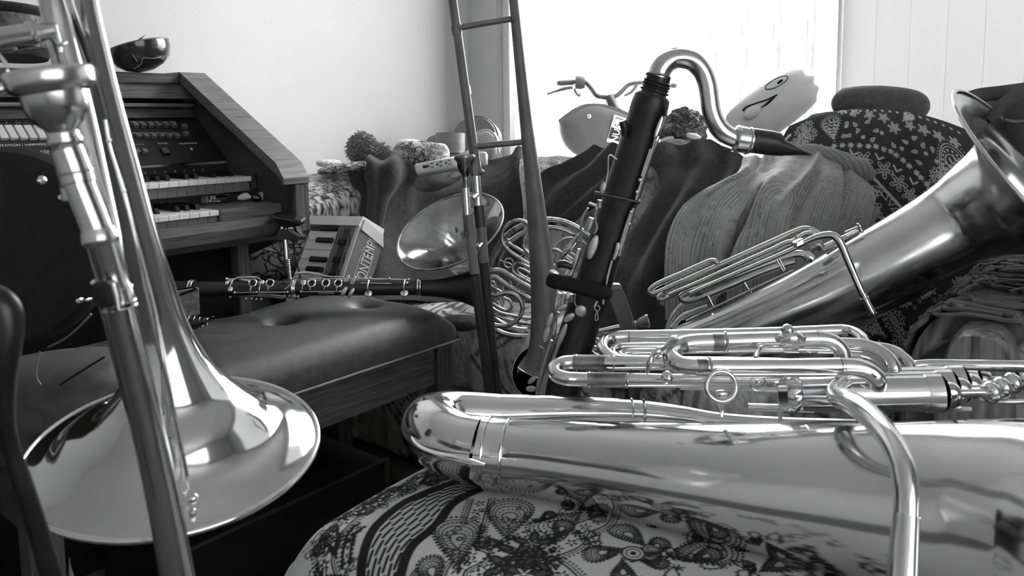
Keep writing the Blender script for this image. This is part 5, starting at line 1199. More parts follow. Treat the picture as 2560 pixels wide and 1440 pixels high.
# body coil: an ellipse of tubing
def ring(cx, cy, rx, ry, d, r, t0, t1, name='tube', rot=0.0, m='horn'):
    P = []
    for t in np.linspace(t0, t1, 26):
        a, b = rx * math.cos(t), ry * math.sin(t); P.append((cx + a * math.cos(rot) - b * math.sin(rot), cy + a * math.sin(rot) + b * math.cos(rot), d + 0.0002 * b, r))
    mk(name, tp(P, 12, 2), m, fh)
ring(1368, 692, 146, 144, DH + 0.03, 6.5, 2.2, 8.3, 'body_coil'); ring(1368, 694, 128, 126, DH + 0.02, 5.2, 2.6, 7.8, 'body_coil')
ch([(150, 1010, 1.86), (200, 1130, 1.86), (320, 1240, 1.84), (460, 1290, 1.83), (640, 1310, 1.83)], 1.84, 40, 'bell_tail')
ch([(200, 1240), (290, 1310), (420, 1350), (560, 1362), (680, 1350)], 1.80, 28, 'bell_tail')
ch([(190, 640), (250, 500), (330, 400), (420, 330), (500, 275), (600, 225)], 1.84, 18)
ch([(610, 490), (560, 440), (545, 390), (560, 320), (595, 250), (600, 190), (560, 148), (490, 130), (410, 155), (340, 220), (315, 310), (335, 390), (390, 450), (480, 515), (640, 620)], 1.79, 21, 'valve_loop')
ch([(360, 355), (430, 400), (540, 470), (640, 540)], 1.80, 20, 'valve_loop'); mk('ferrule', ball(U(1180 + 385 / 4.234, 520 + 340 / 4.234, 1.79), px(4, 1.8)), 'horn', fh)
ch([(640, 650), (560, 605), (490, 583), (445, 600), (430, 650), (460, 700), (540, 745), (640, 800)], 1.78, 15, 'valve_slide')
ch([(640, 700), (520, 640), (490, 640), (480, 660), (500, 690), (640, 770)], 1.79, 10, 'valve_slide')
mk('finger_ring', torus(U(1180 + 388 / 4.234, 520 + 582 / 4.234, 1.78), FW, px(11.5, 1.78), px(1.9, 1.78), 26, 8), 'horn', fh)
ch([(290, 545), (340, 575), (388, 582), (430, 620), (420, 690)], 1.785, 7, 'ring_arm')
ch([(140, 700), (200, 665), (290, 655), (380, 700), (480, 765), (640, 855)], 1.77, 24, 'valve_slide')
ch([(150, 800), (170, 745), (230, 725), (290, 760), (400, 835), (520, 905), (650, 985)], 1.765, 24, 'valve_slide')
ch([(340, 905), (250, 850), (205, 820), (195, 790), (225, 780), (250, 830), (290, 960), (330, 1040)], 1.775, 12, 'valve_slide')
ch([(330, 800), (325, 850), (345, 900)], 1.77, 14, 'valve_slide')
ch([(170, 910), (240, 925), (330, 905), (410, 905), (480, 940), (525, 1010), (532, 1090), (500, 1160), (440, 1215), (370, 1245), (290, 1250), (200, 1225)], 1.75, 25, 'leadpipe_loop')
ch([(180, 985), (260, 1040), (340, 1080), (390, 1080), (422, 1045), (415, 1000), (380, 970), (330, 950)], 1.76, 17, 'valve_slide')
ch([(180, 1040), (300, 1110), (420, 1140), (560, 1165), (640, 1170)], 1.80, 18); ch([(180, 1090), (330, 1170), (480, 1210), (640, 1230)], 1.80, 18)
ch([(400, 770), (420, 800)], 1.77, 8, 'brace'); ch([(490, 800), (470, 840)], 1.77, 8, 'brace'); ch([(560, 880), (550, 920)], 1.765, 8, 'brace'); ch([(560, 950), (540, 1000)], 1.765, 8, 'brace')
for (x, y) in ((445, 745), (405, 840), (530, 560), (510, 525), (575, 740)): mk('ferrule', torus(U(1180 + x / 4.234, 520 + y / 4.234, 1.77), nrm(RT * 0.85 - UP * 0.5), px(6.3, 1.77), px(1.0, 1.77), 20, 6), 'horn', fh)
for (x, y) in ((492, 862), (520, 880)): mk('set_screw', ball(U(1180 + x / 4.234, 520 + y / 4.234, 1.745), px(2.6, 1.75)), 'brass_dark', fh)
ch([(870, 610), (820, 560), (808, 500), (830, 455), (880, 440), (930, 460), (1010, 540), (1080, 600)], 1.79, 17, 'valve_slide')
ch([(860, 440), (900, 370), (980, 325), (1080, 322), (1150, 350)], 1.82, 13, 'valve_slide')
ch([(940, 545, 1.78, 10), (965, 500, 1.78, 26), (1075, 345, 1.79, 26), (1140, 270, 1.8, 22)], 1.78, 26, 'valve_casing', sub=3)
ch([(1000, 500), (1120, 580)], 1.8, 14, sub=1); ch([(1040, 470), (1120, 520)], 1.8, 12, sub=1); ch([(900, 545), (940, 490), (1040, 370)], 1.81, 12, 'valve_lever')
mk('lever_paddle', ellip(U(1432, 618, 1.76), (RT + UP * 1.3) / 1.6 * px(16, 1.76), (RT - UP) * px(3, 1.76), FW * .003, 14, 8), 'keymetal', fh)

# ================================================================== trombone standing between bench and bass clarinet
DTB = 1.45
t2 = thing('trombone', 'dull trombone standing upright on a stand in front of the sofa, mouthpiece showing', 'trombone', U(1300, 990, DTB))
mk('tuning_tube', tp([(1128, -30, 1.48, 10.5), (1136, 30, 1.48, 11), (1150, 130, 1.475, 11.5), (1168, 260, 1.47, 11.8), (1186, 385, 1.465, 12), (1190, 410, 1.465, 12)], 20, 4), 'satin', t2)
for (x, y) in ((1141, 74), (1164, 225)): mk('ferrule', cyl(U(x - 1, y - 9, 1.478), U(x + 2, y + 12, 1.478), px(13, 1.48), 20), 'satin', t2)
mk('bell', tp([(1281, -30, 1.50, 11.5), (1290, 60, 1.495, 12.5), (1302, 180, 1.49, 14), (1316, 310, 1.485, 16), (1330, 430, 1.48, 20), (1343, 550, 1.475, 25), (1354, 660, 1.47, 30), (1360, 740, 1.465, 33), (1360, 810, 1.46, 33), (1354, 870, 1.458, 32.5), (1346, 905, 1.455, 35), (1340, 922, 1.455, 39), (1336, 932, 1.455, 44)], 36, 4, caps=False), 'satin', t2)
mk('bell_rim', torus(U(1336, 932, 1.455), nrm(U(1336, 932, 1.455) - U(1346, 905, 1.455)), px(44, 1.455), px(1.5, 1.455), 40, 8), 'keymetal', t2)
mk('brace', tp([(1146, 69, 1.478, 8), (1200, 60, 1.483, 7.5), (1281, 47, 1.493, 7.5)], 14, 3), 'satin', t2)
mk('brace', tp([(1180, 366, 1.466, 9), (1240, 361, 1.475, 8), (1310, 355, 1.485, 8)], 14, 3), 'satin', t2)
for (x, y, d) in ((1186, 366, 1.466), (1147, 69, 1.478), (1283, 47, 1.493), (1312, 355, 1.485)): mk('brace_flange', ellip(U(x, y, d), RT * px(9, d), UP * px(13, d), FW * px(14, d), 16, 10), 'satin', t2)
DM2 = 1.43
md = nrm(U(1166, 480, DM2) - U(1161, 390, DM2)); s_ = px(1, DM2)
mk('mouthpiece', lathe([(12 * s_, 0), (9 * s_, 9 * s_), (2 * s_, 20 * s_), (0, 25 * s_), (3 * s_, 26.5 * s_), (10 * s_, 26 * s_), (16 * s_, 20.5 * s_), (30 * s_, 19 * s_), (42 * s_, 15 * s_), (50 * s_, 8 * s_), (56 * s_, 6.5 * s_), (60 * s_, 7.5 * s_), (64 * s_, 6.5 * s_), (95 * s_, 8 * s_)], U(1161, 388, DM2), md, 32), 'brass_dark', t2, sharp=50)
mk('slide_receiver', tp([(1164, 470, DM2, 9.5), (1168, 530, DM2, 10.5)], 20, 1), 'keymetal', t2)
mk('inner_slide', tp([(1165, 490, DM2, 11), (1171, 590, DM2, 11.5)], 20, 1), 'keymetal', t2)
mk('slide_collar', tp([(1170, 537, DM2 - .002, 13.5), (1172, 548, DM2 - .002, 14), (1177, 590, DM2 - .002, 13.2)], 20, 1), 'satin', t2)
mk('slide_sleeve', tp([(1176, 588, DM2 - .002, 12), (1186, 684, DM2 - .002, 12.2)], 20, 1), 'greyplastic', t2)
mk('outer_slide', tp([(1186, 684, DM2 - .003, 12.4), (1205, 830, DM2 + .02, 12.6), (1228, 1010, DM2 + .05, 12.8)], 20, 3), 'satin_dark', t2)
mk('receiver_nut', G().add(tp([(1188, 408, 1.46, 14), (1189, 424, 1.46, 16), (1190, 440, 1.46, 13)], 8, 1)).add(ball(U(1204, 430, 1.455), px(7, 1.46))), 'brass_dark', t2)
mk('inner_slide', tp([(1190, 438, 1.46, 11), (1196, 520, 1.46, 11)], 20, 1), 'keymetal', t2)
mk('slide_collar', tp([(1197, 514, 1.46, 14), (1203, 568, 1.46, 13.5)], 20, 1), 'satin_dark', t2)
mk('slide_sleeve', tp([(1203, 566, 1.46, 12.2), (1210, 656, 1.46, 12.4)], 20, 1), 'greyplastic', t2)
mk('outer_slide', tp([(1210, 656, 1.46, 12.5), (1226, 830, 1.475, 12.6), (1246, 1010, 1.50, 12.8)], 20, 3), 'satin_dark', t2)
mk('slide_bow', sweep(ubend(U(1228, 1010, DM2 + .05), U(1246, 1010, 1.50), -UP * px(30, 1.47)), px(12.6, 1.47), 16, 2), 'satin_dark', t2)
mk('slide_brace', tp([(1180, 497, DM2, 7), (1194, 484, 1.46, 7)], 12, 1), 'keymetal', t2); mk('slide_brace', tp([(1194, 620, DM2, 6.5), (1205, 606, 1.46, 7)], 12, 1), 'keymetal', t2)
# stand below it
ts = thing('trombone_stand', 'dark trombone stand whose round cup holds the bell of the dull trombone', 'stand', np.array((*U(1330, 960, 1.47)[:2], 0.0)))
dca = nrm(-FW * 0.86 - RT * 0.28 + UP * 0.40); dcc = U(1345, 930, 1.475)
mk('bell_cup', lathe([(0.0, px(66, 1.47)), (-0.012, px(60, 1.47)), (-0.02, px(30, 1.47)), (-0.02, 0.0), (-0.026, 0.0), (-0.026, px(32, 1.47)), (-0.016, px(63, 1.47)), (0.0, px(69, 1.47)), (0.0, px(66, 1.47))], dcc, dca, 44), mat('dark_mirror', 0.10, 0.12, 1.0), ts)
mk('cup_edge', torus(dcc, dca, px(67.5, 1.47), px(1.6, 1.47), 44, 8), 'horn', ts)
sp0 = dcc - dca * 0.03; spf = np.array((sp0[0], sp0[1], 0.10))
mk('pole', sweep([sp0, sp0 - ZZ * 0.03 + FW * 0.01, spf], 0.011, 14, 3), 'satin_dark', ts)
for k in range(3):
    a = 2.1 * k + 0.6; mk('leg', sweep([spf + ZZ * 0.04, spf + np.array((math.cos(a) * 0.08, math.sin(a) * 0.08, -0.03)), spf + np.array((math.cos(a) * 0.15, math.sin(a) * 0.15, -0.093))], 0.007, 10, 4), 'satin_dark', ts)

# ================================================================== bass clarinet on its stand
bcl = thing('bass_clarinet', 'tall black bass clarinet with curved metal neck and dark mouthpiece', 'bass clarinet', np.array((*U(1330, 1200, 1.2)[:2], 0.0)))
BA, BBt = np.array((1633.0, 238.0, 1.07)), np.array((1392.0, 1000.0, 1.14))
def bca(y):                        # axis point at image height y
    t = (y - BA[1]) / (BBt[1] - BA[1]); return BA + (BBt - BA) * t
def bct(ys, rs_, **k):
    return tp([(*bca(y)[:2], bca(y)[2], r) for y, r in zip(ys, rs_)], 36, 2, **k)
RB = 46.0
mk('upper_joint', bct((236, 244, 300, 400, 486), (38, RB - 1, RB, RB, RB)), 'ebony', bcl)
mk('joint_ring', bct((486, 497), (RB + 1.5, RB + 1.5)), 'blackgloss', bcl)
mk('lower_joint', bct((497, 700, 900, 1010, 1250), (RB - 1, RB, RB + 1, RB + 1, RB + 2)), 'ebony', bcl)
mk('foot_bow', bct((1250, 1300, 1430, 1455), (RB - 6, RB - 8, RB - 12, RB - 20)), 'lacquer', bcl)
fa = bca(1455); fp = U(fa[0], fa[1], fa[2]); mk('floor_peg', cyl(fp + ZZ * 0.02, np.array((fp[0] - 0.01, fp[1], 0.0)), 0.005, 10), 'chrome', bcl)
for y, r in ((206, 36), (213, 37), (220, 36), (228, 38)): mk('socket_ring', torus(U(*bca(y)), nrm(U(*bca(y)) - U(*bca(y + 50))), px(r - 4, 1.07), px(3.4, 1.07), 34, 8), 'ebony', bcl)
mk('neck_socket', bct((192, 236), (30, 33)), 'ebony', bcl)
DN = 1.065
nk = [(1645, 196, DN, 27), (1650, 178, DN, 27.5), (1662, 161, DN, 27), (1682, 149, DN, 25), (1706, 146, DN, 24.5), (1732, 153, DN, 24.5), (1754, 175, DN, 24.3), (1767, 205, DN, 24.2), (1773, 240, DN, 24), (1778, 276, DN, 24), (1789, 306, DN, 24), (1808, 331, DN, 24), (1835, 346, DN, 23), (1850, 349, DN, 23)]
mk('neck', tp(nk, 30, 5), 'silver_dull', bcl)
mk('neck_ring', torus(U(1646, 190, DN), nrm(UP + RT * 0.22), px(30, DN), px(3.2, DN), 36, 8), 'keymetal', bcl)
mk('neck_brace', tp([(1668, 133, DN, 5), (1690, 124, DN, 6), (1700, 130, DN, 5)], 12, 4), 'silver_dull', bcl)
axm = nrm(U(2020, 384, DN) - U(1840, 344, DN))
def mp(a): return U(1838 + 0.976 * a, 346.5 + 0.17 * a, DN)
mk('neck_collar', sweep([mp(-4), mp(0), mp(2), mp(40)], [px(24, DN), px(33, DN), px(33.5, DN), px(32, DN)], 34, 1), 'silver_dull', bcl)
for a in (3, 34): mk('collar_ring', torus(mp(a), axm, px(33, DN), px(2.2, DN), 36, 8), 'keymetal', bcl)
# mouthpiece: lofted sections from round shank to a wedge beak (section centre, half height, half width)
secs = [(1876, 351, 32.5, 31.5), (1900, 354.0, 32.5, 30), (1930, 357.5, 31.5, 28), (1953, 361, 29.5, 26), (1957, 366.5, 23.0, 25), (1972, 371.5, 18.0, 23), (1990, 377, 11.5, 21), (2008, 382.5, 6, 19), (2024, 387, 1.6, 17)]
vv = []; nS = 28
for (x, y, hh, ww) in secs:
    for t in np.linspace(0, 2 * math.pi, nS, endpoint=False):
        vv.append(U(x + 0.17 * hh * math.sin(t) * (-1) * 0.6, y - hh * math.sin(t), DN) + FW * px(ww * math.cos(t), DN))
mk('mouthpiece', (vv, grid_faces(nS, len(secs)) + [(i * nS + nS - 1, i * nS, (i + 1) * nS, (i + 1) * nS + nS - 1) for i in range(len(secs) - 1)] + [tuple(range(nS))[::-1], tuple((len(secs) - 1) * nS + j for j in range(nS))]), 'ebony', bcl, sharp=50)
def BX(x, y, lift=0.0):           # a point in front of the body at pixel x, y
    return U(x, y, bca(y)[2] - 0.028 - lift)
DB_ = 1.06
def bt(pts, name, m='keysatin', n=10, sub=5, flat=1.0, lift=0.0): # pts (x, y, r)
    P = [BX(x, y, lift) for x, y, r in pts]; mk(name, sweep(P, [px(r, 1.08) for x, y, r in pts], n, sub, flat=flat), m, bcl)
def spat(x, y, dx, dy, L, w, name='spatula_key', m='keysatin', lift=0.004):
    u = nrm(RT * dx - UP * dy); v = nrm(np.cross(u, FW)); mk(name, ellip(BX(x, y, lift), u * px(L, 1.08), v * px(w, 1.08), FW * px(3, 1.08), 22, 10), m, bcl)
# right-hand rods
bt([(1664, 268, 5), (1662, 290, 5)], 'key_post', 'ebony'); bt([(1668, 275, 4), (1660, 300, 4), (1650, 325, 4)], 'side_key')
spat(1647, 318, -0.35, 1, 30, 6, 'side_key', 'keymetal'); bt([(1645, 340, 5), (1640, 352, 7), (1634, 368, 5)], 'key_post', 'keymetal')
bt([(1638, 355, 4), (1612, 430, 4.2), (1590, 500, 4.2)], 'key_rod', 'keymetal'); bt([(1626, 372, 3), (1604, 440, 3)], 'key_rod', 'keymetal')
for (x, y) in ((1600, 450), (1593, 480), (1578, 530), (1573, 560)): mk('post', ball(BX(x, y), px(6, 1.08), 12, 8), 'keymetal', bcl)
bt([(1584, 520, 4), (1562, 590, 4.5), (1548, 640, 4)], 'key_rod', 'keymetal'); bt([(1576, 530, 3), (1560, 580, 3.4), (1552, 606, 3)], 'key_rod', 'keymetal')
bt([(1546, 606, 6), (1543, 625, 8), (1534, 648, 5)], 'side_key', 'keymetal'); bt([(1530, 650, 3.5), (1514, 715, 4.5), (1508, 760, 4)], 'key_rod', 'keymetal')
bt([(1494, 752, 4), (1488, 765, 5)], 'key_post', 'keymetal'); mk('strap_ring', torus(BX(1493, 770), nrm(FW + RT * .4), px(7, 1.08), px(1.8, 1.08), 22, 7), 'keymetal', bcl)
mk('strap_hook', sweep([BX(1492, 776), BX(1488, 800), BX(1494, 800), BX(1494, 778)], px(1.8, 1.08), 7, 4), 'keymetal', bcl)
# left-hand side
bt([(1556, 302, 9), (1562, 322, 10), (1560, 340, 7)], 'thumb_key', 'ebony', lift=-0.01); bt([(1542, 398, 2), (1524, 388, 2), (1520, 430, 2), (1515, 460, 3)], 'key_wire', 'keymetal')
spat(1508, 468, -0.3, 1, 16, 8, 'thumb_key', 'keysatin'); bt([(1486, 483, 5), (1540, 492, 5), (1600, 506, 4.5)], 'clamp_band', 'blackgloss', flat=0.7)
bt([(1472, 508, 4), (1502, 519, 4)], 'key_bridge', 'brass_dark'); bt([(1500, 500, 6), (1498, 516, 7)], 'key_post', 'brass_dark')
bt([(1492, 520, 3), (1488, 545, 3.5), (1492, 570, 4), (1486, 585, 4)], 'spatula_arm', 'keysatin'); spat(1482, 618, -0.35, 1, 32, 11)
bt([(1470, 520, 3), (1456, 545, 3.5), (1452, 575, 3.2), (1452, 610, 3)], 'curved_key', 'keysatin'); bt([(1480, 545, 8), (1472, 568, 10), (1466, 578, 8)], 'tone_hole_chimney', 'brass_dark')
bt([(1448, 622, 4), (1440, 650, 7), (1432, 672, 5)], 'side_key', 'keymetal'); bt([(1392, 662, 8), (1410, 660, 10), (1430, 668, 8)], 'thumb_rest', 'ebony')
bt([(1420, 672, 4), (1414, 692, 6)], 'key_post', 'keymetal'); bt([(1432, 672, 4), (1426, 692, 6)], 'key_post', 'keymetal'); spat(1385, 682, 1, 0.4, 14, 6, 'touch_plate', 'keymetal')
bt([(1400, 732, 5), (1392, 752, 6), (1388, 772, 4)], 'side_key', 'keymetal'); bt([(1412, 732, 5), (1406, 756, 6), (1402, 775, 4)], 'side_key', 'keymetal')
mk('pad_cup', ellip(BX(1452, 777, 0.004), RT * px(15, 1.08), UP * px(15, 1.08), FW * px(3, 1.08), 26, 10), 'keysatin', bcl)
bt([(1430, 735, 4), (1428, 755, 4.5)], 'key_post', 'brass_dark'); bt([(1438, 735, 2.5), (1436, 755, 2.5), (1444, 770, 2.2), (1450, 778, 2)], 'cup_arm', 'keysatin')
spat(1405, 768, 1, -0.5, 15, 7, 'spatula_key', 'keysatin'); spat(1423, 794, 1, -0.7, 17, 9, 'spatula_key', 'keysatin')
spat(1374, 800, -0.35, 1, 20, 8, 'spatula_key', 'keysatin'); spat(1366, 836, -0.25, 1, 22, 9, 'spatula_key', 'keysatin'); spat(1386, 822, -0.2, 1, 18, 5, 'spatula_key', 'keysatin')
spat(1404, 840, -0.42, 1, 34, 8, 'spatula_key', 'keysatin')
bt([(1396, 860, 6), (1378, 910, 6), (1360, 950, 6), (1350, 1000, 7)], 'long_lever', 'keysatin'); bt([(1378, 850, 5), (1362, 900, 5.5), (1346, 960, 6), (1342, 1000, 6)], 'long_lever', 'keysatin'); bt([(1388, 880, 4), (1366, 950, 4.5), (1356, 1000, 5)], 'long_lever', 'keysatin')
bt([(1396, 780, 3), (1384, 810, 3), (1372, 860, 3)], 'key_rod', 'brass_dark'); spat(1330, 950, 1, -1, 14, 7, 'touch_plate', 'keysatin'); spat(1328, 972, 1, 0, 14, 8, 'touch_plate', 'keysatin')
bt([(1352, 870, 4), (1350, 895, 3.5), (1345, 925, 3)], 'key_rod', 'satin'); bt([(1346, 867, 4), (1358, 874, 4)], 'key_bridge', 'satin')
# the stand that holds it
bs = thing('clarinet_stand', 'dark padded fork stand with a grey angled bracket holding the bass clarinet', 'stand', np.array((*U(1560, 1100, 1.16)[:2], 0.0)))
mk('padded_arm', tp([(1374, 698, 1.085, 17), (1384, 702, 1.08, 19), (1430, 712, 1.072, 18.5), (1480, 726, 1.068, 18), (1510, 732, 1.072, 17), (1522, 734, 1.085, 14)], 20, 6, flat=0.75), 'rubber', bs)
for a, b in (((1516, 712), (1550, 714)),):
    mk('bracket_top', box(U(1534, 716, 1.13), RT * px(18, 1.13), UP * px(7, 1.13), FW * 0.014, 0.002), 'greyplastic', bs, False)
v0 = [U(1518, 724, 1.118), U(1552, 722, 1.118), U(1598, 850, 1.118), U(1565, 850, 1.118)]; v0 += [p + FW * 0.028 for p in v0]
mk('bracket_arm', (v0, [(3, 2, 1, 0), (4, 5, 6, 7), (0, 1, 5, 4), (1, 2, 6, 5), (2, 3, 7, 6), (3, 0, 4, 7)]), 'satin_dark', bs, False)
mk('bracket_edge', tp([(1549, 714, 1.117, 2), (1556, 726, 1.117, 2), (1578, 786, 1.117, 2), (1600, 850, 1.117, 2)], 8, 3), 'greyplastic', bs)
pt = U(1582, 850, 1.13); pb_ = np.array((pt[0] + 0.02, pt[1], 0.05)); mk('pole', sweep([pt, pt - ZZ * 0.1, pb_], 0.011, 12, 3), 'satin_dark', bs)
for k in range(3):
    a = 2.1 * k + 0.25; mk('leg', sweep([pb_ + ZZ * 0.06, pb_ + np.array((math.cos(a) * 0.08, math.sin(a) * 0.08, 0.0)), pb_ + np.array((math.cos(a) * 0.13, math.sin(a) * 0.13, -0.043))], 0.007, 10, 4), 'satin_dark', bs)

# ================================================================== trumpet on the seat, mostly hidden
tru = thing('trumpet', 'small trumpet lying on the sofa seat behind the big front euphonium slides', 'trumpet', U(1530, 850, 1.55))
DTR = 1.55
mk('leadpipe', tp([(1462, 835, DTR, 4.5), (1500, 827, DTR, 5), (1552, 816, DTR, 6), (1590, 808, DTR, 6)], 14, 3), 'silver_dull', tru)
mk('mouthpiece', lathe([(px(t, DTR), px(r, DTR)) for t, r in ((0, 6), (6, 7), (14, 12), (26, 15), (30, 17), (34, 16), (34, 9), (28, 4))], U(1588, 809, DTR), nrm(RT + UP * 0.22), 26), 'brass_dark', tru, sharp=50)
mk('bell', tp([(1475, 815, 1.6, 9), (1485, 817, 1.6, 12), (1495, 815, 1.6, 10)], 16, 4), 'brass_dark', tru)
mk('valve_loop', tp([(1463, 842, DTR, 4), (1468, 862, DTR, 4), (1482, 880, DTR, 4), (1500, 890, DTR, 4), (1515, 893, DTR, 4)], 12, 5), 'silver_dull', tru)
mk('valve_loop', tp([(1476, 846, DTR, 3.5), (1480, 862, DTR, 3.5), (1492, 868, DTR, 3.5), (1500, 860, DTR, 3.5)], 12, 5), 'silver_dull', tru)
mk('valve_casing', tp([(1490, 843, DTR + .02, 7), (1494, 870, DTR + .02, 7)], 14, 1), 'silver_dull', tru)
mk('tuning_slide', tp([(1462, 843, DTR, 3), (1480, 840, DTR, 3), (1500, 850, DTR, 3), (1520, 852, DTR, 3)], 10, 4), 'silver_dull', tru)

# ================================================================== rear tuba lying up the sofa
tu = thing('tuba', 'scratched tuba lying diagonally on the sofa, bell towards the upper right', 'tuba', U(1800, 850, 1.6))
def dA(x): return 1.50 - (x - 1650) * 0.00026 if x < 2150 else (1.37 - (x - 2150) * 0.00014 if x < 2400 else 1.335 - (x - 2400) * 0.0004)
def ta(pts, n=16, sub=6, off=0.0, **k): return tp([(p[0], p[1], dA(p[0]) + off + (p[3] if len(p) > 3 else 0), p[2]) for p in pts], n, sub, **k)
mk('bell', ta([(1640, 902, 40), (1694, 873, 51), (1790, 842, 60), (1898, 803, 70), (2048, 740, 83), (2180, 673, 92), (2290, 615, 98), (2385, 562, 106), (2450, 527, 124), (2510, 500, 150), (2548, 485, 184), (2575, 471, 222), (2592, 461, 263), (2603, 454, 300)], 72, 5, caps=False), 'silver_dull', tu)
rc = U(2603, 454, dA(2603)); ra = nrm(rc - U(2592, 461, dA(2592)))
mk('bell_rim', torus(rc, ra, px(300, dA(2603)), 0.0035, 80, 10), 'silver_dull', tu)
mk('second_branch', ta([(1690, 960, 42, .10), (1900, 880, 48, .09), (2050, 815, 46, .09), (2200, 745, 40, .08), (2320, 690, 34, .07)], 30, 5), 'silver_dull', tu)
mk('bottom_bow', tp([(1640, 902, dA(1640), 40), (1600, 930, dA(1600) + .01, 40), (1600, 965, dA(1600) + .06, 40), (1640, 975, dA(1640) + .09, 41), (1690, 960, dA(1690) + .10, 42)], 28, 6), 'silver_dull', tu)
def c6(pts): return [(1600 + p[0] / 4.129, 540 + p[1] / 4.129, p[2] / 4.129) + tuple(p[3:]) for p in pts]
def tz(pts, name, m='silver_dull', off=-0.05, n=14, sub=5): mk(name, ta(c6(pts), n, sub, off), m, tu)
tz([(800, 490, 27), (780, 468, 27), (740, 460, 27), (690, 478, 27), (430, 595, 27), (180, 705, 28), (120, 745, 28), (100, 780, 28), (130, 805, 28), (190, 785, 27), (420, 685, 27), (800, 515, 26), (1300, 290, 26), (1590, 160, 25), (1680, 128, 25), (1760, 130, 25), (1830, 165, 25), (1880, 210, 24)], 'valve_slide', off=-0.03)
tz([(240, 800, 24), (200, 825, 24), (190, 850, 24), (225, 865, 24), (290, 840, 24), (620, 690, 23), (1000, 530, 23), (1400, 345, 23), (1620, 235, 24), (1700, 185, 24), (1770, 175, 24), (1820, 205, 24)], 'valve_slide', off=-0.055)
tz([(300, 815, 22), (560, 705, 22), (950, 530, 22), (1350, 350, 22), (1560, 265, 24), (1600, 300, 24)], 'valve_slide', off=-0.07)
tz([(520, 800, 22), (700, 720, 22), (1000, 590, 22), (1400, 420, 22), (1600, 330, 24), (1720, 260, 28), (1830, 215, 34), (1930, 195, 38), (1990, 200, 40), (2040, 235, 41), (2080, 300, 41), (2130, 420, 40), (2190, 560, 38), (2260, 720, 36), (2320, 850, 33)], 'leadpipe', off=-0.115, n=20)
tz([(2300, 800, 37), (2340, 890, 37), (2400, 1010, 35), (2410, 1030, 30)], 'mouthpipe_receiver', off=-0.12)
for (a, b) in ((2318, 845), (2400, 1010)): mk('receiver_ring', torus(U(1600 + a / 4.129, 540 + b / 4.129, dA(2160) - .12), nrm(-UP + RT * .45), px(9.3, 1.3), px(1.5, 1.3), 24, 8), 'silver_dull', tu)
tz([(1740, 455, 42), (1720, 420, 43), (1670, 396, 43), (1590, 398, 43), (1300, 495, 43), (820, 680, 43), (620, 755, 44), (480, 800, 44), (430, 840, 44), (470, 870, 42), (560, 860, 40), (900, 730, 40), (1300, 560, 38), (1600, 470, 36)], 'third_slide', off=-0.06)
tz([(560, 790, 47), (625, 765, 47)], 'worn_sleeve', 'worn_band', off=-0.062, sub=1)
tz([(270, 1200, 26), (300, 1100, 26), (350, 1010, 26), (430, 925, 26), (540, 880, 26), (680, 855, 26), (780, 820, 24), (820, 790, 22)], 'branch_tube', off=-0.03)
tz([(330, 1150, 26), (420, 1050, 26), (560, 980, 26), (700, 930, 24)], 'branch_tube', off=0.0)
tz([(480, 1085, 12), (900, 880, 12), (1300, 690, 12), (1580, 560, 11)], 'guard_wire', off=-0.085)
tz([(700, 820, 13), (760, 940, 13)], 'brace', off=-0.075, sub=1); tz([(1075, 685, 14), (1110, 740, 12), (1150, 790, 13)], 'brace', off=-0.075); tz([(1400, 430, 8), (1480, 570, 8)], 'brace', off=-0.1, sub=1); tz([(1430, 425, 8), (1500, 560, 8)], 'brace', off=-0.1, sub=1)
tz([(1600, 205, 10), (1640, 240, 14), (1660, 290, 10)], 'lyre_screw', off=-0.12); mk('lyre_box', box(U(1996, 607, dA(1996) - .14), RT * px(9, 1.5) + UP * px(4, 1.5), UP * px(7, 1.5), FW * .008, .002), 'keymetal', tu, False)
tz([(1700, 390, 44), (1740, 420, 50), (1790, 450, 40)], 'valve_cap', off=-0.06); tz([(1760, 330, 60), (1830, 300, 64), (1880, 340, 40)], 'rotor_housing', 'brass_dark', off=-0.03)
tz([(1880, 330, 30), (2060, 250, 32), (2250, 160, 30)], 'valve_casing', off=0.0); tz([(2120, 170, 14), (2250, 115, 14)], 'valve_stem', off=-0.02, sub=1); tz([(2140, 215, 14), (2260, 160, 14)], 'valve_stem', off=-0.02, sub=1)
for k in range(2):
    x, y = 2250 + 20 * k, 110 + 45 * k; mk('finger_button', lathe([(0, 0), (0, px(8, 1.4)), (0.003, px(8, 1.4)), (0.004, 0)], U(1600 + x / 4.129, 540 + y / 4.129, 1.38), nrm(RT + UP * .5), 18), 'keymetal', tu)
mk('water_key', G().add(tp([(1648, 745, 1.70, 3), (1660, 752, 1.70, 5), (1690, 752, 1.70, 4), (1700, 747, 1.70, 5)], 10, 4)).add(ball(U(1655, 760, 1.70), px(6, 1.7))).add(ball(U(1697, 752, 1.70), px(6, 1.7))), 'brass_dark', tu)
# ================================================================== ottoman under a printed cloth
OH = 0.50
OC = np.array((-0.004, 1.062, 0.0))                          # far left corner
def OT(a, b, h): return OC + E2 * a - E1 * b + ZZ * h        # a along the far edge, b towards the viewer
OW, OD = 0.63, 0.345
ott = thing('ottoman', 'low square ottoman covered by a printed paisley cloth', 'ottoman', OT(OW / 2, OD / 2, 0))
mk('core', box(OT(OW / 2, OD / 2, 0.25), E2 * (OW / 2 - 0.02), -E1 * (OD / 2 - 0.02), ZZ * 0.20, 0.02), 'cloth_dark', ott, False)
for a in (0.05, OW - 0.05):
    for b in (0.05, OD - 0.05): mk('leg', lathe([(0.0, 0.012), (0.07, 0.022)], OT(a, b, 0), ZZ, 14, True), 'wood_v', ott)
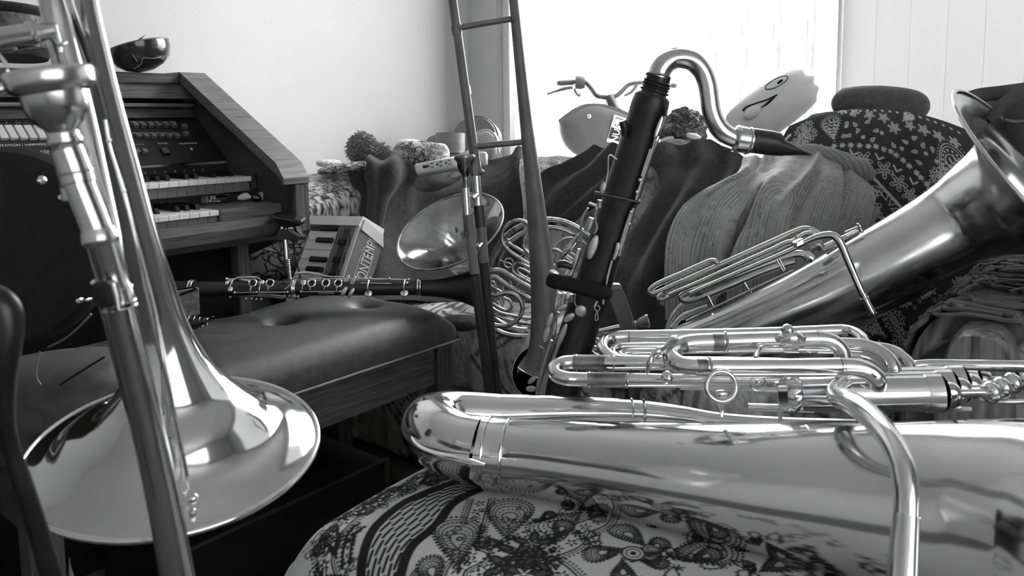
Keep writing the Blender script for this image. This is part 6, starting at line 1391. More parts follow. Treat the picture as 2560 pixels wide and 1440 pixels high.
# printed cloth: canvas of PM pixels per metre, a along the far edge, b towards the viewer
PM = 1500; A0, A1, B0, B1 = -0.34, OW + 0.04, -0.08, OD + 0.36
BG, DK_ = 0.58, 0.018
C = Canvas(int((A1 - A0) * PM), int((B1 - B0) * PM), BG)
def cc(a, b): return ((a - A0) * PM, (b - B0) * PM)
def cpx(x, y):                       # picture position to canvas position on the ottoman top
    q = onh(x, y, OH + 0.003) - OC; return cc(np.dot(q, E2), -np.dot(q, E1))
r = np.random.RandomState(17)
def pline(pts, w_, v=DK_, sm=8): C.line([tuple(q) for q in cr([(*cpx(*p), 0) for p in pts], sm)[:, :2]], w_ * PM, v)
def scl(p, k): c = np.mean(p, 0); return [(c[0] + (a - c[0]) * k, c[1] + (b - c[1]) * k) for a, b in p]
def dmotif(x, y, L, ang, fill=None, curl=0.5, deco=True):
    p = drop(x, y, L, ang, 46, curl)
    if fill is not None: C.poly(p, fill)
    C.line(p, 0.0019 * PM, DK_, True)
    C.dots(scl(p, 0.86) + scl(p, 0.86)[:1], max(5, L * 0.06), max(2, L * 0.022), DK_); C.line(scl(p, 0.70), 0.0016 * PM, DK_, True); C.line(scl(p, 0.36), 0.0018 * PM, DK_, True); C.dots(scl(p, 0.52), max(5, L * 0.07), 2.0, DK_)
    if deco: C.dots(scl(p, 1.13) + scl(p, 1.13)[:1], max(6, L * 0.075), max(2.2, L * 0.027), DK_)
def motif(tip, end, fill=None, curl=0.5, leaves=True):
    (x, y), (x2, y2) = cpx(*tip), cpx(*end); L = math.hypot(x2 - x, y2 - y); ang = math.atan2(y2 - y, x2 - x); dmotif(x, y, L, ang, fill, curl)
    if leaves:
        for k in range(4):
            o = drop(x, y, L * 0.30, ang + 2.5 + 0.42 * k, 20, 0.3); C.poly(o, 0.30 if k % 2 else 0.05); C.line(o, 0.0016 * PM, DK_, True); C.dots(scl(o, 0.6), 5, 1.6, DK_)
def chain(pts, wd):
    a = cr([(*cpx(*p), 0) for p in pts], 14)[:, :2]; t = np.gradient(a, axis=0); n = np.column_stack((-t[:, 1], t[:, 0])); n /= np.linalg.norm(n, axis=1)[:, None] + 1e-9; w_ = wd * PM
    for q in (-1, 1):
        C.line([tuple(v) for v in a + n * w_ * q], 0.0022 * PM, DK_); C.line([tuple(v) for v in a + n * w_ * q * 1.35], 0.0014 * PM, DK_); C.dots([tuple(v) for v in a + n * w_ * q * 1.7], 0.0048 * PM, 0.0015 * PM, DK_)
    P = [tuple(v) for v in a]; seg = np.hypot(*np.diff(a, axis=0).T); cum = np.concatenate(([0], np.cumsum(seg)))
    for q in np.arange(0.01 * PM, cum[-1], 0.0165 * PM):
        x, y = np.interp(q, cum, a[:, 0]), np.interp(q, cum, a[:, 1]); flower(C, x, y, 0.0068 * PM, DK_, 0, 5, q, DK_); C.disc(x, y, 0.0018 * PM, BG)
b1 = [(1290, 1165), (1200, 1186), (1117, 1208), (1060, 1226), (1007, 1247), (940, 1297), (893, 1360), (860, 1440), (838, 1540)]
b2 = [(1400, 1192), (1290, 1208), (1200, 1227), (1133, 1257), (1090, 1307), (1023, 1360), (973, 1437), (930, 1540)]
def dense(P): return cr([(*cpx(*p), 0) for p in P], 30)[:, :2]
D1, D2 = dense(b1), dense(b2)
def arc(D):
    c = np.concatenate(([0], np.cumsum(np.hypot(*np.diff(D, axis=0).T)))); return c / c[-1], c[-1]
(c1, L1), (c2, L2) = arc(D1), arc(D2)
def bet(t, f): return ((1 - f) * np.interp(t, c1, D1[:, 0]) + f * np.interp(t, c2, D2[:, 0]), (1 - f) * np.interp(t, c1, D1[:, 1]) + f * np.interp(t, c2, D2[:, 1]))
for D in (D1, D2): C.line([tuple(v) for v in D], 0.0115 * PM, DK_)
st = 0.0205 * PM / ((L1 + L2) / 2)
for k in range(6):
    f = 0.17 + 0.132 * k
    for t in np.arange(0, 1, st):
        t0 = t + st * 0.5 * (k % 2); C.line([bet(t0, f + 0.018), bet(min(1, t0 + st * 0.74), f - 0.018)], 0.0036 * PM, DK_)
# scroll work left of the bands
for k in range(85):
    t = r.rand(); o_ = r.uniform(0.30, 1.3); x, y = bet(t, -o_); L = r.uniform(.010, .024) * PM; o = drop(x, y, L, r.rand() * 6.3, 20, 0.7)
    C.line(o, 0.0014 * PM, DK_, True); C.dots(scl(o, 1.25), 0.0050 * PM, 0.0010 * PM, DK_)
    if k % 4 == 0: C.poly(scl(o, 0.45), DK_)
for k in range(26):
    t = (k + 0.5) / 26; x, y = bet(t, -0.75); dmotif(x, y, 0.026 * PM, r.rand() * 6.3, 0.54)
chain([(1060, 1192), (985, 1218), (905, 1252), (850, 1282), (800, 1318), (790, 1370), (805, 1410), (780, 1470)], 0.009)
chain([(905, 1290), (880, 1300), (862, 1325), (850, 1350)], 0.004)
# field right of the bands
chain([(1203, 1250), (1190, 1290), (1178, 1335), (1170, 1383), (1195, 1392), (1145, 1412), (1130, 1440), (1120, 1500)], 0.009)
chain([(1640, 1285), (1560, 1288), (1513, 1297), (1493, 1320), (1453, 1337), (1430, 1370), (1375, 1392), (1366, 1412), (1400, 1440), (1440, 1480)], 0.010)
motif((1230, 1345), (1288, 1262), 0.52); motif((1075, 1395), (1160, 1300), 0.44, 0.9); motif((1065, 1440), (1075, 1382), 0.56)
motif((1470, 1310), (1330, 1345), 0.56); motif((1375, 1352), (1420, 1318), 0.56); motif((1345, 1310), (1385, 1295), 0.45)
motif((1562, 1402), (1462, 1400), 0.56); motif((1590, 1385), (1545, 1330), 0.56); motif((1605, 1392), (1665, 1370), 0.56); motif((1605, 1410), (1668, 1432), 0.56); motif((1575, 1420), (1555, 1470), 0.56)
motif((1660, 1400), (1840, 1390), 0.46, 0.2); motif((1720, 1410), (1800, 1402), 0.54); motif((1890, 1430), (1990, 1415), 0.54); motif((1930, 1390), (1830, 1375), 0.54); motif((1300, 1230), (1360, 1240), .54); motif((1440, 1275), (1560, 1268), .54); motif((1700, 1330), (1620, 1320), .54); motif((1760, 1360), (1860, 1350), .54); motif((2000, 1460), (2080, 1420), .54)
x, y = cpx(1583, 1400); C.disc(x, y, 0.012 * PM, BG); C.disc(x, y, 0.012 * PM, DK_, 0.0096 * PM); C.disc(x, y, 0.0075 * PM, DK_, 0.006 * PM); C.disc(x, y, 0.003 * PM, DK_)
for (ax_, ay_, rr0) in ((1300, 1392, 0.026), (1330, 1368, 0.020), (1270, 1420, 0.024), (1345, 1410, 0.018), (1310, 1440, 0.026)):
    x, y = cpx(ax_, ay_); flower(C, x, y, rr0 * PM, DK_, 0.003 * PM, 5, ax_, 0.085); flower(C, x, y, rr0 * 0.45 * PM, DK_, 0.002 * PM, 5, 1.0, 0.62); C.dots([(x + rr0 * 1.15 * PM * math.cos(t), y + rr0 * 1.15 * PM * math.sin(t)) for t in np.linspace(0, 6.28, 30)], 0.006 * PM, 0.002 * PM, DK_)
for (ax_, ay_) in ((1236, 1300), (1318, 1300), (1320, 1295), (1212, 1278), (1150, 1345)): x, y = cpx(ax_, ay_); C.disc(x, y, 0.0042 * PM, DK_); C.disc(x, y, 0.002 * PM, 0.3)
for k in range(80):
    x, y = cpx(r.uniform(1430, 2400), r.uniform(1190, 1600)); L = r.uniform(.008, .022) * PM; o = drop(x, y, L, r.rand() * 6.3, 20, 0.6); C.line(o, 0.0017 * PM, DK_, True); C.dots(scl(o, 1.25), 0.005 * PM, 0.0013 * PM, DK_)
    if k % 3 == 0: flower(C, x, y, .006 * PM, DK_, 0, 5, k, DK_)
for k in range(60):
    x, y = cpx(r.uniform(1120, 1420), r.uniform(1215, 1470)); o = drop(x, y, r.uniform(.006, .012) * PM, r.rand() * 6.3, 16, 0.6); C.line(o, 0.0016 * PM, DK_, True)
# cloth geometry: a domed top whose edges roll over and hang down
DROP = 0.33
au = np.concatenate((np.arange(-DROP, -0.13, 0.008), np.arange(-0.13, 0.44, 0.00105), np.linspace(0.44, OW + 0.02, 40))); bv_ = np.concatenate((np.linspace(-0.06, 0.02, 14), np.arange(0.025, OD + 0.10, 0.00105), np.linspace(OD + 0.105, OD + DROP, 40))); nu, nv = len(au), len(bv_); A, Bm = np.meshgrid(au, bv_); A = A.ravel(); Bm = Bm.ravel()
RAD = 0.06
def roll(x, hi):                    # arclength past an edge -> (horizontal, drop)
    lo = np.minimum(x, 0); o = -lo; q = RAD * math.pi / 2; th = np.clip(o / RAD, 0, math.pi / 2)
    X = np.where(x < 0, -RAD * np.sin(th), x); Dp = np.where(o > q, RAD + (o - q), RAD * (1 - np.cos(th))); Dp = np.where(x < 0, Dp, 0)
    if hi is not None:
        o2 = np.maximum(x - hi, 0); th2 = np.clip(o2 / RAD, 0, math.pi / 2); X = np.where(x > hi, hi + RAD * np.sin(th2), X)
        D2 = np.where(o2 > q, RAD + (o2 - q), RAD * (1 - np.cos(th2))); Dp = Dp + np.where(x > hi, D2, 0)
    return X, Dp
Xa, Da = roll(A - 0.035, OW); Xb, Db = roll(np.maximum(Bm, -0.02) - 0.0, OD - 0.035)
Xa = Xa + 0.035
far = np.clip((0.05 - Bm) / 0.11, 0, 1); Db = Db + 0.05 * far ** 2
hang = np.maximum(Da, Db)
dome = 0.014 * (1 - np.clip((2 * Xa / OW - 1) ** 2, 0, 1)) + 0.008 * (1 - np.clip((2 * Xb / OD - 1) ** 2, 0, 1))
z = OH - 0.012 + dome - np.minimum(Da + Db, 0.54)
P2 = np.column_stack((A, Bm)); wrk = 0.0035 * fbm(P2, 7, 4) * (0.4 + np.clip(hang * 6, 0, 1.6))
out = np.clip(hang / 0.2, 0, 1) * (0.012 + 0.012 * np.sin(24 * (A + Bm)))
Vt = OC + np.outer(Xa - out * (Da > 0.02), E2) - np.outer(Xb + out * (Db > 0.02) * (Bm > 0.3), E1) + np.outer(z + wrk * (hang < 0.06), ZZ)
Vt[:, 2] = np.maximum(Vt[:, 2], 0.02)
M['paisley_cloth'] = printmat('paisley_table_cloth', 0.92, 900, 0.3, 0.15)
o = mk('paisley_cloth', (Vt, grid_faces(nu, nv, 0, True)), 'paisley_cloth', col=C.at((A - A0) * PM / (C.w - 1), (Bm - B0) * PM / (C.h - 1)))
tag(o, 'pale cotton cloth printed with dark paisley and dashed bands, spread over the ottoman', 'cloth')

# ================================================================== front euphonium lying on the ottoman
eu = thing('euphonium', 'large polished euphonium lying on the paisley cloth in the foreground', 'euphonium', OT(0.4, 0.2, OH))
MS = 'silver'
def te(pts, name, m=MS, n=18, sub=6, parent=None, **k): return mk(name, tp(pts, n, sub, **k), m, parent or eu)
mainp = [(1190, 1124, .878, 83), (1240, 1134, .876, 86), (1300, 1140, .870, 88), (1500, 1163, .833, 108), (1700, 1190, .793, 132), (1920, 1218, .753, 158), (2100, 1238, .728, 180), (2240, 1256, .708, 197), (2400, 1278, .682, 222), (2560, 1308, .650, 256), (2700, 1350, .62, 300)]
te(mainp, 'bell', n=96, sub=8, caps=False)
te([(2700, 1350, .62, 300), (2820, 1400, .60, 350), (2930, 1450, .59, 430), (2990, 1480, .588, 510)], 'bell_flare', n=96, sub=6, caps=False)
te([(1192, 1124, .878, 83), (1150, 1115, .882, 81), (1108, 1098, .892, 79), (1082, 1078, .912, 76), (1076, 1062, .938, 72), (1092, 1048, .965, 67), (1135, 1040, .982, 62), (1190, 1038, .988, 57), (1250, 1038, .990, 52)], 'bottom_bow', n=64, sub=8)
te([(1250, 1038, .990, 52), (1400, 1034, .992, 44), (1590, 1036, 1.0, 36), (1700, 1046, 1.0, 32), (1800, 1060, 1.0, 29), (1950, 1068, .995, 26), (2150, 1072, .98, 24)], 'upper_branch', n=40, sub=6)
for (x, y, d, rr, ax_) in ((1222, 1131, .8765, 87, 0), (1268, 1138, .873, 89, 0)): 
    mk('ferrule_ring', torus(U(x, y, d), nrm(U(1300, 1140, .870) - U(1240, 1134, .876)), px(rr, d), px(3.2, d), 80, 8), MS, eu)
for (x, y) in ((1576, 1034), (1606, 1036)): mk('ferrule_ring', torus(U(x, y, 1.0), nrm(U(1700, 1046, 1.0) - U(1590, 1036, 1.0)), px(36, 1.0), px(3.4, 1.0), 44, 8), MS, eu)
te([(1032, 1068, .905, 6), (1030, 1090, .885, 8), (1042, 1114, .862, 9), (1080, 1134, .838, 9.5), (1130, 1147, .818, 10), (1180, 1158, .806, 10), (1212, 1163, .803, 4)], 'bow_guard', n=16)
# tuning and valve slides
te([(1660, 907, .87, 18), (1540, 907, .88, 18), (1436, 906, .885, 18), (1410, 908, .884, 18), (1390, 916, .878, 18), (1385, 927, .87, 18), (1394, 939, .862, 18), (1414, 946, .858, 18), (1440, 948, .858, 18), (1560, 950, .855, 18), (1760, 953, .845, 17.5), (2000, 957, .83, 17)], 'tuning_slide', n=24)
te([(1660, 907, .87, 16), (1800, 908, .865, 16), (2000, 912, .85, 16)], 'tuning_slide', n=20)
for (x0, x1, y, yy, d) in ((1432, 1528, 906, 907, .884), (1468, 1562, 949, 950, .857)): te([(x0, y, d, 19.2), (x1, yy, d - .002, 19.2)], 'worn_sleeve', 'worn_band', 28, 1)
for (x, y, d) in ((1532, 907, .88), (1566, 950, .855), (1440, 906, .885), (1472, 949, .858)): mk('slide_ring', torus(U(x, y, d), nrm(RT), px(18.5, d), px(2.8, d), 30, 8), MS, eu)
te([(2106, 826, .93, 15), (1900, 834, .94, 15), (1600, 841, .955, 15.5), (1560, 842, .957, 15.5), (1530, 845, .955, 15.5), (1512, 855, .945, 15.5), (1507, 869, .93, 15), (1516, 884, .915, 15), (1540, 900, .905, 15), (1600, 908, .90, 15), (1700, 911, .895, 15)], 'valve_slide', n=22)
te([(1700, 864, .93, 9), (1580, 866, .93, 9), (1548, 868, .928, 9), (1533, 876, .92, 9), (1534, 886, .912, 9), (1552, 896, .905, 9), (1600, 900, .90, 9), (1700, 902, .90, 9)], 'valve_slide', n=16)
te([(1660, 880, .915, 10), (1560, 883, .918, 10), (1548, 889, .912, 10), (1565, 896, .905, 10), (1640, 898, .90, 10)], 'valve_slide', n=14)
te([(1700, 879, .91, 6), (1900, 878, .90, 6), (2060, 877, .89, 6)], 'valve_slide', n=12)
te([(2106, 826, .93, 15), (2130, 830, .92, 15), (2150, 841, .905, 15), (2162, 858, .89, 15), (2166, 880, .88, 15)], 'valve_slide', n=22)
mk('slide_band', torus(U(1570, 842, .957), nrm(RT), px(16.3, .957), px(1.6, .957), 28, 8), 'brass_dark', eu)
S3 = [(2040, 848, .80, 21), (1900, 851, .80, 21.5), (1790, 855, .80, 22), (1740, 857, .80, 22), (1708, 862, .798, 22), (1686, 873, .79, 22), (1677, 888, .78, 22), (1686, 903, .77, 22), (1708, 914, .763, 22), (1745, 918, .76, 22), (1800, 918, .76, 22), (1950, 918, .755, 22), (2100, 917, .75, 22)]
te(S3, 'front_slide', n=32)
te([(2040, 848, .80, 21), (2064, 850, .80, 21), (2086, 858, .80, 21), (2102, 874, .80, 21), (2108, 895, .80, 21)], 'front_slide_bend', n=30)
te([(2100, 917, .75, 22), (2140, 919, .75, 22.5), (2170, 928, .75, 23), (2190, 944, .75, 23.5), (2192, 962, .757, 23), (2178, 974, .77, 21), (2150, 978, .785, 19)], 'front_slide_bend', n=32)
for (x, y, d) in ((1794, 855, .80), (1755, 918, .76)):
    mk('worn_sleeve', tp([(x - 14, y, d, 23), (x + 12, y, d, 23)], 32, 1), 'worn_band', eu); mk('slide_ring', torus(U(x + 19, y, d), nrm(RT), px(23.5, d), px(3.6, d), 36, 8), MS, eu)
mk('slide_seam', torus(U(2048, 848, .80), nrm(RT - UP * .05), px(21.4, .80), px(.9, .8), 32, 6), 'keymetal', eu); mk('slide_seam', torus(U(2108, 917, .75), nrm(RT), px(22.6, .75), px(.9, .75), 32, 6), 'keymetal', eu)
te([(1890, 895, .765, 7), (1893, 880, .78, 7), (1898, 868, .79, 7.5)], 'slide_brace', n=14); mk('brace_flange', ellip(U(1900, 864, .785), RT * px(11, .8), UP * px(6, .8), FW * px(6, .8), 16, 10), MS, eu)
te([(1740, 934, .755, 8), (1850, 936, .75, 8), (2000, 936, .748, 8), (2090, 935, .745, 7)], 'front_slide', n=14)
# bends further right
te([(1960, 862, .85, 19), (2060, 863, .845, 20), (2130, 865, .84, 20.5), (2165, 869, .835, 21), (2198, 882, .828, 21), (2222, 902, .82, 21), (2232, 926, .815, 21), (2228, 940, .82, 20)], 'valve_bend', n=32)
te([(2100, 905, .85, 14), (2150, 898, .85, 15), (2185, 912, .84, 15), (2205, 940, .835, 15)], 'valve_bend', n=26)
te([(2180, 868, .90, 15), (2224, 876, .895, 16), (2252, 890, .885, 16), (2270, 908, .875, 16), (2276, 926, .87, 15)], 'valve_bend', n=26)
te([(2268, 921, .88, 5), (2285, 916, .88, 13), (2310, 913, .88, 14.5), (2430, 914, .865, 15), (2600, 916, .85, 15.5)], 'long_slide', n=26)
# valves: four casings side by side, stems and buttons to the right
for k in range(4):
    ox, oy, od = 26 * k, -11 * k, 0.040 * k; d0 = .765 + od
    v_ = te([(2000 + ox, 985 + oy, d0 + .012, 42), (2210 + ox, 984 + oy, d0, 44), (2318 + ox, 983 + oy, d0 - .006, 45)], 'valve_casing', n=36, sub=2)
    mk('casing_band', tp([(2312 + ox, 983 + oy, d0 - .005, 48), (2352 + ox, 983 + oy, d0 - .008, 49)], 36, 1), MS, v_)
    mk('bottom_cap', tp([(1958 + ox, 985 + oy, d0 + .014, 40), (1964 + ox, 985 + oy, d0 + .014, 44), (1972 + ox, 985 + oy, d0 + .014, 41), (1978 + ox, 985 + oy, d0 + .013, 45), (1986 + ox, 985 + oy, d0 + .012, 45), (1990 + ox, 985 + oy, d0 + .012, 42)], 34, 2), MS, v_)
    mk('top_cap', tp([(2352 + ox, 983 + oy, d0 - .008, 46), (2356 + ox, 983 + oy, d0 - .008, 38), (2364 + ox, 983 + oy, d0 - .008, 33), (2380 + ox, 983 + oy, d0 - .009, 30), (2392 + ox, 983 + oy, d0 - .009, 22), (2396 + ox, 983 + oy, d0 - .009, 8)], 32, 2), MS, v_)
    mk('stem', tp([(2394 + ox, 982 + oy, d0 - .009, 9), (2464 + ox, 981 + oy, d0 - .012, 9)], 16, 1), MS, v_)
    mk('finger_button', tp([(2462 + ox, 981 + oy, d0 - .012, 20), (2470 + ox, 981 + oy, d0 - .012, 27), (2484 + ox, 981 + oy, d0 - .013, 27), (2489 + ox, 981 + oy, d0 - .013, 22)], 26, 2), MS, v_)
te([(1990, 1010, .80, 12), (2100, 1012, .79, 12), (2200, 1014, .78, 12)], 'connecting_tube', n=20)
te([(1870, 1018, .86, 10), (1990, 1022, .85, 10), (2035, 1024, .845, 10)], 'connecting_tube', n=18)
te([(1700, 970, .86, 5), (1900, 974, .85, 5), (1990, 978, .84, 5)], 'connecting_tube', n=12); te([(1960, 966, .80, 12), (2080, 966, .79, 12)], 'connecting_tube', n=16)
te([(2450, 1000, .80, 5), (2500, 1005, .79, 6), (2580, 1003, .785, 6)], 'valve_guide', n=12); te([(2370, 1010, .80, 9), (2400, 1022, .79, 8), (2430, 1024, .785, 7)], 'valve_guide', n=14)
# brace post, hook ring, water key, ball joint
te([(1949, 955, .80, 12), (1950, 970, .80, 11), (1950, 985, .80, 6), (1951, 1050, .80, 6), (1951, 1060, .80, 9)], 'brace_post', n=18)
mk('hook_ring', torus(U(1803, 966, .745), nrm(FW - UP * 0.1), px(37, .745), px(6.2, .745), 40, 12), MS, eu); te([(1803, 1003, .745, 8), (1804, 1020, .75, 5.5), (1805, 1036, .77, 6)], 'ring_foot', n=14)
mk('ring_boss', ellip(U(1803, 985, .75), RT * px(18, .75), UP * px(10, .75), FW * px(9, .75), 20, 12), MS, eu)
mk('small_ring', torus(U(1895, 958, .76), nrm(FW), px(19, .76), px(1.8, .76), 30, 8), MS, eu); mk('ring_boss', ball(U(1895, 955, .765), px(7, .765)), MS, eu)
mk('slide_bracket', ellip(U(1668, 945, .845), RT * px(16, .845), UP * px(18, .845), FW * px(14, .845), 20, 12), MS, eu)
wk = te([(1690, 846, .79, 8), (1680, 850, .785, 10), (1662, 868, .775, 6), (1644, 878, .77, 9), (1630, 890, .77, 6), (1624, 910, .77, 8), (1617, 932, .775, 5)], 'water_key', n=14)
mk('key_pivot', G().add(cyl(U(1634, 876, .775), U(1656, 884, .775), px(5, .775), 12)).add(ball(U(1646, 893, .775), px(6, .775))), MS, wk)
te([(1955, 846, .79, 16), (1970, 846, .785, 19), (1990, 845, .785, 17), (2004, 846, .79, 13)], 'slide_joint', n=22); mk('ball_knob', ball(U(1969, 826, .785), px(16, .785), 22, 16), 'silver_dull', eu)
te([(1960, 842, .79, 9), (1968, 834, .785, 8)], 'knob_neck', n=14, sub=1)
# leadpipe arching over the front
te([(2180, 966, .80, 22), (2140, 965, .79, 23), (2108, 968, .765, 24.5), (2094, 978, .735, 26), (2096, 992, .70, 27), (2118, 1001, .665, 28.5), (2150, 1020, .63, 29.5), (2196, 1062, .59, 30), (2234, 1112, .56, 30), (2258, 1170, .54, 30), (2266, 1230, .53, 30), (2266, 1290, .525, 30)], 'leadpipe', n=40, sub=8)
te([(2266, 1290, .525, 31.5), (2263, 1340, .52, 33), (2256, 1440, .51, 37), (2246, 1560, .50, 40)], 'leadpipe_receiver', n=40, sub=4)
mk('leadpipe_ring', torus(U(2266, 1292, .525), nrm(UP), px(31.5, .525), px(1.2, .525), 40, 8), MS, eu)

# ================================================================== near trombone on the left
t1 = thing('trombone', 'large shiny trombone in the left foreground, its bell resting downwards', 'trombone', U(440, 1200, .58))
def tt(pts, name, m='lacquer', n=28, sub=6, **k): return mk(name, tp(pts, n, sub, **k), m, t1)
DM1 = .385; s1 = px(1, DM1); a1 = nrm(U(205, 500, .395) - U(126, 170, DM1))
mo = U(119, 172, DM1)
mk('mouthpiece', lathe([(60 * s1, 0), (40 * s1, 34 * s1), (14 * s1, 62 * s1), (2 * s1, 76 * s1), (-2 * s1, 86 * s1), (2 * s1, 98 * s1), (10 * s1, 103 * s1), (40 * s1, 101 * s1), (52 * s1, 96 * s1), (58 * s1, 86 * s1), (62 * s1, 77 * s1), (90 * s1, 75 * s1), (115 * s1, 68 * s1), (138 * s1, 52 * s1), (150 * s1, 38 * s1), (158 * s1, 33 * s1), (164 * s1, 38 * s1), (170 * s1, 36 * s1), (178 * s1, 42 * s1), (190 * s1, 40 * s1), (200 * s1, 33 * s1), (230 * s1, 35 * s1), (330 * s1, 38 * s1)], mo, a1, 64), 'silver_dull', t1, sharp=60)
tt([(166, 372, .388, 38), (188, 432, .390, 40), (196, 460, .390, 40)], 'receiver', 'lacquer', 40, 2)
mk('receiver_ring', torus(U(188, 430, .39), a1, px(40, .39), px(3, .39), 44, 8), 'lacquer', t1)
tt([(192, 450, .392, 36.5), (240, 570, .395, 36.5), (246, 590, .395, 36.5)], 'inner_slide', 'lacquer', 40, 3)
tt([(243, 576, .395, 40), (247, 590, .395, 43), (252, 606, .395, 43), (254, 614, .395, 38)], 'slide_collar', 'silver_dull', 44, 2)
tt([(252, 606, .395, 36), (280, 700, .40, 36), (292, 740, .40, 36)], 'inner_slide', 'lacquer', 40, 3)
tt([(286, 718, .40, 38), (291, 734, .40, 39), (296, 752, .40, 39), (300, 766, .40, 38)], 'slide_collar', 'lacquer', 44, 2)
for (x, y) in ((288, 722), (297, 756), (300, 768)): mk('collar_ring', torus(U(x, y, .40), a1, px(38.5, .40), px(3, .40), 44, 8), 'silver', t1)
tt([(298, 760, .40, 37), (330, 900, .41, 37), (372, 1080, .425, 38), (410, 1260, .44, 39), (450, 1470, .455, 40), (470, 1580, .46, 40)], 'outer_slide', 'lacquer', 44, 5)
mk('slide_brace_grip', box(U(268, 735, .385), RT * px(24, .385) + UP * px(3, .385), UP * px(32, .385) - RT * px(8, .385), FW * .006, .002), 'black', t1, False); tt([(282, 708, .38, 3), (292, 740, .38, 3), (297, 775, .38, 3)], 'grip_edge', 'silver', 8, 2)
tt([(250, 700, .44, 22), (290, 830, .45, 24), (330, 980, .462, 25), (372, 1150, .475, 26), (430, 1420, .50, 27)], 'second_slide', 'lacquer', 32, 5)
tt([(126, -40, .475, 34), (146, 60, .475, 34), (172, 170, .472, 34), (205, 300, .468, 33), (240, 460, .462, 33), (270, 600, .455, 32), (285, 700, .452, 30)], 'tuning_tube', 'lacquer', 40, 4)
tt([(262, 300, .455, 4), (275, 370, .455, 4), (300, 450, .455, 4), (330, 560, .455, 4), (360, 700, .46, 4), (392, 860, .47, 4.5), (420, 960, .48, 5), (445, 1080, .49, 5), (466, 1180, .50, 5), (472, 1225, .50, 5)], 'counter_rod', 'silver', 12, 5)
for (x, y) in ((272, 352), (308, 478)): mk('rod_joint', ball(U(x, y, .455), px(6, .455)), 'silver', t1)
mk('rod_bumper', G().add(ball(U(462, 1232, .50), px(8, .5))).add(ball(U(483, 1246, .50), px(13, .5), 20, 14)), 'silver', t1)
tt([(200, -60, .478, 33), (214, 30, .485, 34), (240, 150, .496, 36), (272, 290, .509, 39), (306, 430, .522, 43), (340, 570, .5345, 47), (374, 700, .5465, 53), (400, 810, .5565, 63), (413, 870, .562, 77), (423, 930, .5675, 104), (431, 990, .573, 148), (437, 1040, .5765, 205), (439, 1076, .5798, 260), (441, 1100, .5820, 306), (442, 1115, .5834, 341)], 'bell', mat('bell_shiny', 0.62, 0.07, 1.0, nscale=10, namt=0.05, rvar=0.05), 96, 7, caps=False, ref=RT)
# bell rim placed on the last ring of the bell
cb = U(442, 1115, .5834); nb = nrm(U(442, 1115, .5834) - U(441, 1100, .5820))
mk('bell_rim', torus(cb, nb, px(342, .5834), .0022, 96, 10), 'silver', t1)
tt([(-60, 106, .43, 27), (20, 92, .445, 26), (62, 86, .452, 25), (100, 80, .46, 23), (134, 76, .468, 20)], 'brace', 'silver_dull', 30, 3)
mk('brace_ring', torus(U(60, 86, .452), nrm(RT + UP * .12), px(26, .452), px(2, .452), 36, 8), 'silver_dull', t1)
mk('brace_cap', tp([(64, 86, .452, 27), (76, 84, .455, 29), (88, 82, .457, 26)], 32, 3), 'silver_dull', t1)
tt([(-40, 236, .42, 18), (10, 222, .425, 17), (46, 208, .43, 15)], 'brace', 'silver_dull', 24, 3)
tt([(-20, 120, .42, 4), (0, 140, .42, 5), (22, 170, .42, 4)], 'lock_wire', 'silver', 10, 4); tt([(18, 175, .415, 4), (24, 205, .415, 4), (30, 212, .415, 4)], 'lock_wire', 'silver', 10, 4)
tt([(138, 62, .452, 4), (148, 105, .452, 4.5), (152, 130, .452, 3.5)], 'thumb_lever', 'silver', 10, 4); tt([(136, 100, .455, 4), (150, 112, .45, 5), (164, 106, .455, 5)], 'thumb_lever', 'silver', 10, 4)

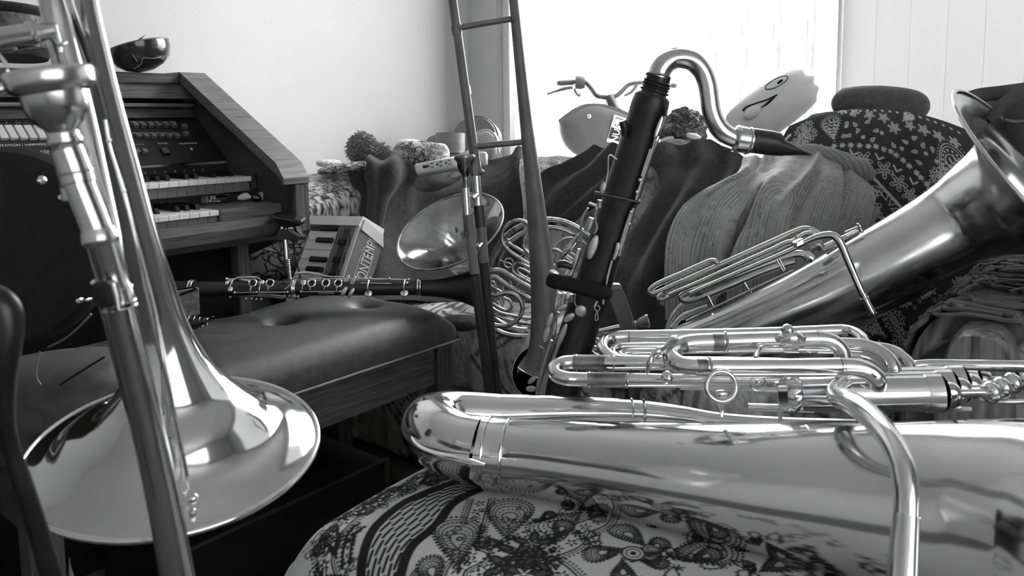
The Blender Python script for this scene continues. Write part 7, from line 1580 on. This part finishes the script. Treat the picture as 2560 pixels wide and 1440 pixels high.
# ================================================================== round black drum and the bent tube at the left edge
dd = .72
dr_ = thing('black_drum', 'round black drum-like body with small metal studs at the left edge', 'drum', U(20, 870, dd))
dc_ = U(5, 618, dd); dax = nrm(-FW + RT * 0.25 + UP * 0.05); rr_ = px(255, dd)
mk('shell', lathe([(-0.07, 0), (-0.07, rr_ * 0.86), (-0.055, rr_ * 0.95), (-0.02, rr_ * 1.0), (0.0, rr_ * 0.985), (0.012, rr_ * 0.93), (0.022, rr_ * 0.6), (0.026, 0.0)], dc_, dax, 64), 'rubber', dr_)
for (x, y, q) in ((105, 452, 13), (155, 494, 8), (200, 751, 8), (222, 749, 5)): mk('stud', ellip(U(x, y, dd - .03), RT * px(q * .75, dd), UP * px(q, dd), FW * .006, 16, 10), 'silver_dull', dr_)
mk('rim_wire', tp([(120, 868, dd - .02, 2.5), (160, 848, dd - .02, 2.5), (200, 815, dd - .02, 2.5), (228, 785, dd - .02, 3)], 8, 5), 'satin', dr_)
bt_ = thing('bent_metal_tube', 'blurred bent metal tube rising in the lower left corner', 'tube', U(100, 1440, .40))
mk('tube', tp([(-60, 745, .36, 36), (-20, 748, .36, 38), (10, 770, .36, 38), (20, 810, .36, 36), (18, 880, .36, 31), (12, 960, .362, 26), (12, 1040, .364, 23), (26, 1120, .368, 22), (56, 1210, .372, 23), (92, 1320, .378, 24), (128, 1440, .384, 25), (170, 1580, .39, 26)], 36, 6), mat('dim_tube', 0.05, 0.35, 0.9), bt_)
# leather bag behind the drum
V, f, uv = pillow(U(120, 1010, 1.02), RT * px(260, 1.02) + UP * px(30, 1.02), UP * px(130, 1.02), FW * 0.10, 60, 3.2, 0.06, 10, 3, 0)
lb = thing('leather_bag', 'dark leather bag with a pale seam standing behind the black drum', 'bag', U(120, 1120, 1.0))
mk('body', (V, f), 'leather', lb)
mk('seam', tp([(100, 878, .93, 2.5), (93, 910, .925, 2.5), (92, 945, .925, 2.5), (102, 962, .925, 2.5)], 8, 5), 'piping', lb)
mk('fold_edge', tp([(150, 962, .925, 3), (200, 930, .925, 3), (262, 892, .93, 3)], 8, 4), 'black', lb)
# thin pale spike at the bottom left
sk = thing('metal_spike', 'thin pale spike at the bottom edge left of the trombone slide', 'spike', U(176, 1450, .6))
mk('pin', tp([(173, 1392, .6, .8), (175, 1415, .6, 1.6), (178, 1440, .6, 6), (180, 1460, .6, 10)], 10, 4), 'satin', sk)
# cable on the floor
o = mk('floor_cable', sweep([onh(855, 1195, 0.006), onh(872, 1215, 0.006), onh(905, 1222, 0.006), onh(950, 1216, 0.006), onh(990, 1205, 0.006)], 0.005, 8, 6), 'black'); tag(o, 'black cable lying on the dark floor beside the bench leg', 'cable')
